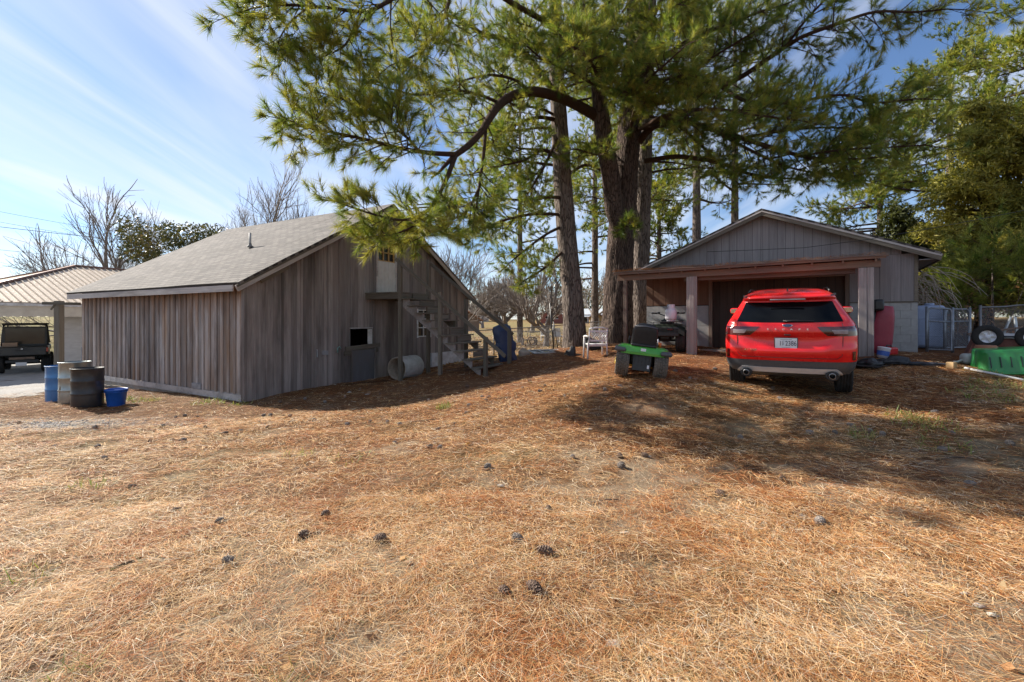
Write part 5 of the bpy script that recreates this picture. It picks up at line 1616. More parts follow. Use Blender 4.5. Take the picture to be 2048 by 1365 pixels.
# rear window, spoiler lamp, wiper
rpatch('rear_window', M_glassdark, car, lambda v: -.745 + .125 * v, lambda v: .745 - .125 * v, 1.095, 1.485, .004, shape=lambda x, z, u, v: z - .012 * (2 * u - 1) ** 2 * (1 - v) * -1)
MB().rbox((0, .268, 1.535), (.50, .02, .018), .006).build('brake_lamp', pm('brake_lamp_lens', (.45, .42, .42), (.35, .3, .3), .2), car)
MB().tube([(-.06, .075, 1.125), (.10, .085, 1.138), (.36, .10, 1.13)], [.020, .013, .006], 8).build('wiper', M_black, car)
# tail lamps
for s in (-1, 1):
    ins = (lambda v: .40 - .10 * (1 - v) * -1)
    def xin(v): return .40 + .14 * (1 - v) ** 1.2
    def xout(v): return .9315
    if s < 0: lamp = rpatch('tail_lamp', M_lamp_red, car, lambda v: -xout(v), lambda v: -xin(v), .885, 1.025, .006)
    else: lamp = rpatch('tail_lamp', M_lamp_red, car, lambda v: xin(v), lambda v: xout(v), .885, 1.025, .006)
    ein = lambda v: .585 + .04 * (1 - v); eout = lambda v: .80
    if s < 0: rpatch('lamp_lens', M_lamp_clear, lamp, lambda v: -eout(v), lambda v: -ein(v), .918, .978, .012)
    else: rpatch('lamp_lens', M_lamp_clear, lamp, lambda v: ein(v), lambda v: eout(v), .918, .978, .012)
    bx = lambda v: .70; 
    # reflector slots and wheel-arch trim
    if s < 0: rpatch('reflector', M_lamp_red, car, lambda v: -.90, lambda v: -.855, .53, .66, .006, 6, 6)
    else: rpatch('reflector', M_lamp_red, car, lambda v: .855, lambda v: .90, .53, .66, .006, 6, 6)
# badge, letters, plate
MB().lathe([(0, 0), (.058, 0), (.060, -.006)], 28, facing_back(0, rear_y(0, 1.045) - .012, 1.045, .3) @ Matrix.Diagonal((1.15, .42, 1, 1))).build('badge', M_badge, car)
MB().lathe([(.052, .002), (.060, .002), (.062, -.004)], 28, facing_back(0, rear_y(0, 1.045) - .014, 1.045, .3) @ Matrix.Diagonal((1.15, .42, 1, 1))).build('badge_rim', M_chrome, car)
for k, ch in enumerate('ESCAPE'):
    x = -.275 + k * .11
    text_mesh(ch, .036, M_chrome, car, 'letter', facing_back(x, rear_y(x, .985) - .006, .985, .1), .003, 1.6)
text_mesh('ACTIVE', .042, M_chrome, car, 'model_lettering', facing_back(-.535, rear_y(-.535, .665) - .006, .665), .003, 1.35, .2)
plate = MB().rbox((-.02, rear_y(0, .77) - .022, .775), (.33, .02, .17), .008).build('plate_frame', M_black, car)
MB().box((-.02, rear_y(0, .77) - .034, .775), (.305, .004, .15)).build('licence_plate', M_plate, plate)
py_ = rear_y(0, .77) - .0375
text_mesh('1', .105, M_ink, plate, 'plate_number', facing_back(-.098, py_, .77), .001, .8)
text_mesh('2386', .105, M_ink, plate, 'plate_number', facing_back(.047, py_, .77), .001, .75)
text_mesh('C', .044, M_ink, plate, 'plate_letter', facing_back(-.062, py_, .792), .001)
text_mesh('P', .044, M_ink, plate, 'plate_letter', facing_back(-.062, py_, .755), .001)
MB().box((-.02, py_, .836), (.16, .002, .010)).build('plate_caption', pm('plate_caption_grey', (.35, .37, .42)), plate)
MB().box((-.02, py_, .708), (.12, .002, .007)).build('plate_caption', pm('plate_caption_grey', (.35, .37, .42)), plate)
MB().rbox((0, rear_y(0, .90) - .012, .90), (.09, .03, .02), .006).build('camera_pod', M_black, car)
# hatch seam
for s in (-1, 1):
    pts = [Vector((s * x, rear_y(s * x, z) - .001, z)) for x, z in ((.72, 1.10), (.735, 1.03), (.735, .9), (.73, .75), (.72, .60), (.66, .555))]
    MB().tube(pts, .004, 5).build('hatch_seam', M_black, car)
MB().tube([Vector((x, rear_y(x, .555) - .001, .555)) for x in np.linspace(-.66, .66, 15)], .004, 5).build('hatch_seam', M_black, car)
# skid plate and exhausts
rpatch('skid_plate', M_silver, car, lambda v: -.76 + .10 * v ** 2, lambda v: .76 - .10 * v ** 2, .245, .395, .022, 32, 8, shape=lambda x, z, u, v: z + (.06 * (1 - v)) * (1 - min(1, (abs(2 * u - 1)) ** 14)) * (1 if abs(2 * u - 1) < .7 else .3))
for s in (-1, 1):
    m = Matrix.Translation((s * .60, .105, .292)) @ Matrix.Rotation(R(90), 4, 'X')
    MB().lathe([(.085, -.10), (.085, .035), (.055, .04), (.052, -.1)], 22, m @ Matrix.Diagonal((1.1, .85, 1, 1))).build('exhaust_bezel', M_black, car)
    MB().lathe([(.047, -.1), (.047, .047), (.039, .047)], 20, m).build('exhaust_pipe', M_rim, car)
    MB().lathe([(.039, .040), (.036, -.06), (0, -.06)], 20, m).build('exhaust_bore', M_black, car)
MB().box((0, 2.3, .27), (1.3, 3.9, .12)).build('underbody', M_black, car)
# wheels
for s in (-1, 1):
    for y in (.95, 3.66):
        w_ = wheel(car, s * .805, y, .355, .355, .235, .235, M_rim, s)
        w_.matrix_basis = Matrix.Diagonal((1, 1, 1 / 1.06, 1))
    MB().box((s * .79, .95, .55), (.2, .86, .04)).build('wheel_liner', M_black, car)
# side windows, mirrors, fin
def side_pt(s, y, z, off): return Vector((s * (tb(z, 1) + off), y, z))
for s in (-1, 1):
    for (y0a, y0b, y1a, y1b) in ((.80, 1.02, 1.30, 1.32), (1.36, 1.38, 2.12, 2.12), (2.17, 2.17, 2.98, 2.55)):
        mb = MB()
        mb.grid(lambda u, v: side_pt(s, (y0a + (y1a - y0a) * u) * (1 - v) + (y0b + (y1b - y0b) * u) * v, 1.105 + .36 * v, .005), 8, 6)
        mb.build('side_window', M_glassdark, car)
    mr = MB().rbox((s * 1.02, 3.0, 1.10), (.22, .10, .15), .045, seg=3).build('wing_mirror', M_red if s > 0 else M_red, car)
    MB().rbox((s * 1.025, 2.945, 1.10), (.18, .012, .115), .005, seg=2).build('mirror_glass', M_mirror, mr)
    MB().tube([(s * .86, 3.05, 1.06), (s * .96, 3.02, 1.08)], .022, 8).build('mirror_arm', M_black, mr)
    MB().tube([(s * .60, .75, 1.645), (s * .605, 1.5, 1.668), (s * .585, 2.1, 1.635)], .012, 6).build('roof_rail', M_black, car)
    rpatch('spoiler_end', M_black, car, (lambda v: s * .64 - .045), (lambda v: s * .64 + .045), 1.572, 1.60, .004, 6, 3)
mb = MB(); mb.prism([(0, 0), (.16, 0), (.04, .06), (.015, .055)], -.012, .012, Matrix.Translation((0, .62, 1.635)) @ Matrix.Rotation(R(90), 4, 'Z'))
mb.build('roof_fin', M_black, car)
mb = MB(); mb.grid(lambda u, v: Vector(((u - .5) * 2 * (.78 - .24 * v), tb(1.10 + .40 * v, 3) + .004 - .1 * abs(2 * u - 1) ** 3, 1.10 + .40 * v)), 10, 8)
mb.build('windscreen', M_glassdark, car)
for s in (-1, 1): MB().rbox((s * .68, 4.28, .92), (.36, .22, .11), .04).build('headlamp', M_lamp_clear, car)
MB().rbox((0, 4.545, .66), (1.0, .06, .26), .03).build('grille', M_black, car)

# the body rides higher on its wheels: lift everything below the rear window
def lift(z): return .105 * (1 - min(1, max(0, (z - 1.05) / .45)))
def lift_tree(o):
    if o.name.startswith('wheel'): 
        if not o.name.startswith('wheel_liner'): return
    if o.matrix_basis == Matrix.Identity(4):
        for v_ in o.data.vertices: v_.co.z += lift(v_.co.z)
        for c_ in o.children: lift_tree(c_)
    else:
        mm = o.matrix_basis.copy(); mm.translation.z += lift(mm.translation.z); o.matrix_basis = mm
for o in list(car.children): lift_tree(o)

# ------------------------------------------------------------------ lawn tractor
tx, ty_ = 2.45, 8.75
TZ = (gz(tx - .35, ty_) + gz(tx + .35, ty_)) / 2
trac = thing('lawn_tractor', 'green lawn tractor with black seat parked with its back to us', 'lawn tractor', (tx, ty_, TZ - .02), R(-14), tilt=Matrix.Rotation(R(2.5), 4, 'X') @ Matrix.Rotation(R(6.5), 4, 'Y'))
M_green = pm('tractor_green', (.06, .34, .035), (.05, .29, .03), .35, 4, coat=.5, dirt=(.12, .14, .06), dirt_amt=.25)
M_yellow = pm('tractor_yellow', (.62, .42, .03), (.52, .34, .03), .4, 6, dirt=(.2, .13, .05), dirt_amt=.4)
M_seat = pm('seat_vinyl', (.016, .016, .018), (.011, .011, .012), .5, 12, bmp=.1)
M_turf = pm('dusty_tyre', (.19, .165, .135), (.035, .031, .027), .95, 45, bmp=.3, dirt=(.22, .17, .12), dirt_amt=.5)
for s in (-1, 1):
    w_ = wheel(trac, s * .35, 0, .295, .295, .25, .12, M_yellow, s, tread=5, lug=26, grooves=1)
    w_.data.materials[0] = M_turf
    wheel(trac, s * .36, 1.25, .18, .178, .14, .085, M_yellow, s, grooves=3)
MB().tube([(-.36, 0, .26), (.36, 0, .26)], .035, 10).build('rear_axle', M_black, trac)
MB().rbox((0, .12, .36), (.46, .36, .22), .04).build('transaxle_cover', M_black, trac)
mb = MB()
def fend(u, v):
    x = -.47 + .94 * u
    e = abs(2 * u - 1)
    y = -.29 + .36 * v
    top = .615 - .06 * max(0, (.30 - v) / .3) ** 2 - .05 * max(0, (e - .72) / .28) ** 2 - .05 * (1 if v == 0 else 0)
    return Vector((x, y + .10 * e ** 4 * (1 - v), top))
mb.grid(fend, 26, 10); mb.grid(lambda u, v: fend(1 - u, v) - Vector((0, 0, .02)), 26, 10)
mb.grid(lambda u, v: fend(1 - u, 0) - Vector((0, 0, .045 * (1 - v))) + Vector((0, -.0, 0)), 26, 1)
mb.build('fender_deck', M_green, trac)
for s in (-1, 1): MB().rbox((s * .415, -.19, .525), (.21, .26, .085), .038, seg=3).build('fender_corner', M_clad, trac)
MB().rbox((.41, -.285, .515), (.10, .02, .03), .006).build('tail_reflector', M_lamp_red, trac)
MB().box((0, -.305, .56), (.09, .006, .05)).build('maker_sticker', M_plate, trac)
for s in (-.17, .17): pass
MB().rbox((0, -.20, .33), (.34, .03, .36), .012, m=Matrix.Rotation(R(-7), 3, 'X')).build('rear_panel', M_black, trac)
for q in range(5): MB().box((-.13 + q * .065, -.223, .33), (.006, .008, .30)).build('panel_rib', M_black, trac)
MB().box((.12, -.228, .24), (.035, .004, .07)).build('warning_sticker', M_plate, trac)
MB().rbox((0, .75, .17), (1.0, .62, .10), .04, seg=3).build('mower_deck', M_yellow, trac)
MB().box((0, .6, .30), (.30, 1.5, .10)).build('frame', M_yellow, trac)
# seat
seat = MB().rbox((0, .06, .685), (.42, .40, .10), .045, seg=3).build('seat', M_seat, trac)
mb = MB()
def back(u, v):
    a = 2 * math.pi * u
    w = .235 * (1 - .08 * v ** 2) ; d_ = .06
    cx_ = math.copysign(abs(math.cos(a)) ** .7, math.cos(a)) * w; cy_ = math.copysign(abs(math.sin(a)) ** .6, math.sin(a)) * d_
    k = 1.0 if v < .62 else max(.0, 1 - ((v - .62) / .38) ** 2) ** .5
    return Vector((cx_ * (.35 + .65 * k), -.14 + cy_ * max(k, .15) - .08 * v + .0, .63 + .42 * v))
mb.grid(back, 28, 16, closed_u=True); mb.build('seat_back', M_seat, trac)
MB().tube([(-.21, -.255, .98), (0, -.275, 1.0), (.21, -.255, .98)], .012, 6).build('seat_piping', pm('seat_piping', (.10, .10, .12)), seat)
MB().rbox((0, -.02, .632), (.46, .42, .05), .02).build('seat_mount', M_black, trac)
for s in (-1, 1): MB().tube([(s * .26, .10, .60), (s * .27, .08, .72), (s * .255, .09, .76)], .016, 8).build('lever', M_black if s < 0 else M_plate, trac)
MB().tube([(.30, .02, .60), (.30, .02, .70)], .030, 10).build('fuel_cap', pm('orange_knob', (.6, .16, .02), None, .4), trac)
# hood, dash, steering wheel
MB().rbox((0, 1.15, .50), (.40, .80, .28), .09, seg=4).build('hood', M_green, trac)
MB().rbox((0, .70, .70), (.40, .16, .26), .05, seg=3).build('dash', M_black, trac)
mb = MB(); m_ = Matrix.Translation((0, .58, .90)) @ Matrix.Rotation(R(35), 4, 'X')
mb.lathe([(.17 + .014 * math.cos(t), .014 * math.sin(t)) for t in np.linspace(0, 2 * math.pi, 9)[:-1]], 28, m_, close=True)
mb.tube([m_ @ Vector((-.17, 0, 0)), m_ @ Vector((.17, 0, 0))], .012, 6); mb.tube([m_ @ Vector((0, 0, 0)), (0, .72, .78)], .02, 8)
mb.build('steering_wheel', M_black, trac)

# ------------------------------------------------------------------ quad bike under the porch
ax, ay = 4.28, 12.7
quad = thing('quad_bike', 'black and dark green quad bike under the garage porch', 'quad bike', (ax, ay, gz(ax, ay) + .01), R(-24))
M_qgreen = pm('dark_green_plastic', (.020, .032, .022), (.014, .022, .016), .45, 8, dirt=(.08, .07, .05), dirt_amt=.25)
for s in (-1, 1):
    wheel(quad, s * .40, 0, .29, .29, .25, .14, M_clad, s, tread=3, lug=18, grooves=1)
    wheel(quad, s * .40, 1.25, .28, .28, .20, .14, M_clad, s, tread=3, lug=18, grooves=1)
MB().tube([(-.36, 0, .29), (.36, 0, .29)], .03, 8).build('rear_axle', M_black, quad)
MB().rbox((0, .55, .40), (.30, 1.3, .22), .05).build('frame', M_black, quad)
mb = MB()
mb.grid(lambda u, v: Vector(((-.52 + 1.04 * u), -.36 + .75 * v, .70 - .10 * abs(2 * u - 1) ** 4 - .06 * (1 - v) ** 3 + .05 * math.sin(v * 3.1))), 20, 10)
mb.grid(lambda u, v: Vector(((.52 - 1.04 * u), -.36 + .75 * v, .675 - .10 * abs(2 * u - 1) ** 4 - .06 * (1 - v) ** 3 + .05 * math.sin(v * 3.1))), 20, 10)
mb.grid(lambda u, v: Vector(((.52 - 1.04 * u), -.36, .52 + .12 * v - .10 * abs(2 * u - 1) ** 4)), 20, 1)
mb.build('rear_fender', M_qgreen, quad)
MB().rbox((0, -.33, .53), (.78, .06, .26), .03).build('tail_panel', M_black, quad)
MB().rbox((.16, -.378, .60), (.13, .02, .035), .008).build('tail_lamp', M_lamp_red, quad)
mb = MB()
for x in (-.42, -.28, -.14, 0, .14, .28, .42): mb.tube([(x, -.42, .80), (x, .12, .81)], .010, 6)
for y in (-.42, -.15, .12): mb.tube([(-.46, y, .805), (.46, y, .805)], .013, 6)
for x in (-.3, .3): mb.tube([(x, -.2, .66), (x, -.2, .80)], .011, 6)
mb.build('rear_rack', M_black, quad)
MB().rbox((0, .48, .78), (.32, .72, .16), .06, seg=3).build('seat', M_seat, quad)
MB().rbox((0, .98, .80), (.30, .40, .22), .07, seg=3).build('fuel_tank', M_qgreen, quad)
mb = MB(); mb.grid(lambda u, v: Vector((-.52 + 1.04 * u, .95 + .62 * v, .72 - .12 * abs(2 * u - 1) ** 4 + .04 * math.sin(3 * v))), 18, 8); mb.build('front_fender', M_qgreen, quad)
mb = MB()
for x in (-.36, -.18, 0, .18, .36): mb.tube([(x, 1.1, .86), (x, 1.6, .85)], .010, 6)
for y in (1.1, 1.6): mb.tube([(-.42, y, .855), (.42, y, .855)], .012, 6)
mb.build('front_rack', M_black, quad)
mb = MB(); mb.tube([(-.44, .78, 1.06), (-.28, .90, 1.05), (-.10, .96, .98), (.10, .96, .98), (.28, .90, 1.05), (.44, .78, 1.06)], .014, 8)
mb.tube([(0, .96, .98), (0, 1.05, .7)], .03, 8)
for s in (-1, 1):
    mb.tube([(s * .46, .76, 1.062), (s * .33, .86, 1.052)], .022, 8); mb.rbox((s * .27, .90, 1.07), (.08, .06, .05), .015); mb.tube([(s * .44, .85, 1.04), (s * .26, .95, 1.06)], .006, 5)
mb.build('handlebar', M_black, quad)

tank = thing('propane_tank', 'white propane tank standing on the rack of the quad bike', 'propane tank', tuple(MATRIX[quad] @ Vector((.16, -.16, .818))), R(20))
M_tank = pm('tank_paint', (.60, .58, .62), (.50, .48, .52), .45, 5, dirt=(.3, .24, .22), dirt_amt=.3)
MB().lathe([(0, .03), (.10, .03), (.135, .05), (.15, .09), (.152, .17), (.152, .22), (.148, .29), (.125, .335), (.07, .355), (0, .36)], 26).build('body', M_tank, tank)
MB().lathe([(.108, 0), (.112, 0), (.108, .05), (.103, .05)], 24, close=True).build('foot_ring', M_tank, tank)
for a in (20, 200):
    mb = MB(); mb.grid(lambda u, v: Vector((.105 * math.cos(R(a + 110 * u)), .105 * math.sin(R(a + 110 * u)), .34 + .12 * v)), 10, 2)
    mb.grid(lambda u, v: Vector((.100 * math.cos(R(a + 110 * (1 - u))), .100 * math.sin(R(a + 110 * (1 - u))), .34 + .12 * v)), 10, 2); mb.build('collar', M_tank, tank)
mb = MB(); mb.lathe([(.02, .35), (.02, .40), (.035, .41), (.035, .43), (0, .435)], 12); mb.tube([(0, 0, .39), (.06, 0, .39)], .012, 6); mb.build('valve', pm('brass', (.5, .36, .14), None, .4, metal=.8), tank)

# ------------------------------------------------------------------ utility vehicle under the carport
ux, uy = -19.65, 18.3
utv = thing('utility_vehicle', 'black utility vehicle with cab parked under the carport', 'utility vehicle', (ux, uy, gz(ux, uy) + .02), R(43))
M_ublack = pm('satin_black_paint', (.022, .023, .024), (.016, .017, .017), .35, 8, dirt=(.10, .085, .06), dirt_amt=.3)
M_film = glass_mat('cab_window_film', (.05, .05, .045), .08)
for s in (-1, 1):
    wheel(utv, s * .64, 0, .34, .34, .28, .18, M_clad, s, tread=3, lug=18, grooves=1)
    wheel(utv, s * .64, 2.05, .34, .34, .26, .18, M_clad, s, tread=3, lug=18, grooves=1)
MB().rbox((0, .05, .86), (1.46, 1.30, .36), .06).build('cargo_bed', M_ublack, utv)
MB().rbox((0, -.615, .86), (1.34, .04, .32), .015).build('tailgate', M_ublack, utv)
MB().rbox((0, -.645, .93), (.34, .02, .07), .01).build('tailgate_recess', M_black, utv)
MB().lathe([(0, 0), (.045, 0), (.04, .006)], 16, facing_back(0, -.66, .955)).build('emblem', M_chrome, utv)
for s in (-1, 1): MB().rbox((s * .69, -.60, .90), (.09, .04, .17), .012).build('tail_lamp', pm('utv_tail_lamp', (.42, .02, .02), (.3, .012, .012), .2, coat=1.0), utv)
MB().rbox((0, -.50, .58), (.70, .10, .10), .02).build('rear_bumper', pm('dusty_bumper', (.24, .17, .12), (.12, .09, .07), .7), utv)
MB().box((-.02, -.58, .36), (.30, .01, .13)).build('plate', M_plate, utv)
mb = MB()
mb.box((0, .1, .46), (.9, 1.2, .1)); mb.tube([(-.5, 0, .36), (.5, 0, .36)], .04, 8)
for s in (-1, 1): mb.tube([(s * .3, -.1, .75), (s * .45, -.05, .38)], .035, 8); mb.tube([(s * .2, .3, .42), (s * .55, 0, .34)], .03, 6)
mb.build('suspension', M_black, utv)
MB().rbox((0, 1.4, .60), (1.35, 1.9, .35), .08).build('chassis', M_ublack, utv)
MB().rbox((0, 2.35, .90), (1.36, .80, .36), .14, seg=4).build('hood', M_ublack, utv)
for s in (-1, 1):
    MB().tube([(s * .66, .68, 1.0), (s * .64, .72, 1.45), (s * .60, .80, 1.88), (s * .58, 1.85, 1.88), (s * .64, 2.25, 1.1)], .028, 8).build('cage', M_ublack, utv)
MB().rbox((0, 1.3, 1.92), (1.30, 1.25, .09), .04, seg=3).build('cab_roof', M_ublack, utv)
MB().box((0, .70, 1.42), (1.14, .012, .68), None).build('rear_window', M_film, utv)
for z_ in (1.06, 1.78): MB().box((0, .69, z_), (1.26, .04, .08)).build('window_frame', M_ublack, utv)
for s in (-1, 1): MB().box((s * .60, .692, 1.42), (.07, .036, .66)).build('window_frame', M_ublack, utv)
for s in (-.32, .32): MB().rbox((s, 1.05, 1.20), (.48, .14, .55), .07, seg=3).build('seat_back', M_seat, utv)
MB().box((-.35, -.1, 1.10), (.40, .35, .18)).build('cargo_box', pm('cardboard', (.38, .27, .2), (.3, .21, .15), .9), utv)
# ================================================================== things standing about the yard
def gnd(xp, d): return (xp - 1024) / F * d, d
# ------------------------------------------------------------------ drums by the barn
def drum(label, x, y, mat, rz=0.0, dent=False, r=.29, h=.885, group='oil drums by the barn'):
    t = thing('drum', label, 'drum', (x, y, gz(x, y) - .015), rz, group)
    prof = [(0, .02), (r - .02, .02), (r - .005, 0), (r, .012), (r, .26)]
    for c in (.31, .60): prof += [(r, c - .02), (r + .011, c), (r, c + .02)]
    prof += [(r, h - .02), (r + .008, h - .012), (r + .008, h), (r - .006, h), (r - .006, .06), (0, .055)]
    mb = MB().lathe(prof, 36)
    if dent:
        for i, p in enumerate(mb.v):
            x_, y_, z_ = p
            a = math.atan2(y_, x_)
            k = .03 * (vnoise(a * 3 + 5, z_ * 6, 3) - .5) + .02 * (vnoise(a * 7, z_ * 14, 4) - .5)
            mb.v[i] = (x_ * (1 + float(k) * 1.6), y_ * (1 + float(k) * 1.6), z_)
    mb.build('body', mat, t)
    MB().lathe([(r + .008, h - .016), (r + .014, h - .010), (r + .014, h + .002), (r + .004, h + .004)], 36).build('rim', mat, t)
    return t
drum('blue steel drum, leftmost of the three beside the barn', -11.19, 11.3, pm('blue_drum_paint', (.045, .20, .46), (.035, .16, .38), .4, 4, coat=.3, dirt=(.10, .13, .16), dirt_amt=.25))
drum('dented galvanised drum standing between the blue and black drums', -10.52, 10.95, pm('galvanised_drum', (.42, .45, .44), (.30, .33, .32), .38, 5, metal=.75, dirt=(.25, .27, .24), dirt_amt=.4), .4, True, h=.97)
drum('black steel drum beside the blue bucket', -9.84, 10.55, pm('black_drum_paint', (.028, .028, .030), (.018, .018, .019), .4, 5, dirt=(.10, .075, .055), dirt_amt=.25))
drum('grey blue drum behind the far corner of the barn', -15.9, 17.2, pm('grey_blue_drum', (.16, .19, .30), (.13, .15, .24), .5), r=.27, h=1.05, group=None)
bx_, by_ = -9.35, 10.75
bk = thing('bucket', 'bright blue plastic tub next to the black drum', 'bucket', (bx_, by_, gz(bx_, by_) - .01), .3)
M_blue = pm('blue_plastic', (.015, .10, .42), (.012, .08, .34), .45, 5)
MB().lathe([(0, .012), (.15, .012), (.16, 0), (.165, .02), (.205, .36), (.222, .365), (.222, .40), (.21, .405), (.198, .39), (.155, .04), (0, .035)], 30).build('body', M_blue, bk)
MB().lathe([(.206, .33), (.226, .335), (.226, .345), (.206, .35)], 30, close=True).build('rim_band', M_blue, bk)

# wooden post with a cross arm
wp = thing('wooden_post', 'square wooden post with cross arm between barn and carport', 'post', tuple(on(-14.93, 15)))
beam('post', on(-14.93, 15, -.1), (-14.93, 15, CZ + .63), .19, .19, M_woodx_pale.copy() if False else M_woodx, wp, up=(1, 0, 0))
beam('cross_arm', (-15.35, 14.88, CZ + .55), (-14.12, 14.88, CZ + .53), .05, .09, M_woodx, wp)
beam('brace', (-15.1, 14.9, CZ + .34), (-14.96, 14.9, CZ + .52), .03, .05, M_woodx, wp)

# ------------------------------------------------------------------ corrugated pipe under the landing
c0 = bw(4.02, 1.15, 0); pz = gz(c0.x, c0.y)
pipe = thing('corrugated_pipe', 'white corrugated pipe lying under the stair landing', 'pipe', (c0.x, c0.y, pz + .355), math.atan2(-.42, .9))
prof = []
for k in range(15):
    y = k * .062
    prof += [(.335, y), (.352, y + .012), (.352, y + .034), (.335, y + .046)]
prof = [(.300, -.01), (.345, -.01), (.350, .0)] + prof[1:] + [(.335, .94), (.300, .94)]
M_pipe = pm('white_pipe_plastic', (.58, .57, .54), (.46, .45, .42), .6, 5, dirt=(.22, .17, .12), dirt_amt=.5)
MB().lathe(prof, 40, Matrix.Rotation(R(-90), 4, 'X'), close=False).build('shell', M_pipe, pipe)
MB().lathe([(.298, .94), (.298, -.012), (.344, -.012)], 40, Matrix.Rotation(R(-90), 4, 'X')).build('liner', pm('pipe_liner', (.30, .24, .19), (.2, .16, .12), .8), pipe)

# ------------------------------------------------------------------ blue plastic shell by the stair foot
bx_, by_ = -.21, 14.05
bs_ = thing('plastic_shell', 'tall dark blue plastic shell standing behind the stair foot', 'plastic shell', (bx_, by_, gz(bx_, by_) - .03), R(8))
out_ = [(-.38, 1.10), (-.40, .98), (-.36, .82), (-.30, .62), (-.32, .48), (-.24, .36), (-.20, .12), (-.16, 0), (.38, 0), (.36, .18), (.30, .34), (.34, .44), (.35, .62), (.26, .70), (.22, .92), (.16, 1.14), (.02, 1.20), (-.20, 1.18)]
mb = MB()
n_ = len(out_)
cx_, cz_ = 0.0, .6
ringA = [Vector((x, .0, z)) for x, z in out_]
ringB = [Vector((cx_ + (x - cx_) * .93, -.07, cz_ + (z - cz_) * .95)) for x, z in out_]
ringC = [Vector((cx_ + (x - cx_) * .55, -.14, cz_ + (z - cz_) * .70)) for x, z in out_]
ringD = [Vector((cx_ + (x - cx_) * .9, .02, cz_ + (z - cz_) * .93)) for x, z in out_]
vs = ringD + ringA + ringB + ringC
fs = [(j * n_ + i, j * n_ + (i + 1) % n_, (j + 1) * n_ + (i + 1) % n_, (j + 1) * n_ + i) for j in range(3) for i in range(n_)]
fs.append(tuple(3 * n_ + i for i in range(n_))); fs.append(tuple(range(n_))[::-1])
mb.add(vs, fs, False); mb.build('body', pm('navy_plastic', (.022, .042, .11), (.018, .034, .085), .5, 5, dirt=(.09, .10, .13), dirt_amt=.3), bs_)
MB().rbox((.03, -.15, .30), (.30, .03, .22), .01).build('moulded_panel', pm('navy_plastic_panel', (.02, .038, .10), None, .5), bs_)

# ------------------------------------------------------------------ white garden chair with a lattice back
chx, chy = 2.43, 13.25
ch = thing('garden_chair', 'white plastic garden chair with lattice back by the pine', 'chair', (chx, chy, gz(chx, chy) + .0), R(6))
M_chair = pm('white_chair_plastic', (.68, .67, .66), (.58, .56, .55), .5, 5, dirt=(.3, .25, .2), dirt_amt=.35)
for s in (-1, 1):
    MB().tube([(s * .29, -.22, 0), (s * .275, -.20, .40), (s * .25, -.26, .62), (s * .26, -.30, .88)], [.024, .028, .024, .02], 8).build('leg', M_chair, ch)
    MB().tube([(s * .29, .24, 0), (s * .275, .22, .42), (s * .28, .20, .64)], [.024, .027, .024], 8).build('leg', M_chair, ch)
    MB().tube([(s * .255, -.25, .64), (s * .29, 0, .66), (s * .28, .24, .64)], [.024, .028, .026], 8).build('armrest', M_chair, ch)
MB().rbox((0, .0, .42), (.50, .46, .035), .015).build('seat', M_chair, ch)
MB().rbox((0, -.20, .40), (.54, .03, .07), .012).build('seat_apron', M_chair, ch)
MB().tube([(-.26, -.30, .87), (-.1, -.315, .905), (.1, -.315, .905), (.26, -.30, .87)], .024, 8).build('top_rail', M_chair, ch)
MB().box((0, -.305, .80), (.48, .018, .06)).build('back_rail', M_chair, ch)
MB().box((0, -.262, .535), (.46, .02, .05)).build('back_rail', M_chair, ch)
for k in range(-3, 5):
    for s in (-1, 1):
        a = Vector((-.24 + (k + 3) * .068 - .1, 0, .55)); b = a + Vector((.24 * s, 0, .24))
        def cl(p, q):
            pts = [p, q]
            return pts
        p, q = Vector((k * .068 * 1.0, -.268, .55)), Vector((k * .068 + s * .20, -.30, .79))
        if abs(q.x) > .235:
            f = (math.copysign(.235, q.x) - p.x) / (q.x - p.x)
            if f < .05: continue
            q = p + (q - p) * f
        if abs(p.x) > .235: continue
        MB().tube([p, q], .010, 5).build('lattice_slat', M_chair, ch)

# ------------------------------------------------------------------ junk along the fence
def at(xp, d, dz=0.0):
    x, y = gnd(xp, d); return Vector((x, y, gz(x, y) + dz))
p = at(1092, 15.6)
wf = thing('window_frame', 'pale metal window sash lying flat on the straw', 'window frame', tuple(p + Vector((0, 0, .03))), R(20), tilt=Matrix.Rotation(R(6), 4, 'X'))
M_alu = pm('weathered_aluminium', (.52, .54, .54), (.40, .42, .42), .5, 6, metal=.4)
for y in (-.28, .28): MB().box((0, y, .02), (1.16, .05, .04)).build('rail', M_alu, wf)
for x in (-.56, -.19, .19, .56): MB().box((x, 0, .021), (.045, .52, .038)).build('stile', M_alu, wf)
for x in (-.375, 0, .375): MB().box((x, 0, .012), (.33, .52, .006)).build('pane', M_pane if x < .2 else pm('dusty_glass', (.35, .37, .36), None, .3), wf)
p = at(1046, 15.4)
bag = thing('plastic_bag', 'crumpled beige bag beside the pale window sash', 'bag', tuple(p), R(10))
def lump(parent, name, mat, sx, sy, sz, seed, amp=.3, n=22, zoff=0.0):
    mb = MB()
    def f(u, v):
        a, b = 2 * math.pi * u, math.pi * v
        d_ = Vector((math.sin(b) * math.cos(a), math.sin(b) * math.sin(a), math.cos(b)))
        k = 1 + amp * 2 * (float(vnoise(d_.x * 2.1 + seed, d_.y * 2.1 + d_.z * 1.7, seed)) - .5) + amp * (float(vnoise(d_.x * 6 + 3, d_.y * 6 + d_.z * 5, seed + 1)) - .5)
        return Vector((d_.x * sx * k, d_.y * sy * k, max(d_.z, -.35) * sz * k + zoff))
    mb.grid(f, n, n // 2, closed_u=True)
    return mb.build(name, mat, parent)
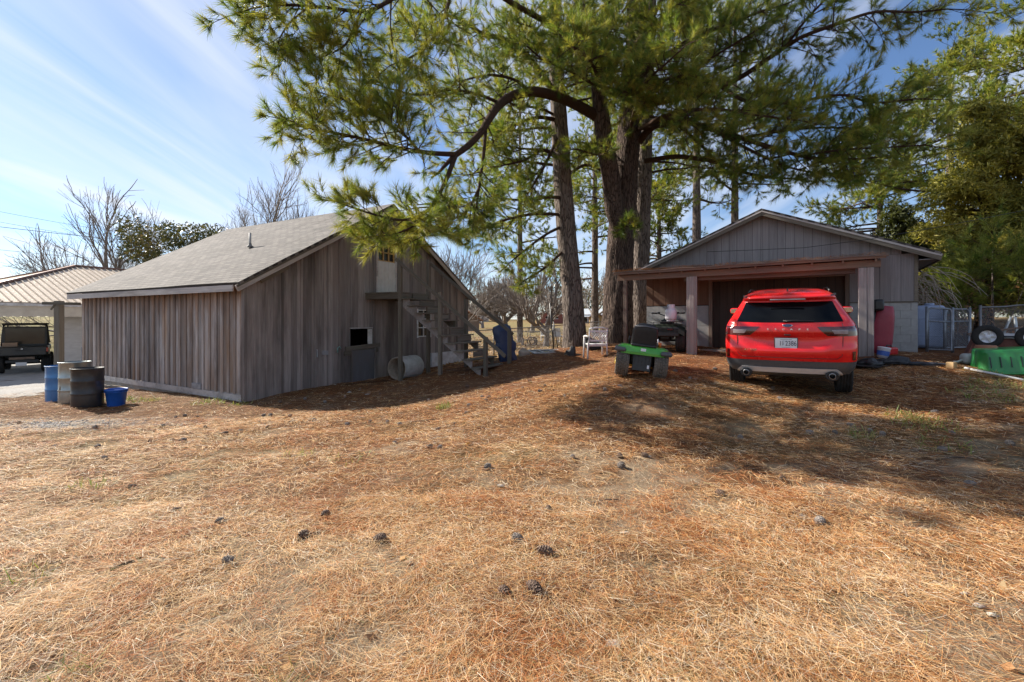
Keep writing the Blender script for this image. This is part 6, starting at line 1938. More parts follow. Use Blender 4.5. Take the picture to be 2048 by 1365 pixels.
lump(bag, 'sack', pm('beige_sack', (.46, .38, .30), (.36, .29, .23), .7, 4, bmp=.3), .20, .16, .19, 3, .35, zoff=.04)
p = at(1143, 14.3)
stump = thing('charred_stump', 'dark charred lump of wood in front of the grey pine trunk', 'stump', tuple(p))
lump(stump, 'wood', pm('charred_wood', (.05, .048, .05), (.025, .024, .025), .8, 9, bmp=.6), .17, .13, .24, 5, .4)
for a in (0, 1.3, 2.4): beam('root', p + Vector((0, 0, .05)), p + Vector((.3 * math.cos(a), .2 * math.sin(a) - .1, .02)), .04, .04, M_woodx, stump)
p = at(1184, 15.0)
tyre = thing('old_tyre', 'old tyre lying against the pine behind the garden chair', 'tyre', tuple(p + Vector((0, 0, .16))), R(30), tilt=Matrix.Rotation(R(35), 4, 'X'))
MB().lathe([(.17, -.07), (.20, -.09), (.27, -.09), (.30, -.06), (.31, 0), (.30, .06), (.27, .09), (.20, .09), (.17, .07), (.19, 0)], 32, close=True).build('rubber', M_tyre, tyre)
MB().lathe([(.312, -.03), (.316, -.02), (.316, .02), (.312, .03)], 32).build('tread', M_tyre, tyre)

def chain_fence(label, pts, h, posts, sag=0.0, mesh_w=.0028, cell=.07, top=True, name='chain_link_fence', pr=.03, mr=.022):
    base = on(*pts[0])
    t = thing(name, label, 'fence', tuple(base))
    M = pm('fence_steel', (.24, .245, .25), (.15, .15, .155), .5, 10, metal=.6, dirt=(.16, .1, .07), dirt_amt=.4)
    P = [Vector((a, b, 0)) for a, b in pts]
    seg = [0]
    for a, b in zip(P[:-1], P[1:]): seg.append(seg[-1] + (b - a).length)
    def along(s):
        s = min(max(s, 0), seg[-1])
        for i in range(len(P) - 1):
            if s <= seg[i + 1] + 1e-9:
                f = (s - seg[i]) / (seg[i + 1] - seg[i]); q = P[i].lerp(P[i + 1], f); return q.x, q.y
        return P[-1].x, P[-1].y
    for s in posts:
        x, y = along(s); MB().tube([on(x, y, -.1), on(x, y, h + .06)], pr, 8).build('post', M, t, world=True)
    if top:
        k = [along(s) for s in np.linspace(0, seg[-1], 24)]
        MB().tube([on(x, y, h) for x, y in k], mr, 8).build('top_rail', M, t, world=True)
    mb = MB(); nn = int(seg[-1] / cell)
    zs_ = {}
    cache = [on(*along(s)) for s in np.linspace(0, seg[-1], 80)]
    def gpt(s, hh):
        f = s / seg[-1] * 79; i = min(int(max(f, 0)), 78); q = cache[i].lerp(cache[i + 1], f - i); return q + Vector((0, 0, hh))
    for k in range(nn + int(h / cell)):
        for sg in (1, -1):
            s0 = k * cell if sg > 0 else k * cell
            a, b = (s0 - h, s0) if sg > 0 else (s0, s0 - h)
            # clip to the run
            lo, hi = 0.03, h
            def st(f): return a + (b - a) * f
            f0, f1 = 0.0, 1.0
            if st(0) < 0: f0 = (0 - a) / (b - a)
            if st(0) > seg[-1]: f0 = (seg[-1] - a) / (b - a)
            if st(1) < 0: f1 = (0 - a) / (b - a)
            if st(1) > seg[-1]: f1 = (seg[-1] - a) / (b - a)
            if f1 - f0 < .05: continue
            mb.tube([gpt(st(f0), .02 + (h - .04) * f0), gpt(st((f0 + f1) / 2), .02 + (h - .04) * (f0 + f1) / 2), gpt(st(f1), .02 + (h - .04) * f1)], mesh_w, 3, False)
    o = mb.build('mesh', M, t, world=True); o['kind'] = 'stuff'
    return t
chain_fence('chain link fence with leaning posts across the yard behind the pines', [(-3.6, 20.3), (1.9, 21.0), (6.4, 21.4), (9.0, 23.0)], 1.18, [0, 2.8, 5.55, 8.0, 10.05, 12.9])
tp = thing('steel_post', 'tall leaning steel post in front of the field fence', 'post', tuple(on(1.78, 20.6)))
MB().tube([on(1.9, 20.6, -.1), on(1.72, 20.6, 2.2)], .03, 6).build('shaft', M_black, tp, world=True)
MB().tube([on(2.1, 20.5, -.1), on(1.85, 20.6, 1.5)], .02, 6).build('brace', M_black, tp, world=True)
chain_fence('chain link fence at the right in front of the cedar', [(12.35, 12.0), (14.6, 12.3), (18.5, 12.9)], 1.12, [.0, 3.0, 6.1], cell=.06)

def gate_leaf(label, a, b, h, group='gate leaves'):
    """round-cornered tube frame with wire mesh between two ground points"""
    A_, B_ = on(*a), on(*b)
    t = thing('gate', label, 'gate', tuple(A_))
    M = pm('gate_tube', (.26, .28, .31), (.18, .19, .21), .45, 8, metal=.6)
    d = B_ - A_; L = d.length
    def q(f, z): return A_ + d * f + Vector((0, 0, z))
    MB().tube([q(0, .06), q(0, h - .12), q(.05, h - .03), q(.14, h), q(.86, h), q(.95, h - .03), q(1, h - .12), q(1, .06), q(0, .06)], .024, 8).build('frame', M, t, world=True)
    MB().tube([q(0, h * .70), q(1, h * .70)], .018, 8).build('cross_rail', M, t, world=True)
    for f in (-.04, 1.04): MB().tube([q(f, -.1), q(f, h + .04)], .03, 8).build('hinge_post', M, t, world=True)
    mb = MB(); c = .06
    n_ = int(L / c)
    for k in range(n_ + int(h / c)):
        for sg in (1, -1):
            a_, b_ = (k * c - h, k * c) if sg > 0 else (k * c, k * c - h)
            f0 = max(0, min(1, (0 - a_) / (b_ - a_))) if a_ < 0 else (max(0, (L - a_) / (b_ - a_)) if a_ > L else 0)
            f1 = (0 - a_) / (b_ - a_) if b_ < 0 else ((L - a_) / (b_ - a_) if b_ > L else 1)
            if f1 - f0 < .05: continue
            mb.tube([q((a_ + (b_ - a_) * f0) / L, .06 + (h - .08) * f0), q((a_ + (b_ - a_) * f1) / L, .06 + (h - .08) * f1)], .0028, 3, False)
    o = mb.build('mesh', M, t, world=True); o['kind'] = 'stuff'
gate_leaf('narrow gate leaf in front of the pale blue tank', (10.28, 11.25), (10.82, 11.2), 1.08)
gate_leaf('wider gate leaf between the pale blue tank and the right fence', (11.05, 11.6), (11.95, 11.9), 1.05)
p = Vector((11.05, 12.05, 0)); p.z = gz(p.x, p.y)
tk = thing('plastic_tank', 'pale blue plastic tank behind the narrow gate leaf', 'tank', tuple(p), R(-40))
M_tk = pm('pale_blue_plastic', (.36, .44, .62), (.30, .37, .53), .5, 4, dirt=(.2, .23, .3), dirt_amt=.3)
MB().rbox((0, 0, .58), (.62, .5, 1.12), .10, seg=4).build('body', M_tk, tk)
MB().lathe([(0, 0), (.10, 0), (.10, .05), (.085, .06), (0, .062)], 20, Matrix.Translation((0, 0, 1.14))).build('cap', M_tk, tk)
for z_ in (.35, .80): MB().rbox((0, 0, z_), (.635, .515, .04), .012).build('moulded_rib', M_tk, tk)

# red shell leaning behind the right porch post, with a black motor cover
p = gw(5.74, 1.15, 0); p.z = gz(p.x, p.y)
sl = thing('red_sled', 'faded red plastic sled leaning upright behind the right porch post', 'sled', tuple(p), GRZ, tilt=Matrix.Rotation(R(7), 4, 'Y'))
M_sl = pm('faded_red_plastic', (.30, .025, .05), (.24, .02, .04), .45, 4, dirt=(.3, .08, .1), dirt_amt=.3)
mb = MB()
def sled(u, v):
    w = .24 * (1 - .25 * (2 * v - 1) ** 4) * (1.0 - .25 * v); a = math.pi * u
    return Vector((-math.cos(a) * w, -.10 * math.sin(a) ** .6 * (1 - .6 * abs(2 * v - 1) ** 6), 1.12 * v))
mb.grid(lambda u, v: sled(1 - u, v), 16, 20); mb.grid(lambda u, v: sled(u, v) * .97 + Vector((0, .03, .01)), 16, 20)
mb.build('shell', M_sl, sl)
for s in (-1, 1): MB().tube([Vector((s * .24 * (1 - .25 * (2 * v - 1) ** 4) * (1 - .25 * v), .01, 1.12 * v)) for v in np.linspace(0, 1, 12)], .014, 6).build('rim', M_sl, sl)
mot = thing('motor_cover', 'black outboard motor cover above the red sled', 'motor', tuple(gw(5.74, 1.30, .34)), GRZ)
MB().rbox((0, 0, .0), (.20, .24, .26), .05, seg=3).build('cowl', M_black, mot)
MB().tube([(-.05, .05, -.10), (-.12, .1, -.6), (-.2, .12, -1.1)], [.03, .025, .02], 8).build('shaft', M_black, mot)

def tarp(label, xp, d, sx, sy, sz, seed, mat=None, name='tarp', cat='tarp', grp=None):
    p = at(xp, d)
    t = thing(name, label, cat, tuple(p), R(seed * 37 % 60 - 20), grp)
    lump(t, 'sheet', mat or pm('black_sheeting', (.022, .023, .026), (.014, .015, .017), .45, 6, bmp=.3), sx, sy, sz, seed, .45, 28)
    k = random.Random(seed)
    MB().grid(lambda u, v: Vector(((u - .5) * sx * 2.6, (v - .5) * sy * 2.4, .012 + .03 * float(vnoise(u * 6, v * 6, seed)))), 12, 10).build('spread_edge', mat or M_black, t)
    return t
tarp('crumpled black plastic sheet right behind the red car', 1738, 9.3, .30, .24, .13, 3)
tarp('black plastic heaped beside the white pail', 1785, 9.4, .34, .22, .12, 5)
tarp('flat dark sheet lying between the car and the tan wood block', 1845, 9.2, .34, .16, .05, 7, pm('dark_blue_sheet', (.035, .04, .055), (.025, .028, .038), .5, 6))
p = at(1764, 9.75)
pail = thing('paint_pail', 'small white pail with coloured label by the porch post', 'pail', tuple(p), tilt=Matrix.Rotation(R(12), 4, 'Y'))
MB().lathe([(0, .005), (.10, .005), (.115, .22), (.12, .225), (.12, .24), (.105, .245), (0, .23)], 20).build('body', M_plate, pail)
MB().lathe([(.104, .06), (.112, .16)], 20, Matrix.Diagonal((1.01, 1.01, 1, 1))).build('label_band', pm('blue_label', (.05, .12, .4)), pail)
p = at(1778, 10.2)
rc = thing('fuel_can', 'small red fuel can at the foot of the garage wall', 'fuel can', tuple(p), R(20))
MB().rbox((0, 0, .09), (.34, .2, .17), .04, seg=3).build('body', pm('red_can', (.5, .02, .02), (.4, .015, .015), .4), rc)
MB().tube([(-.1, 0, .16), (-.08, 0, .22), (.06, 0, .22), (.08, 0, .16)], .014, 6).build('handle', M_black, rc)
p = at(1903, 8.9)
wb = thing('wood_block', 'small tan wood block on the ground beside the white pole', 'wood block', tuple(p), R(25))
MB().rbox((0, 0, .06), (.15, .12, .125), .006, seg=1).build('block', pm('tan_wood', (.50, .34, .17), (.40, .26, .12), .8, 8, stretch=(1, 1, .2)), wb)
MB().box((0, 0, .124), (.13, .10, .006)).build('end_grain', pm('tan_end_grain', (.42, .28, .15), None, .9), wb)
p = at(1942, 9.5)
jug = thing('plastic_jug', 'grey white plastic jug with spout beside the green cart', 'jug', tuple(p), R(-15))
M_jug = pm('milky_plastic', (.50, .52, .48), (.42, .43, .40), .4, 4)
MB().rbox((0, 0, .11), (.32, .24, .22), .07, seg=3).build('body', M_jug, jug)
MB().tube([(-.15, 0, .08), (-.24, -.02, .04), (-.32, -.03, .045)], [.03, .025, .02], 8).build('spout', M_jug, jug)

# ------------------------------------------------------------------ overturned carts at the right edge
p = at(2012, 8.9)
gc = thing('garden_cart', 'upturned green plastic cart tub with yellow stripe', 'cart', tuple(p + Vector((0, 0, .0))), R(-38), tilt=Matrix.Rotation(R(-5), 4, 'Y'))
M_gc = pm('green_cart_plastic', (.02, .26, .055), (.016, .21, .045), .35, 4, coat=.3, dirt=(.08, .16, .06), dirt_amt=.25)
mb = MB()
def tub(x, y, z):
    return Vector((x, y, z))
Wd, Dp, Ht = .48, .58, .47
def tubf(u, v):
    a = 2 * math.pi * u
    e = 5.0
    ca, sa = math.cos(a), math.sin(a)
    k = (abs(ca) ** e + abs(sa) ** e) ** (-1 / e)
    if v < .8:
        t = v / .8; sc_ = 1 - .14 * t; z = .02 + (Ht - .06) * t
    else:
        t = (v - .8) / .2; sc_ = .86 - .06 * math.sin(t * 1.57) - .80 * max(0, t - .5) * 2 * .999; z = Ht - .04 + .04 * math.sin(min(1, t * 2) * 1.57)
    rib = .010 * max(0, math.sin(u * 2 * math.pi * 13)) * (1 if .08 < v < .74 else 0)
    return Vector((ca * k * (Wd * sc_ - rib), sa * k * (Dp * sc_ - rib), z))
mb.grid(tubf, 104, 20, closed_u=True); mb.build('tub', M_gc, gc)
mb = MB(); mb.grid(lambda u, v: (lambda q: Vector((q.x * (1.0 + .05 * math.sin(v * 3.14)), q.y * (1.0 + .05 * math.sin(v * 3.14)), .0 + .045 * v)))(tubf(u, 0)), 64, 4, closed_u=True); mb.build('rim', M_gc, gc)
for k in range(5):
    MB().box((-.27 + k * .135, -Dp * .925 - .012, .24), (.012, .03, .20), Matrix.Rotation(R(-12), 3, 'X')).build('slot', M_black, gc)
MB().box((Wd * .93 + .010, -.05, .16), (.02, .70, .05), Matrix.Rotation(R(-8), 3, 'Y')).build('stripe', pm('yellow_stripe', (.72, .58, .03), None, .4), gc)
p = at(2005, 9.9)
rc2 = thing('steel_cart', 'upturned rusty steel cart with two black wheels in the air', 'cart', tuple(p), R(-40))
M_rust = pm('rusty_red_steel', (.24, .085, .055), (.15, .055, .04), .7, 5, dirt=(.35, .17, .10), dirt_amt=.5, bmp=.3)
mb = MB()
for s in ((-.62, .62, -.40, .40),):
    vs = [(-.62, -.38, 0), (.62, -.38, 0), (.62, .38, 0), (-.62, .38, 0), (-.46, -.28, .50), (.46, -.28, .50), (.46, .28, .50), (-.46, .28, .50)]
    mb.add(vs, [(0, 1, 5, 4), (1, 2, 6, 5), (2, 3, 7, 6), (3, 0, 4, 7), (4, 5, 6, 7), (3, 2, 1, 0)])
mb.build('tray', M_rust, rc2)
MB().tube([(-.40, -.30, .56), (.60, -.30, .56)], .02, 8).build('axle', M_black, rc2)
for x in (-.28, .36):
    m = Matrix.Translation((x, -.46, .56)) @ Matrix.Rotation(R(90), 4, 'X')
    w_ = MB().lathe([(.13, -.05), (.16, -.065), (.22, -.06), (.245, -.035), (.25, 0), (.245, .035), (.22, .06), (.16, .065), (.13, .05)], 32, m, close=True).build('wheel', M_tyre, rc2)
    MB().lathe([(0, .04), (.04, .05), (.05, .02), (.115, .015), (.135, .05), (.14, .05), (.14, -.04), (0, -.04)], 28, m).build('hub', M_plate, w_)
    for k in range(5):
        a = 2 * math.pi * k / 5
        MB().box((0, 0, 0), (.085, .035, .012)).build('spoke', M_tk if False else M_rim, w_, m=m @ Matrix.Rotation(a, 4, 'Z') @ Matrix.Translation((.08, 0, .03)))
for s in (-1, 1): beam('handle', MATRIX[rc2] @ Vector((.1 + s * .12, 0, .5)), MATRIX[rc2] @ Vector((.16 + s * .03, .05, .98)), .05, .03, M_alu, rc2)
lump(rc2, 'draped_sheet', pm('white_sheet', (.55, .53, .50), (.44, .42, .40), .7, 4), .5, .28, .10, 9, .3, zoff=.55)
beam('plank', MATRIX[rc2] @ Vector((-.55, -.1, .60)), MATRIX[rc2] @ Vector((.3, .0, .76)), .12, .03, M_wood_red, rc2)
p = at(1972, 9.35)
pot = thing('clay_pot', 'terracotta coloured tub under the upturned carts', 'pot', tuple(p))
MB().lathe([(0, .42), (.15, .42), (.17, .40), (.22, .06), (.245, .06), (.245, 0), (.2, 0), (.2, .05), (0, .05)], 26).build('body', pm('terracotta', (.36, .16, .085), (.28, .12, .065), .8, 5), pot)
MB().lathe([(.236, .07), (.25, .065), (.25, .0)], 26).build('rim', pm('terracotta_rim', (.36, .16, .085), (.28, .12, .065), .8, 5), pot)
a, b = at(1932, 8.75, .03), at(2075, 7.9, .03)
pole = thing('white_pole', 'long white pole lying on the straw in front of the green cart', 'pole', tuple(a))
MB().tube([a, (a + b) / 2 + Vector((0, 0, .005)), b], .022, 10).build('tube', pm('white_pvc', (.70, .70, .68), (.58, .58, .55), .45, 5), pole, world=True)
MB().tube([a - (b - a).normalized() * .02, a + (b - a).normalized() * .06], .027, 10).build('end_cap', pm('grey_cap', (.45, .45, .45)), pole, world=True)

# ------------------------------------------------------------------ pine cones
M_cone = pm('cone_scales', (.21, .135, .09), (.11, .07, .05), .8, 30)
M_cone_grey = pm('weathered_cone_scales', (.28, .235, .20), (.15, .125, .105), .85, 30)
def cone_mesh(name, seed, mat, open_=.5):
    r = random.Random(seed); mb = MB()
    L = .085
    mb.lathe([(0, -L / 2), (.014, -L / 2 + .006), (.020, -.01), (.016, .02), (0, L / 2)], 8)
    n = 64
    for k in range(n):
        t = k / n
        a = k * 2.39996
        z = -L / 2 + L * t
        w = .028 * math.sin(math.pi * (.12 + .84 * t)) ** .8 + .006
        rr = w * (1 + .18 * open_)
        m = Matrix.Rotation(a, 4, 'Z') @ Matrix.Translation((rr * .72, 0, z)) @ Matrix.Rotation(R(-35 - 30 * t + r.uniform(-8, 8)), 4, 'Y')
        s_ = .016 * (.6 + math.sin(math.pi * t) * .6)
        vs = [m @ Vector(p) for p in ((-.008, -s_ * .35, 0), (-.008, s_ * .35, 0), (.006, s_ * .62, .002), (.011, 0, .005), (.006, -s_ * .62, .002), (.004, 0, -.005))]
        mb.add(vs, [(0, 1, 2, 3, 4), (4, 3, 2, 5), (0, 4, 5), (1, 5, 2), (0, 5, 1)])
    return mb.mesh(name, mat)
cones = [cone_mesh('pine_cone', k, M_cone if k < 2 else M_cone_grey, .5 + .3 * k) for k in range(4)]
cpos = [(760, 1085), (1090, 1115), (1068, 1187), (1008, 1192), (1035, 1085), (457, 1130), (1097, 1025), (608, 1080), (650, 1035), (440, 1050), (350, 1028), (265, 980), (210, 920), (195, 897), (345, 884), (366, 884), (300, 885), (410, 858), (325, 855), (370, 833), (352, 836), (395, 835),
        (527, 833), (541, 833), (568, 834), (580, 835), (520, 846), (534, 858), (450, 870), (482, 865), (475, 873), (628, 842), (695, 852), (740, 846), (775, 848), (800, 852), (910, 850), (938, 813), (965, 797), (977, 797), (972, 802), (933, 828), (857, 802), (880, 898), (860, 898), (790, 888), (877, 862), (975, 940),
        (1145, 918), (1243, 938), (1290, 916), (1240, 916), (1565, 965), (1942, 977), (1440, 995), (1640, 1050), (1480, 880), (1620, 870), (1740, 865), (1765, 872), (1700, 856), (2020, 892), (1885, 905), (1560, 800), (1670, 870), (1545, 780), (1210, 782), (1130, 795), (1260, 795), (1090, 775), (1080, 785), (1045, 778), (1290, 770), (1310, 778), (1190, 770), (1240, 775),
        (38, 848), (22, 868), (190, 858), (110, 897), (560, 806), (610, 800), (650, 806), (720, 780), (690, 795), (760, 790), (820, 775), (1160, 765), (1060, 765), (985, 770), (935, 775), (1780, 760), (1830, 800), (1620, 745), (1430, 740), (1380, 760), (1350, 745), (1870, 830), (1905, 870), (150, 800)]
def ground_hit(xp, yp):
    """where the sight line through a photo pixel meets the ground"""
    a = .8
    prev = None
    for d in np.arange(.9, 22, .04):
        z = CZ + (640 - yp) / F * d
        if gz_fast(xp, d) > z: return d
    return None
_dl = np.arange(.9, 22, .04)
def hit(xp, yp):
    X = (xp - 1024) / F * _dl
    g_ = ground_z(X, _dl); ray = CZ + (640 - yp) / F * _dl
    k = np.argmax(g_ > ray)
    return (X[k], _dl[k], g_[k]) if g_[k] > ray[k] else None
rc_ = random.Random(5)
CONE_LABEL = {(760, 1085): 'large dark pine cone standing alone in the foreground left of centre', (1090, 1115): 'dark pine cone above the close pair in the lower middle', (1068, 1187): 'right pine cone of the close pair nearest the camera',
              (1008, 1192): 'left pine cone of the close pair nearest the camera', (1035, 1085): 'pine cone half sunk in straw above the lower middle trio', (457, 1130): 'round grey pine cone alone in the left foreground',
              (1097, 1025): 'pine cone in the exact middle of the sunny yard', (608, 1080): 'pine cone beside the thick bark stick in the left foreground', (650, 1035): 'pine cone just behind the thick bark stick',
              (440, 1050): 'pine cone beside the short broken twig on the left', (1942, 977): 'wide dark pine cone near the right edge', (1565, 965): 'upright pine cone on sunny straw below the red car', (1640, 1050): 'small pine cone beside the pale flat stone on the right'}
nc = 0
for i, (xp, yp) in enumerate(cpos):
    h_ = hit(xp, yp)
    if h_ is None: continue
    s_ = rc_.uniform(.8, 1.25) * (.85 if h_[1] > 5 else 1.0)
    m = Matrix.Translation((h_[0], h_[1], h_[2] + .026 * s_)) @ Matrix.Rotation(rc_.uniform(0, 6.28), 4, 'Z') @ Matrix.Rotation(R(90 + rc_.uniform(-25, 25)), 4, 'X') @ Matrix.Scale(s_, 4)
    o = link('pine_cone', cones[rc_.randrange(4)], None, m)
    lab = CONE_LABEL.get((xp, yp))
    if lab is None:
        lab = ('pine cone scattered on the sunny straw in front of the barn long wall' if xp < 500 else 'pine cone on the straw in front of the barn gable wall' if xp < 850 else
               'pine cone in the middle of the yard between stairs and tractor' if xp < 1200 else 'pine cone in the pine shade near the tractor and the red car' if yp < 900 else 'pine cone on sunny straw in front of the red car')
    tag(o, lab, 'pine cone', 'pine cones on the ground')
    nc += 1
# sticks and pale stones
STICKS = ('thick stick of bark lying in the left foreground', 'thin straight twig in the middle of the left yard', 'dark twig on the grass below the car at the right', 'short broken twig in the left foreground', 'long thin twig left of the small grass tuft',
          'twig beside three pine cones near the grass tuft', 'dark slab of bark in the lower left corner area', 'thin twig against the barn sill board', 'stick lying in the shade along the barn gable', 'fine twig left of the thick bark stick',
          'fine twig in the middle of the sunny yard', 'fine twig at the edge of the pine shade')
STONES = {0: 'pale stone left of the yard centre', 1: 'flat pale green stone in the right yard', 3: 'largest pale stone in the left middle yard', 9: 'pale stone at the bottom edge of the picture', 10: 'largest stone of the pale row at lower right', 13: 'pale stone in the shade by the barn gable'}
for i, (xa, ya, xb, yb, w) in enumerate(((595, 1087, 640, 1072, .014), (397, 943, 437, 938, .008), (1940, 918, 1870, 922, .008), (432, 1055, 455, 1045, .009), (805, 848, 880, 840, .008), (985, 800, 1022, 796, .009), (220, 1145, 285, 1120, .012), (300, 785, 320, 806, .006), (690, 770, 780, 762, .012), (400, 1110, 440, 1098, .006), (1180, 1010, 1240, 1003, .006), (1555, 893, 1600, 888, .006))):
    A_, B_ = hit(xa, ya), hit(xb, yb)
    if not A_ or not B_: continue
    a, b = Vector(A_), Vector(B_)
    mid = (a + b) / 2; mid.z = gz(mid.x, mid.y)
    up_ = Vector((0, 0, w * .9 + .006))
    wds = STICKS[i]
    o = MB().tube([a + up_, mid + up_ * 1.6 + Vector((rc_.uniform(-.02, .02), rc_.uniform(-.02, .02), 0)), b + up_], [w, w * .9, w * .6], 6).build('stick', M_twig if w < .011 else M_limb)
    tag(o, wds, 'stick', 'sticks on the ground')
M_stone = pm('pale_stone', (.40, .37, .33), (.30, .28, .25), .9, 12, bmp=.4)
for i, (xp, yp, s_) in enumerate(((1003, 976, .035), (1598, 1035, .045), (1295, 916, .04), (798, 880, .05), (790, 888, .03), (1180, 860, .04), (95, 838, .03), (870, 888, .03), (1250, 1070, .03), (1225, 1300, .04), (1960, 1215, .032), (1985, 1235, .026), (1930, 1195, .024), (640, 765, .05), (700, 785, .06), (735, 790, .05), (670, 770, .04))):
    h_ = hit(xp, yp)
    if h_ is None: continue
    o = lump(None, 'stone', M_stone, s_, s_ * .75, s_ * .32, 30 + i, .55, 14)
    o.location = (h_[0], h_[1], h_[2] + .008)
    tag(o, STONES.get(i, 'small pale stone half sunk in the straw'), 'stone', 'stones on the ground')
print('cones', nc)

# dead leaves blown over the field and yard
g = np.random.default_rng(9)
n = 9000
x = g.uniform(-3.5, 9, n); y = 17.5 + 22 * g.random(n) ** 1.4
x2 = g.uniform(-5, 6, 500); y2 = g.uniform(2, 13, 500)
x = np.r_[x, x2]; y = np.r_[y, y2]; n = len(x)
z = ground_z(x, y) + g.uniform(.004, .03, n)
q = g.uniform(0, 6.28, n); s_ = np.where(y > 15, g.uniform(.04, .10, n), g.uniform(.015, .04, n))
a = np.stack([np.cos(q), np.sin(q), g.normal(0, .35, n)], -1) * s_[:, None]; b = np.stack([-np.sin(q), np.cos(q), g.normal(0, .35, n)], -1) * (s_ * .6)[:, None]
P = np.stack([x, y, z], -1)
V = np.stack([P - a, P + b, P + a, P - b], 1).reshape(-1, 3)
lc = np.array([(.42, .25, .10), (.34, .17, .07), (.48, .34, .18), (.26, .15, .08)])[g.integers(0, 4, n)] * g.uniform(.8, 1.2, (n, 1))
tag(link('fallen_leaves', np_mesh('fallen_leaves', V, (np.arange(n) * 4)[:, None] + [0, 1, 2, 3], 4, leaf_mat('fallen_leaf', .2, .7), np.repeat(lc, 4, 0))), 'dead brown leaves scattered over the field', 'leaves', kind='stuff')
# ================================================================== carport on the left
KC = Vector((-18.76, 14.8, CZ)); KRZ = math.atan2(.886, .463)
kp = thing('carport', 'carport with copper brown ribbed metal hip roof left of the barn', 'carport', tuple(KC), KRZ)
# local x along the eave (away to the right), local y up the slope (away to the left), z from eye level
KL, KD, KE, KRI = 14.0, 5.2, .65, 2.56
M_copper = pm('copper_brown_roofing', (.52, .42, .31), (.44, .355, .26), .45, 3, metal=.08, dirt=(.3, .2, .15), dirt_amt=.3)
M_copper_dark = pm('roof_ridge_cap', (.22, .12, .08), (.17, .09, .06), .5, 3, metal=.3)
A0, A1, B0, B1 = Vector((0, 0, KE)), Vector((KL, 0, KE)), Vector((KD, KD, KRI)), Vector((KL - KD, KD, KRI))
C0, C1 = Vector((0, 2 * KD, KE)), Vector((KL, 2 * KD, KE))
def plane(a, b, c, d=None):
    vs = [a, b, c] + ([d] if d else []); k = len(vs)
    mb = MB(); mb.add(vs + [p - Vector((0, 0, .05)) for p in vs], [tuple(range(k)), tuple(range(2 * k - 1, k - 1, -1))] + [(i, k + i, k + (i + 1) % k, (i + 1) % k) for i in range(k)])
    return mb
plane(A0, A1, B1, B0).build('roof_plane', M_copper, kp)
plane(C0, A0, B0).build('roof_plane', M_copper, kp); plane(C1, C0, B0, B1).build('roof_plane', M_copper, kp); plane(A1, C1, B1).build('roof_plane', M_copper, kp)
k = .12
while k < KL - .1:
    t = min(1.0, k / KD, (KL - k) / KD)
    a, b = Vector((k, -.02, KE + .012)), Vector((k, KD * t, KE + (KRI - KE) * t + .012))
    if (b - a).length > .15:
        mb = MB(); w = .028; h = .034
        vs = [a + Vector((-w, 0, 0)), a + Vector((w, 0, 0)), a + Vector((w * .4, 0, h)), a + Vector((-w * .4, 0, h))]; vs += [p + (b - a) for p in vs]
        mb.add(vs, [(0, 1, 2, 3), (7, 6, 5, 4), (0, 4, 5, 1), (1, 5, 6, 2), (2, 6, 7, 3), (3, 7, 4, 0)])
        mb.build('roof_rib', M_copper, kp)
    k += .23
k = .3
while k < 2 * KD - .2:
    t = min(k, 2 * KD - k) / KD
    a, b = Vector((0, k, KE + .012)), Vector((KD * t, k, KE + (KRI - KE) * t + .012))
    MB().tube([a, b], .022, 4).build('roof_rib', M_copper, kp)
    k += .23
for a, b in ((A0, B0), (B0, B1), (B1, A1), (B0, C0)): MB().tube([a + Vector((0, 0, .03)), b + Vector((0, 0, .03))], .07, 6).build('ridge_cap', M_copper_dark, kp)
M_cream = pm('cream_awning', (.66, .60, .48), (.58, .52, .42), .6, 4, dirt=(.35, .28, .2), dirt_amt=.3)
def valance(ax_, L):
    mb = MB()
    n = int(L / .035)
    def low(s): return KE - .50 - .035 * abs(math.sin(s * math.pi / .22))
    for d_ in (0, .012):
        if ax_ == 'x': mb.grid(lambda u, v: Vector((L * (u if d_ == 0 else 1 - u), -.01 + d_, (KE - .06) * v + low(L * (u if d_ == 0 else 1 - u)) * (1 - v))), n, 1, False)
        else: mb.grid(lambda u, v: Vector((-.01 + d_, L * (u if d_ else 1 - u), (KE - .06) * v + low(L * (u if d_ else 1 - u)) * (1 - v))), n, 1, False)
    return mb
valance('x', KL).build('valance', M_cream, kp)
valance('y', 2 * KD).build('valance', M_cream, kp)
MB().box((KL / 2, -.035, KE - .09), (KL, .04, .10)).build('gutter', M_white, kp)
MB().box((KL / 2, KD, KE - .12), (KL - .3, 2 * KD - .3, .04)).build('ceiling', M_cream, kp)
M_wbrick = pm('white_painted_brick', (.62, .62, .60), (.52, .52, .50), .8, 3, stretch=(1, 1, 3), bmp=.3)
bwall = MB().box((5.9, .95, -.72), (5.2, .5, 2.62)).build('brick_wall', M_wbrick, kp)
for q in range(30):      # brick courses stand proud in thin bands
    MB().box((5.9, .697, -1.95 + q * .083), (5.19, .012, .070)).build('brick_course', M_wbrick, bwall)
M_iron = pm('lattice_post_iron', (.05, .05, .05), None, .5)
for x, y in ((.25, .35), (.25, 4.9), (.25, 9.9), (3.2, 9.9), (8.5, 9.9)):
    ps = MB()
    for dx in (0, .22): ps.tube([(x + dx, y, -2.15), (x + dx, y, KE - .1)], .014, 6)
    for q in range(10): ps.tube([(x, y, -2.1 + q * .27), (x + .22, y, -1.85 + q * .27)], .008, 5)
    ps.build('lattice_post', M_iron, kp)

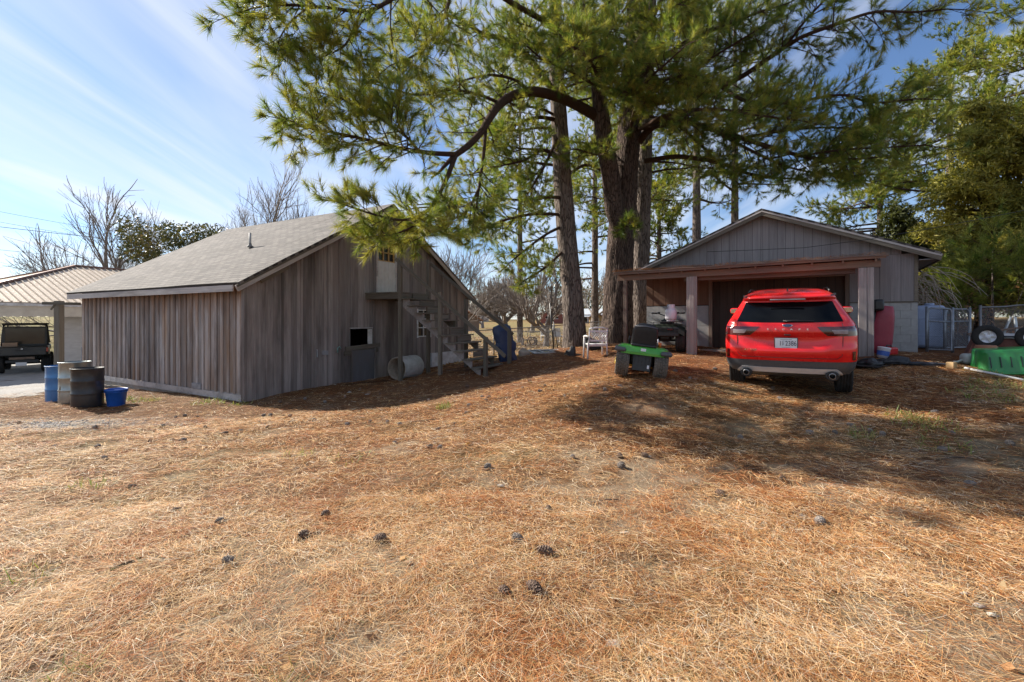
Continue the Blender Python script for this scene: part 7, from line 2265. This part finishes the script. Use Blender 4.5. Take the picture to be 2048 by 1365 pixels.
# overhead wires
M_wire = pm('black_wire', (.02, .02, .02), None, .6)
def wire(label, a, b, sag, r, name='power_line'):
    a, b = Vector(a), Vector(b)
    pts = [a.lerp(b, t) - Vector((0, 0, sag * 4 * t * (1 - t))) for t in np.linspace(0, 1, 20)]
    o = MB().tube(pts, r, 5).build(name, M_wire)
    tag(o, label, 'wire', 'overhead wires on the left')
wire('uppermost thin wire over the carport', px(-420, 330, 30), px(560, 500, 46), .9, .012)
wire('second thin wire from the top over the carport', px(-420, 355, 30), px(560, 515, 46), .9, .012)
wire('thick dark cable over the carport, third of the wires', px(-420, 395, 30), px(560, 500, 46), .6, .022)
wire('lowest wire over the carport roof', px(-420, 445, 30), px(560, 530, 46), .8, .014)
gwp = gw(2.2, .34, 0)
o = MB().tube([gw(1.9, .36, 2.0), gw(2.9, .55, 1.93), gw(4.3, .55, 1.88), gw(5.6, .6, 1.96), Vector((11.5, 12.0, CZ + 2.5)), Vector((16, 13.0, CZ + 3.4))], .007, 5).build('service_wire', M_wire)
tag(o, 'thin service wire crossing in front of the garage gable', 'wire')

# ================================================================== beyond the fence
M_brick = pm('red_brick_wall', (.24, .085, .065), (.19, .07, .055), .9, 2)
M_wroof = pm('white_metal_roof', (.62, .64, .64), (.54, .56, .56), .5, .6)
M_tan = pm('tan_siding', (.36, .25, .11), (.30, .20, .09), .8, 2)
def house(name, label, x, d, w, l, hw, hr, wallm, roofm, rz=0.0, gable_windows=(), long_windows=(), door=None, cat='house'):
    X = (x - 1024) / F * d
    t = thing(name, label, cat, tuple(on(X, d, -.1)), rz)
    MB().prism([(-w / 2, 0), (w / 2, 0), (w / 2, hw), (0, hr - .1), (-w / 2, hw)], 0, l).build('wall', wallm, t)
    for s in (-1, 1):
        mb = MB(); e = .4
        sl_ = (hr - hw) / (w / 2)
        p = [(s * (w / 2 + e), -e, hw - e * sl_), (s * (w / 2 + e), l + e, hw - e * sl_), (0, l + e, hr), (0, -e, hr)]
        mb.add(p + [(a, b, c + .12) for a, b, c in p], [(0, 1, 2, 3), (7, 6, 5, 4), (0, 4, 5, 1), (1, 5, 6, 2), (2, 6, 7, 3), (3, 7, 4, 0)])
        mb.build('roof', roofm, t)
    for (wx, wz, ww, wh) in gable_windows:
        o = MB().box((wx, -.03, wz), (ww, .06, wh)).build('window', M_pane, t)
        MB().box((wx, -.045, wz - wh / 2 - .05), (ww + .2, .1, .1)).build('sill', M_white, o)
    if door:
        MB().box((door[0], -.04, door[1] / 2 + .1), (door[2], .08, door[1])).build('door', M_white, t)
    return t
bh = house('brick_house', 'red brick house with white metal roof beyond the field', 1103, 104, 5.0, 9, 2.2, 3.3, M_brick, M_wroof, R(-6), ((-.9, 1.5, .8, .5), (1.1, 1.5, .8, .5)))
# its long wing
mb = MB(); mb.box((9.0, 4.5, 1.1), (13.5, 5.0, 2.2)); mb.build('wing_wall', M_brick, bh)
mb = MB(); mb.prism([(1.6, 1.6), (1.6, 1.75), (4.4, 3.6), (7.4, 1.9), (7.4, 1.75), (4.4, 3.45)], -2.4, -16.0, Matrix.Rotation(R(90), 4, 'Z')); mb.build('wing_roof', M_wroof, bh)
MB().box((7.9, 1.97, 1.15), (1.1, .06, 2.0)).build('door', M_white, bh)
MB().box((7.9, 1.93, 1.2), (.7, .03, 1.5)).build('door_glass', M_pane, bh)
for x_ in (5.0, 11.5): MB().box((x_, 1.97, 1.4), (1.2, .06, .9)).build('window', M_pane, bh)
house('garden_shed', 'tan wooden shed in front of the brick house wing', 1193, 84, 2.5, 3.2, 1.75, 2.45, M_tan, pm('brown_shed_roof', (.16, .10, .07), None, .9), R(-8), (), (), (0, 1.4, .9), 'shed')
house('far_house', 'low pale farmhouse with white roof at the left end of the field', 952, 120, 7, 9, 1.8, 2.6, pm('pale_siding', (.5, .42, .36), None, .8), M_wroof, R(20), ((0, 1.1, 1, .8),))
house('far_barn', 'small orange roofed shed just past the barn eave', 935, 60, 3.4, 4, 1.6, 2.6, pm('weathered_shed_wall', (.28, .2, .14), None, .8), pm('orange_roof', (.45, .2, .09), (.36, .16, .07), .7), R(30), (), (), None, 'shed')
up_ = thing('utility_pole', 'utility pole with cross arm in the field past the barn', 'utility pole', tuple(on((957 - 1024) / F * 88, 88)))
b_ = on((957 - 1024) / F * 88, 88)
MB().tube([b_, Vector((b_.x, b_.y, CZ + 5.4))], [.16, .11], 8).build('pole', M_woodx, up_, world=True)
MB().box((b_.x, b_.y - .15, CZ + 4.7), (2.0, .1, .14)).build('cross_arm', M_woodx, up_, world=True)
up2 = thing('utility_pole', 'thin utility pole behind the white roof of the brick house', 'utility pole', tuple(on((1172 - 1024) / F * 120, 120)))
b_ = on((1172 - 1024) / F * 120, 120)
MB().tube([b_, Vector((b_.x, b_.y, CZ + 7.0))], [.16, .11], 8).build('pole', M_woodx, up2, world=True)
MB().box((b_.x, b_.y - .15, CZ + 6.3), (2.0, .1, .14)).build('cross_arm', M_woodx, up2, world=True)
# small things left out in the field
p = at(1058, 27)
wg = thing('wooden_wagon', 'small wooden wagon with a wheel in the field behind the fence', 'wagon', tuple(p), R(15))
for s in (-.25, .25):
    MB().lathe([(.20, -.02), (.26, -.02), (.26, .02), (.20, .02)], 20, Matrix.Translation((.2, s, .26)) @ Matrix.Rotation(R(90), 4, 'X'), close=True).build('wheel', M_wood_red, wg)
MB().box((0, 0, .34), (.9, .4, .06)).build('bed', M_wood_red, wg)
for s in (-.4, .4): MB().box((s, 0, .22), (.06, .4, .5)).build('end_board', M_wood_red, wg)
for xp, d, lb in ((1092, 31, 'white lawn chair in the field left of the pine trunk'), (1118, 29, 'white lawn chair in the field half behind the pine trunk')):
    p = at(xp, d)
    t = thing('lawn_chair', lb, 'chair', tuple(p), R(30), 'lawn chairs in the field')
    MB().box((0, 0, .40), (.55, .5, .05)).build('seat', M_chair, t); MB().box((0, .25, .66), (.55, .04, .5), Matrix.Rotation(R(-12), 3, 'X')).build('backrest', M_chair, t)
    for a in (-.24, .24):
        for b in (-.22, .22): MB().box((a, b, .19), (.05, .05, .38)).build('leg', M_chair, t)
p = at(1075, 36)
pt_ = thing('picnic_table', 'dark picnic table standing in the field beyond the fence', 'table', tuple(p), R(10))
MB().box((0, 0, .74), (1.8, .75, .05)).build('table_top', M_woodx, pt_)
for s in (-.65, .65): MB().box((0, s, .44), (1.8, .26, .05)).build('bench', M_woodx, pt_)
for a in (-.7, .7):
    for s in (-1, 1): beam('leg', MATRIX[pt_] @ Vector((a, s * .6, 0)), MATRIX[pt_] @ Vector((a, s * .2, .74)), .05, .09, M_woodx, pt_)
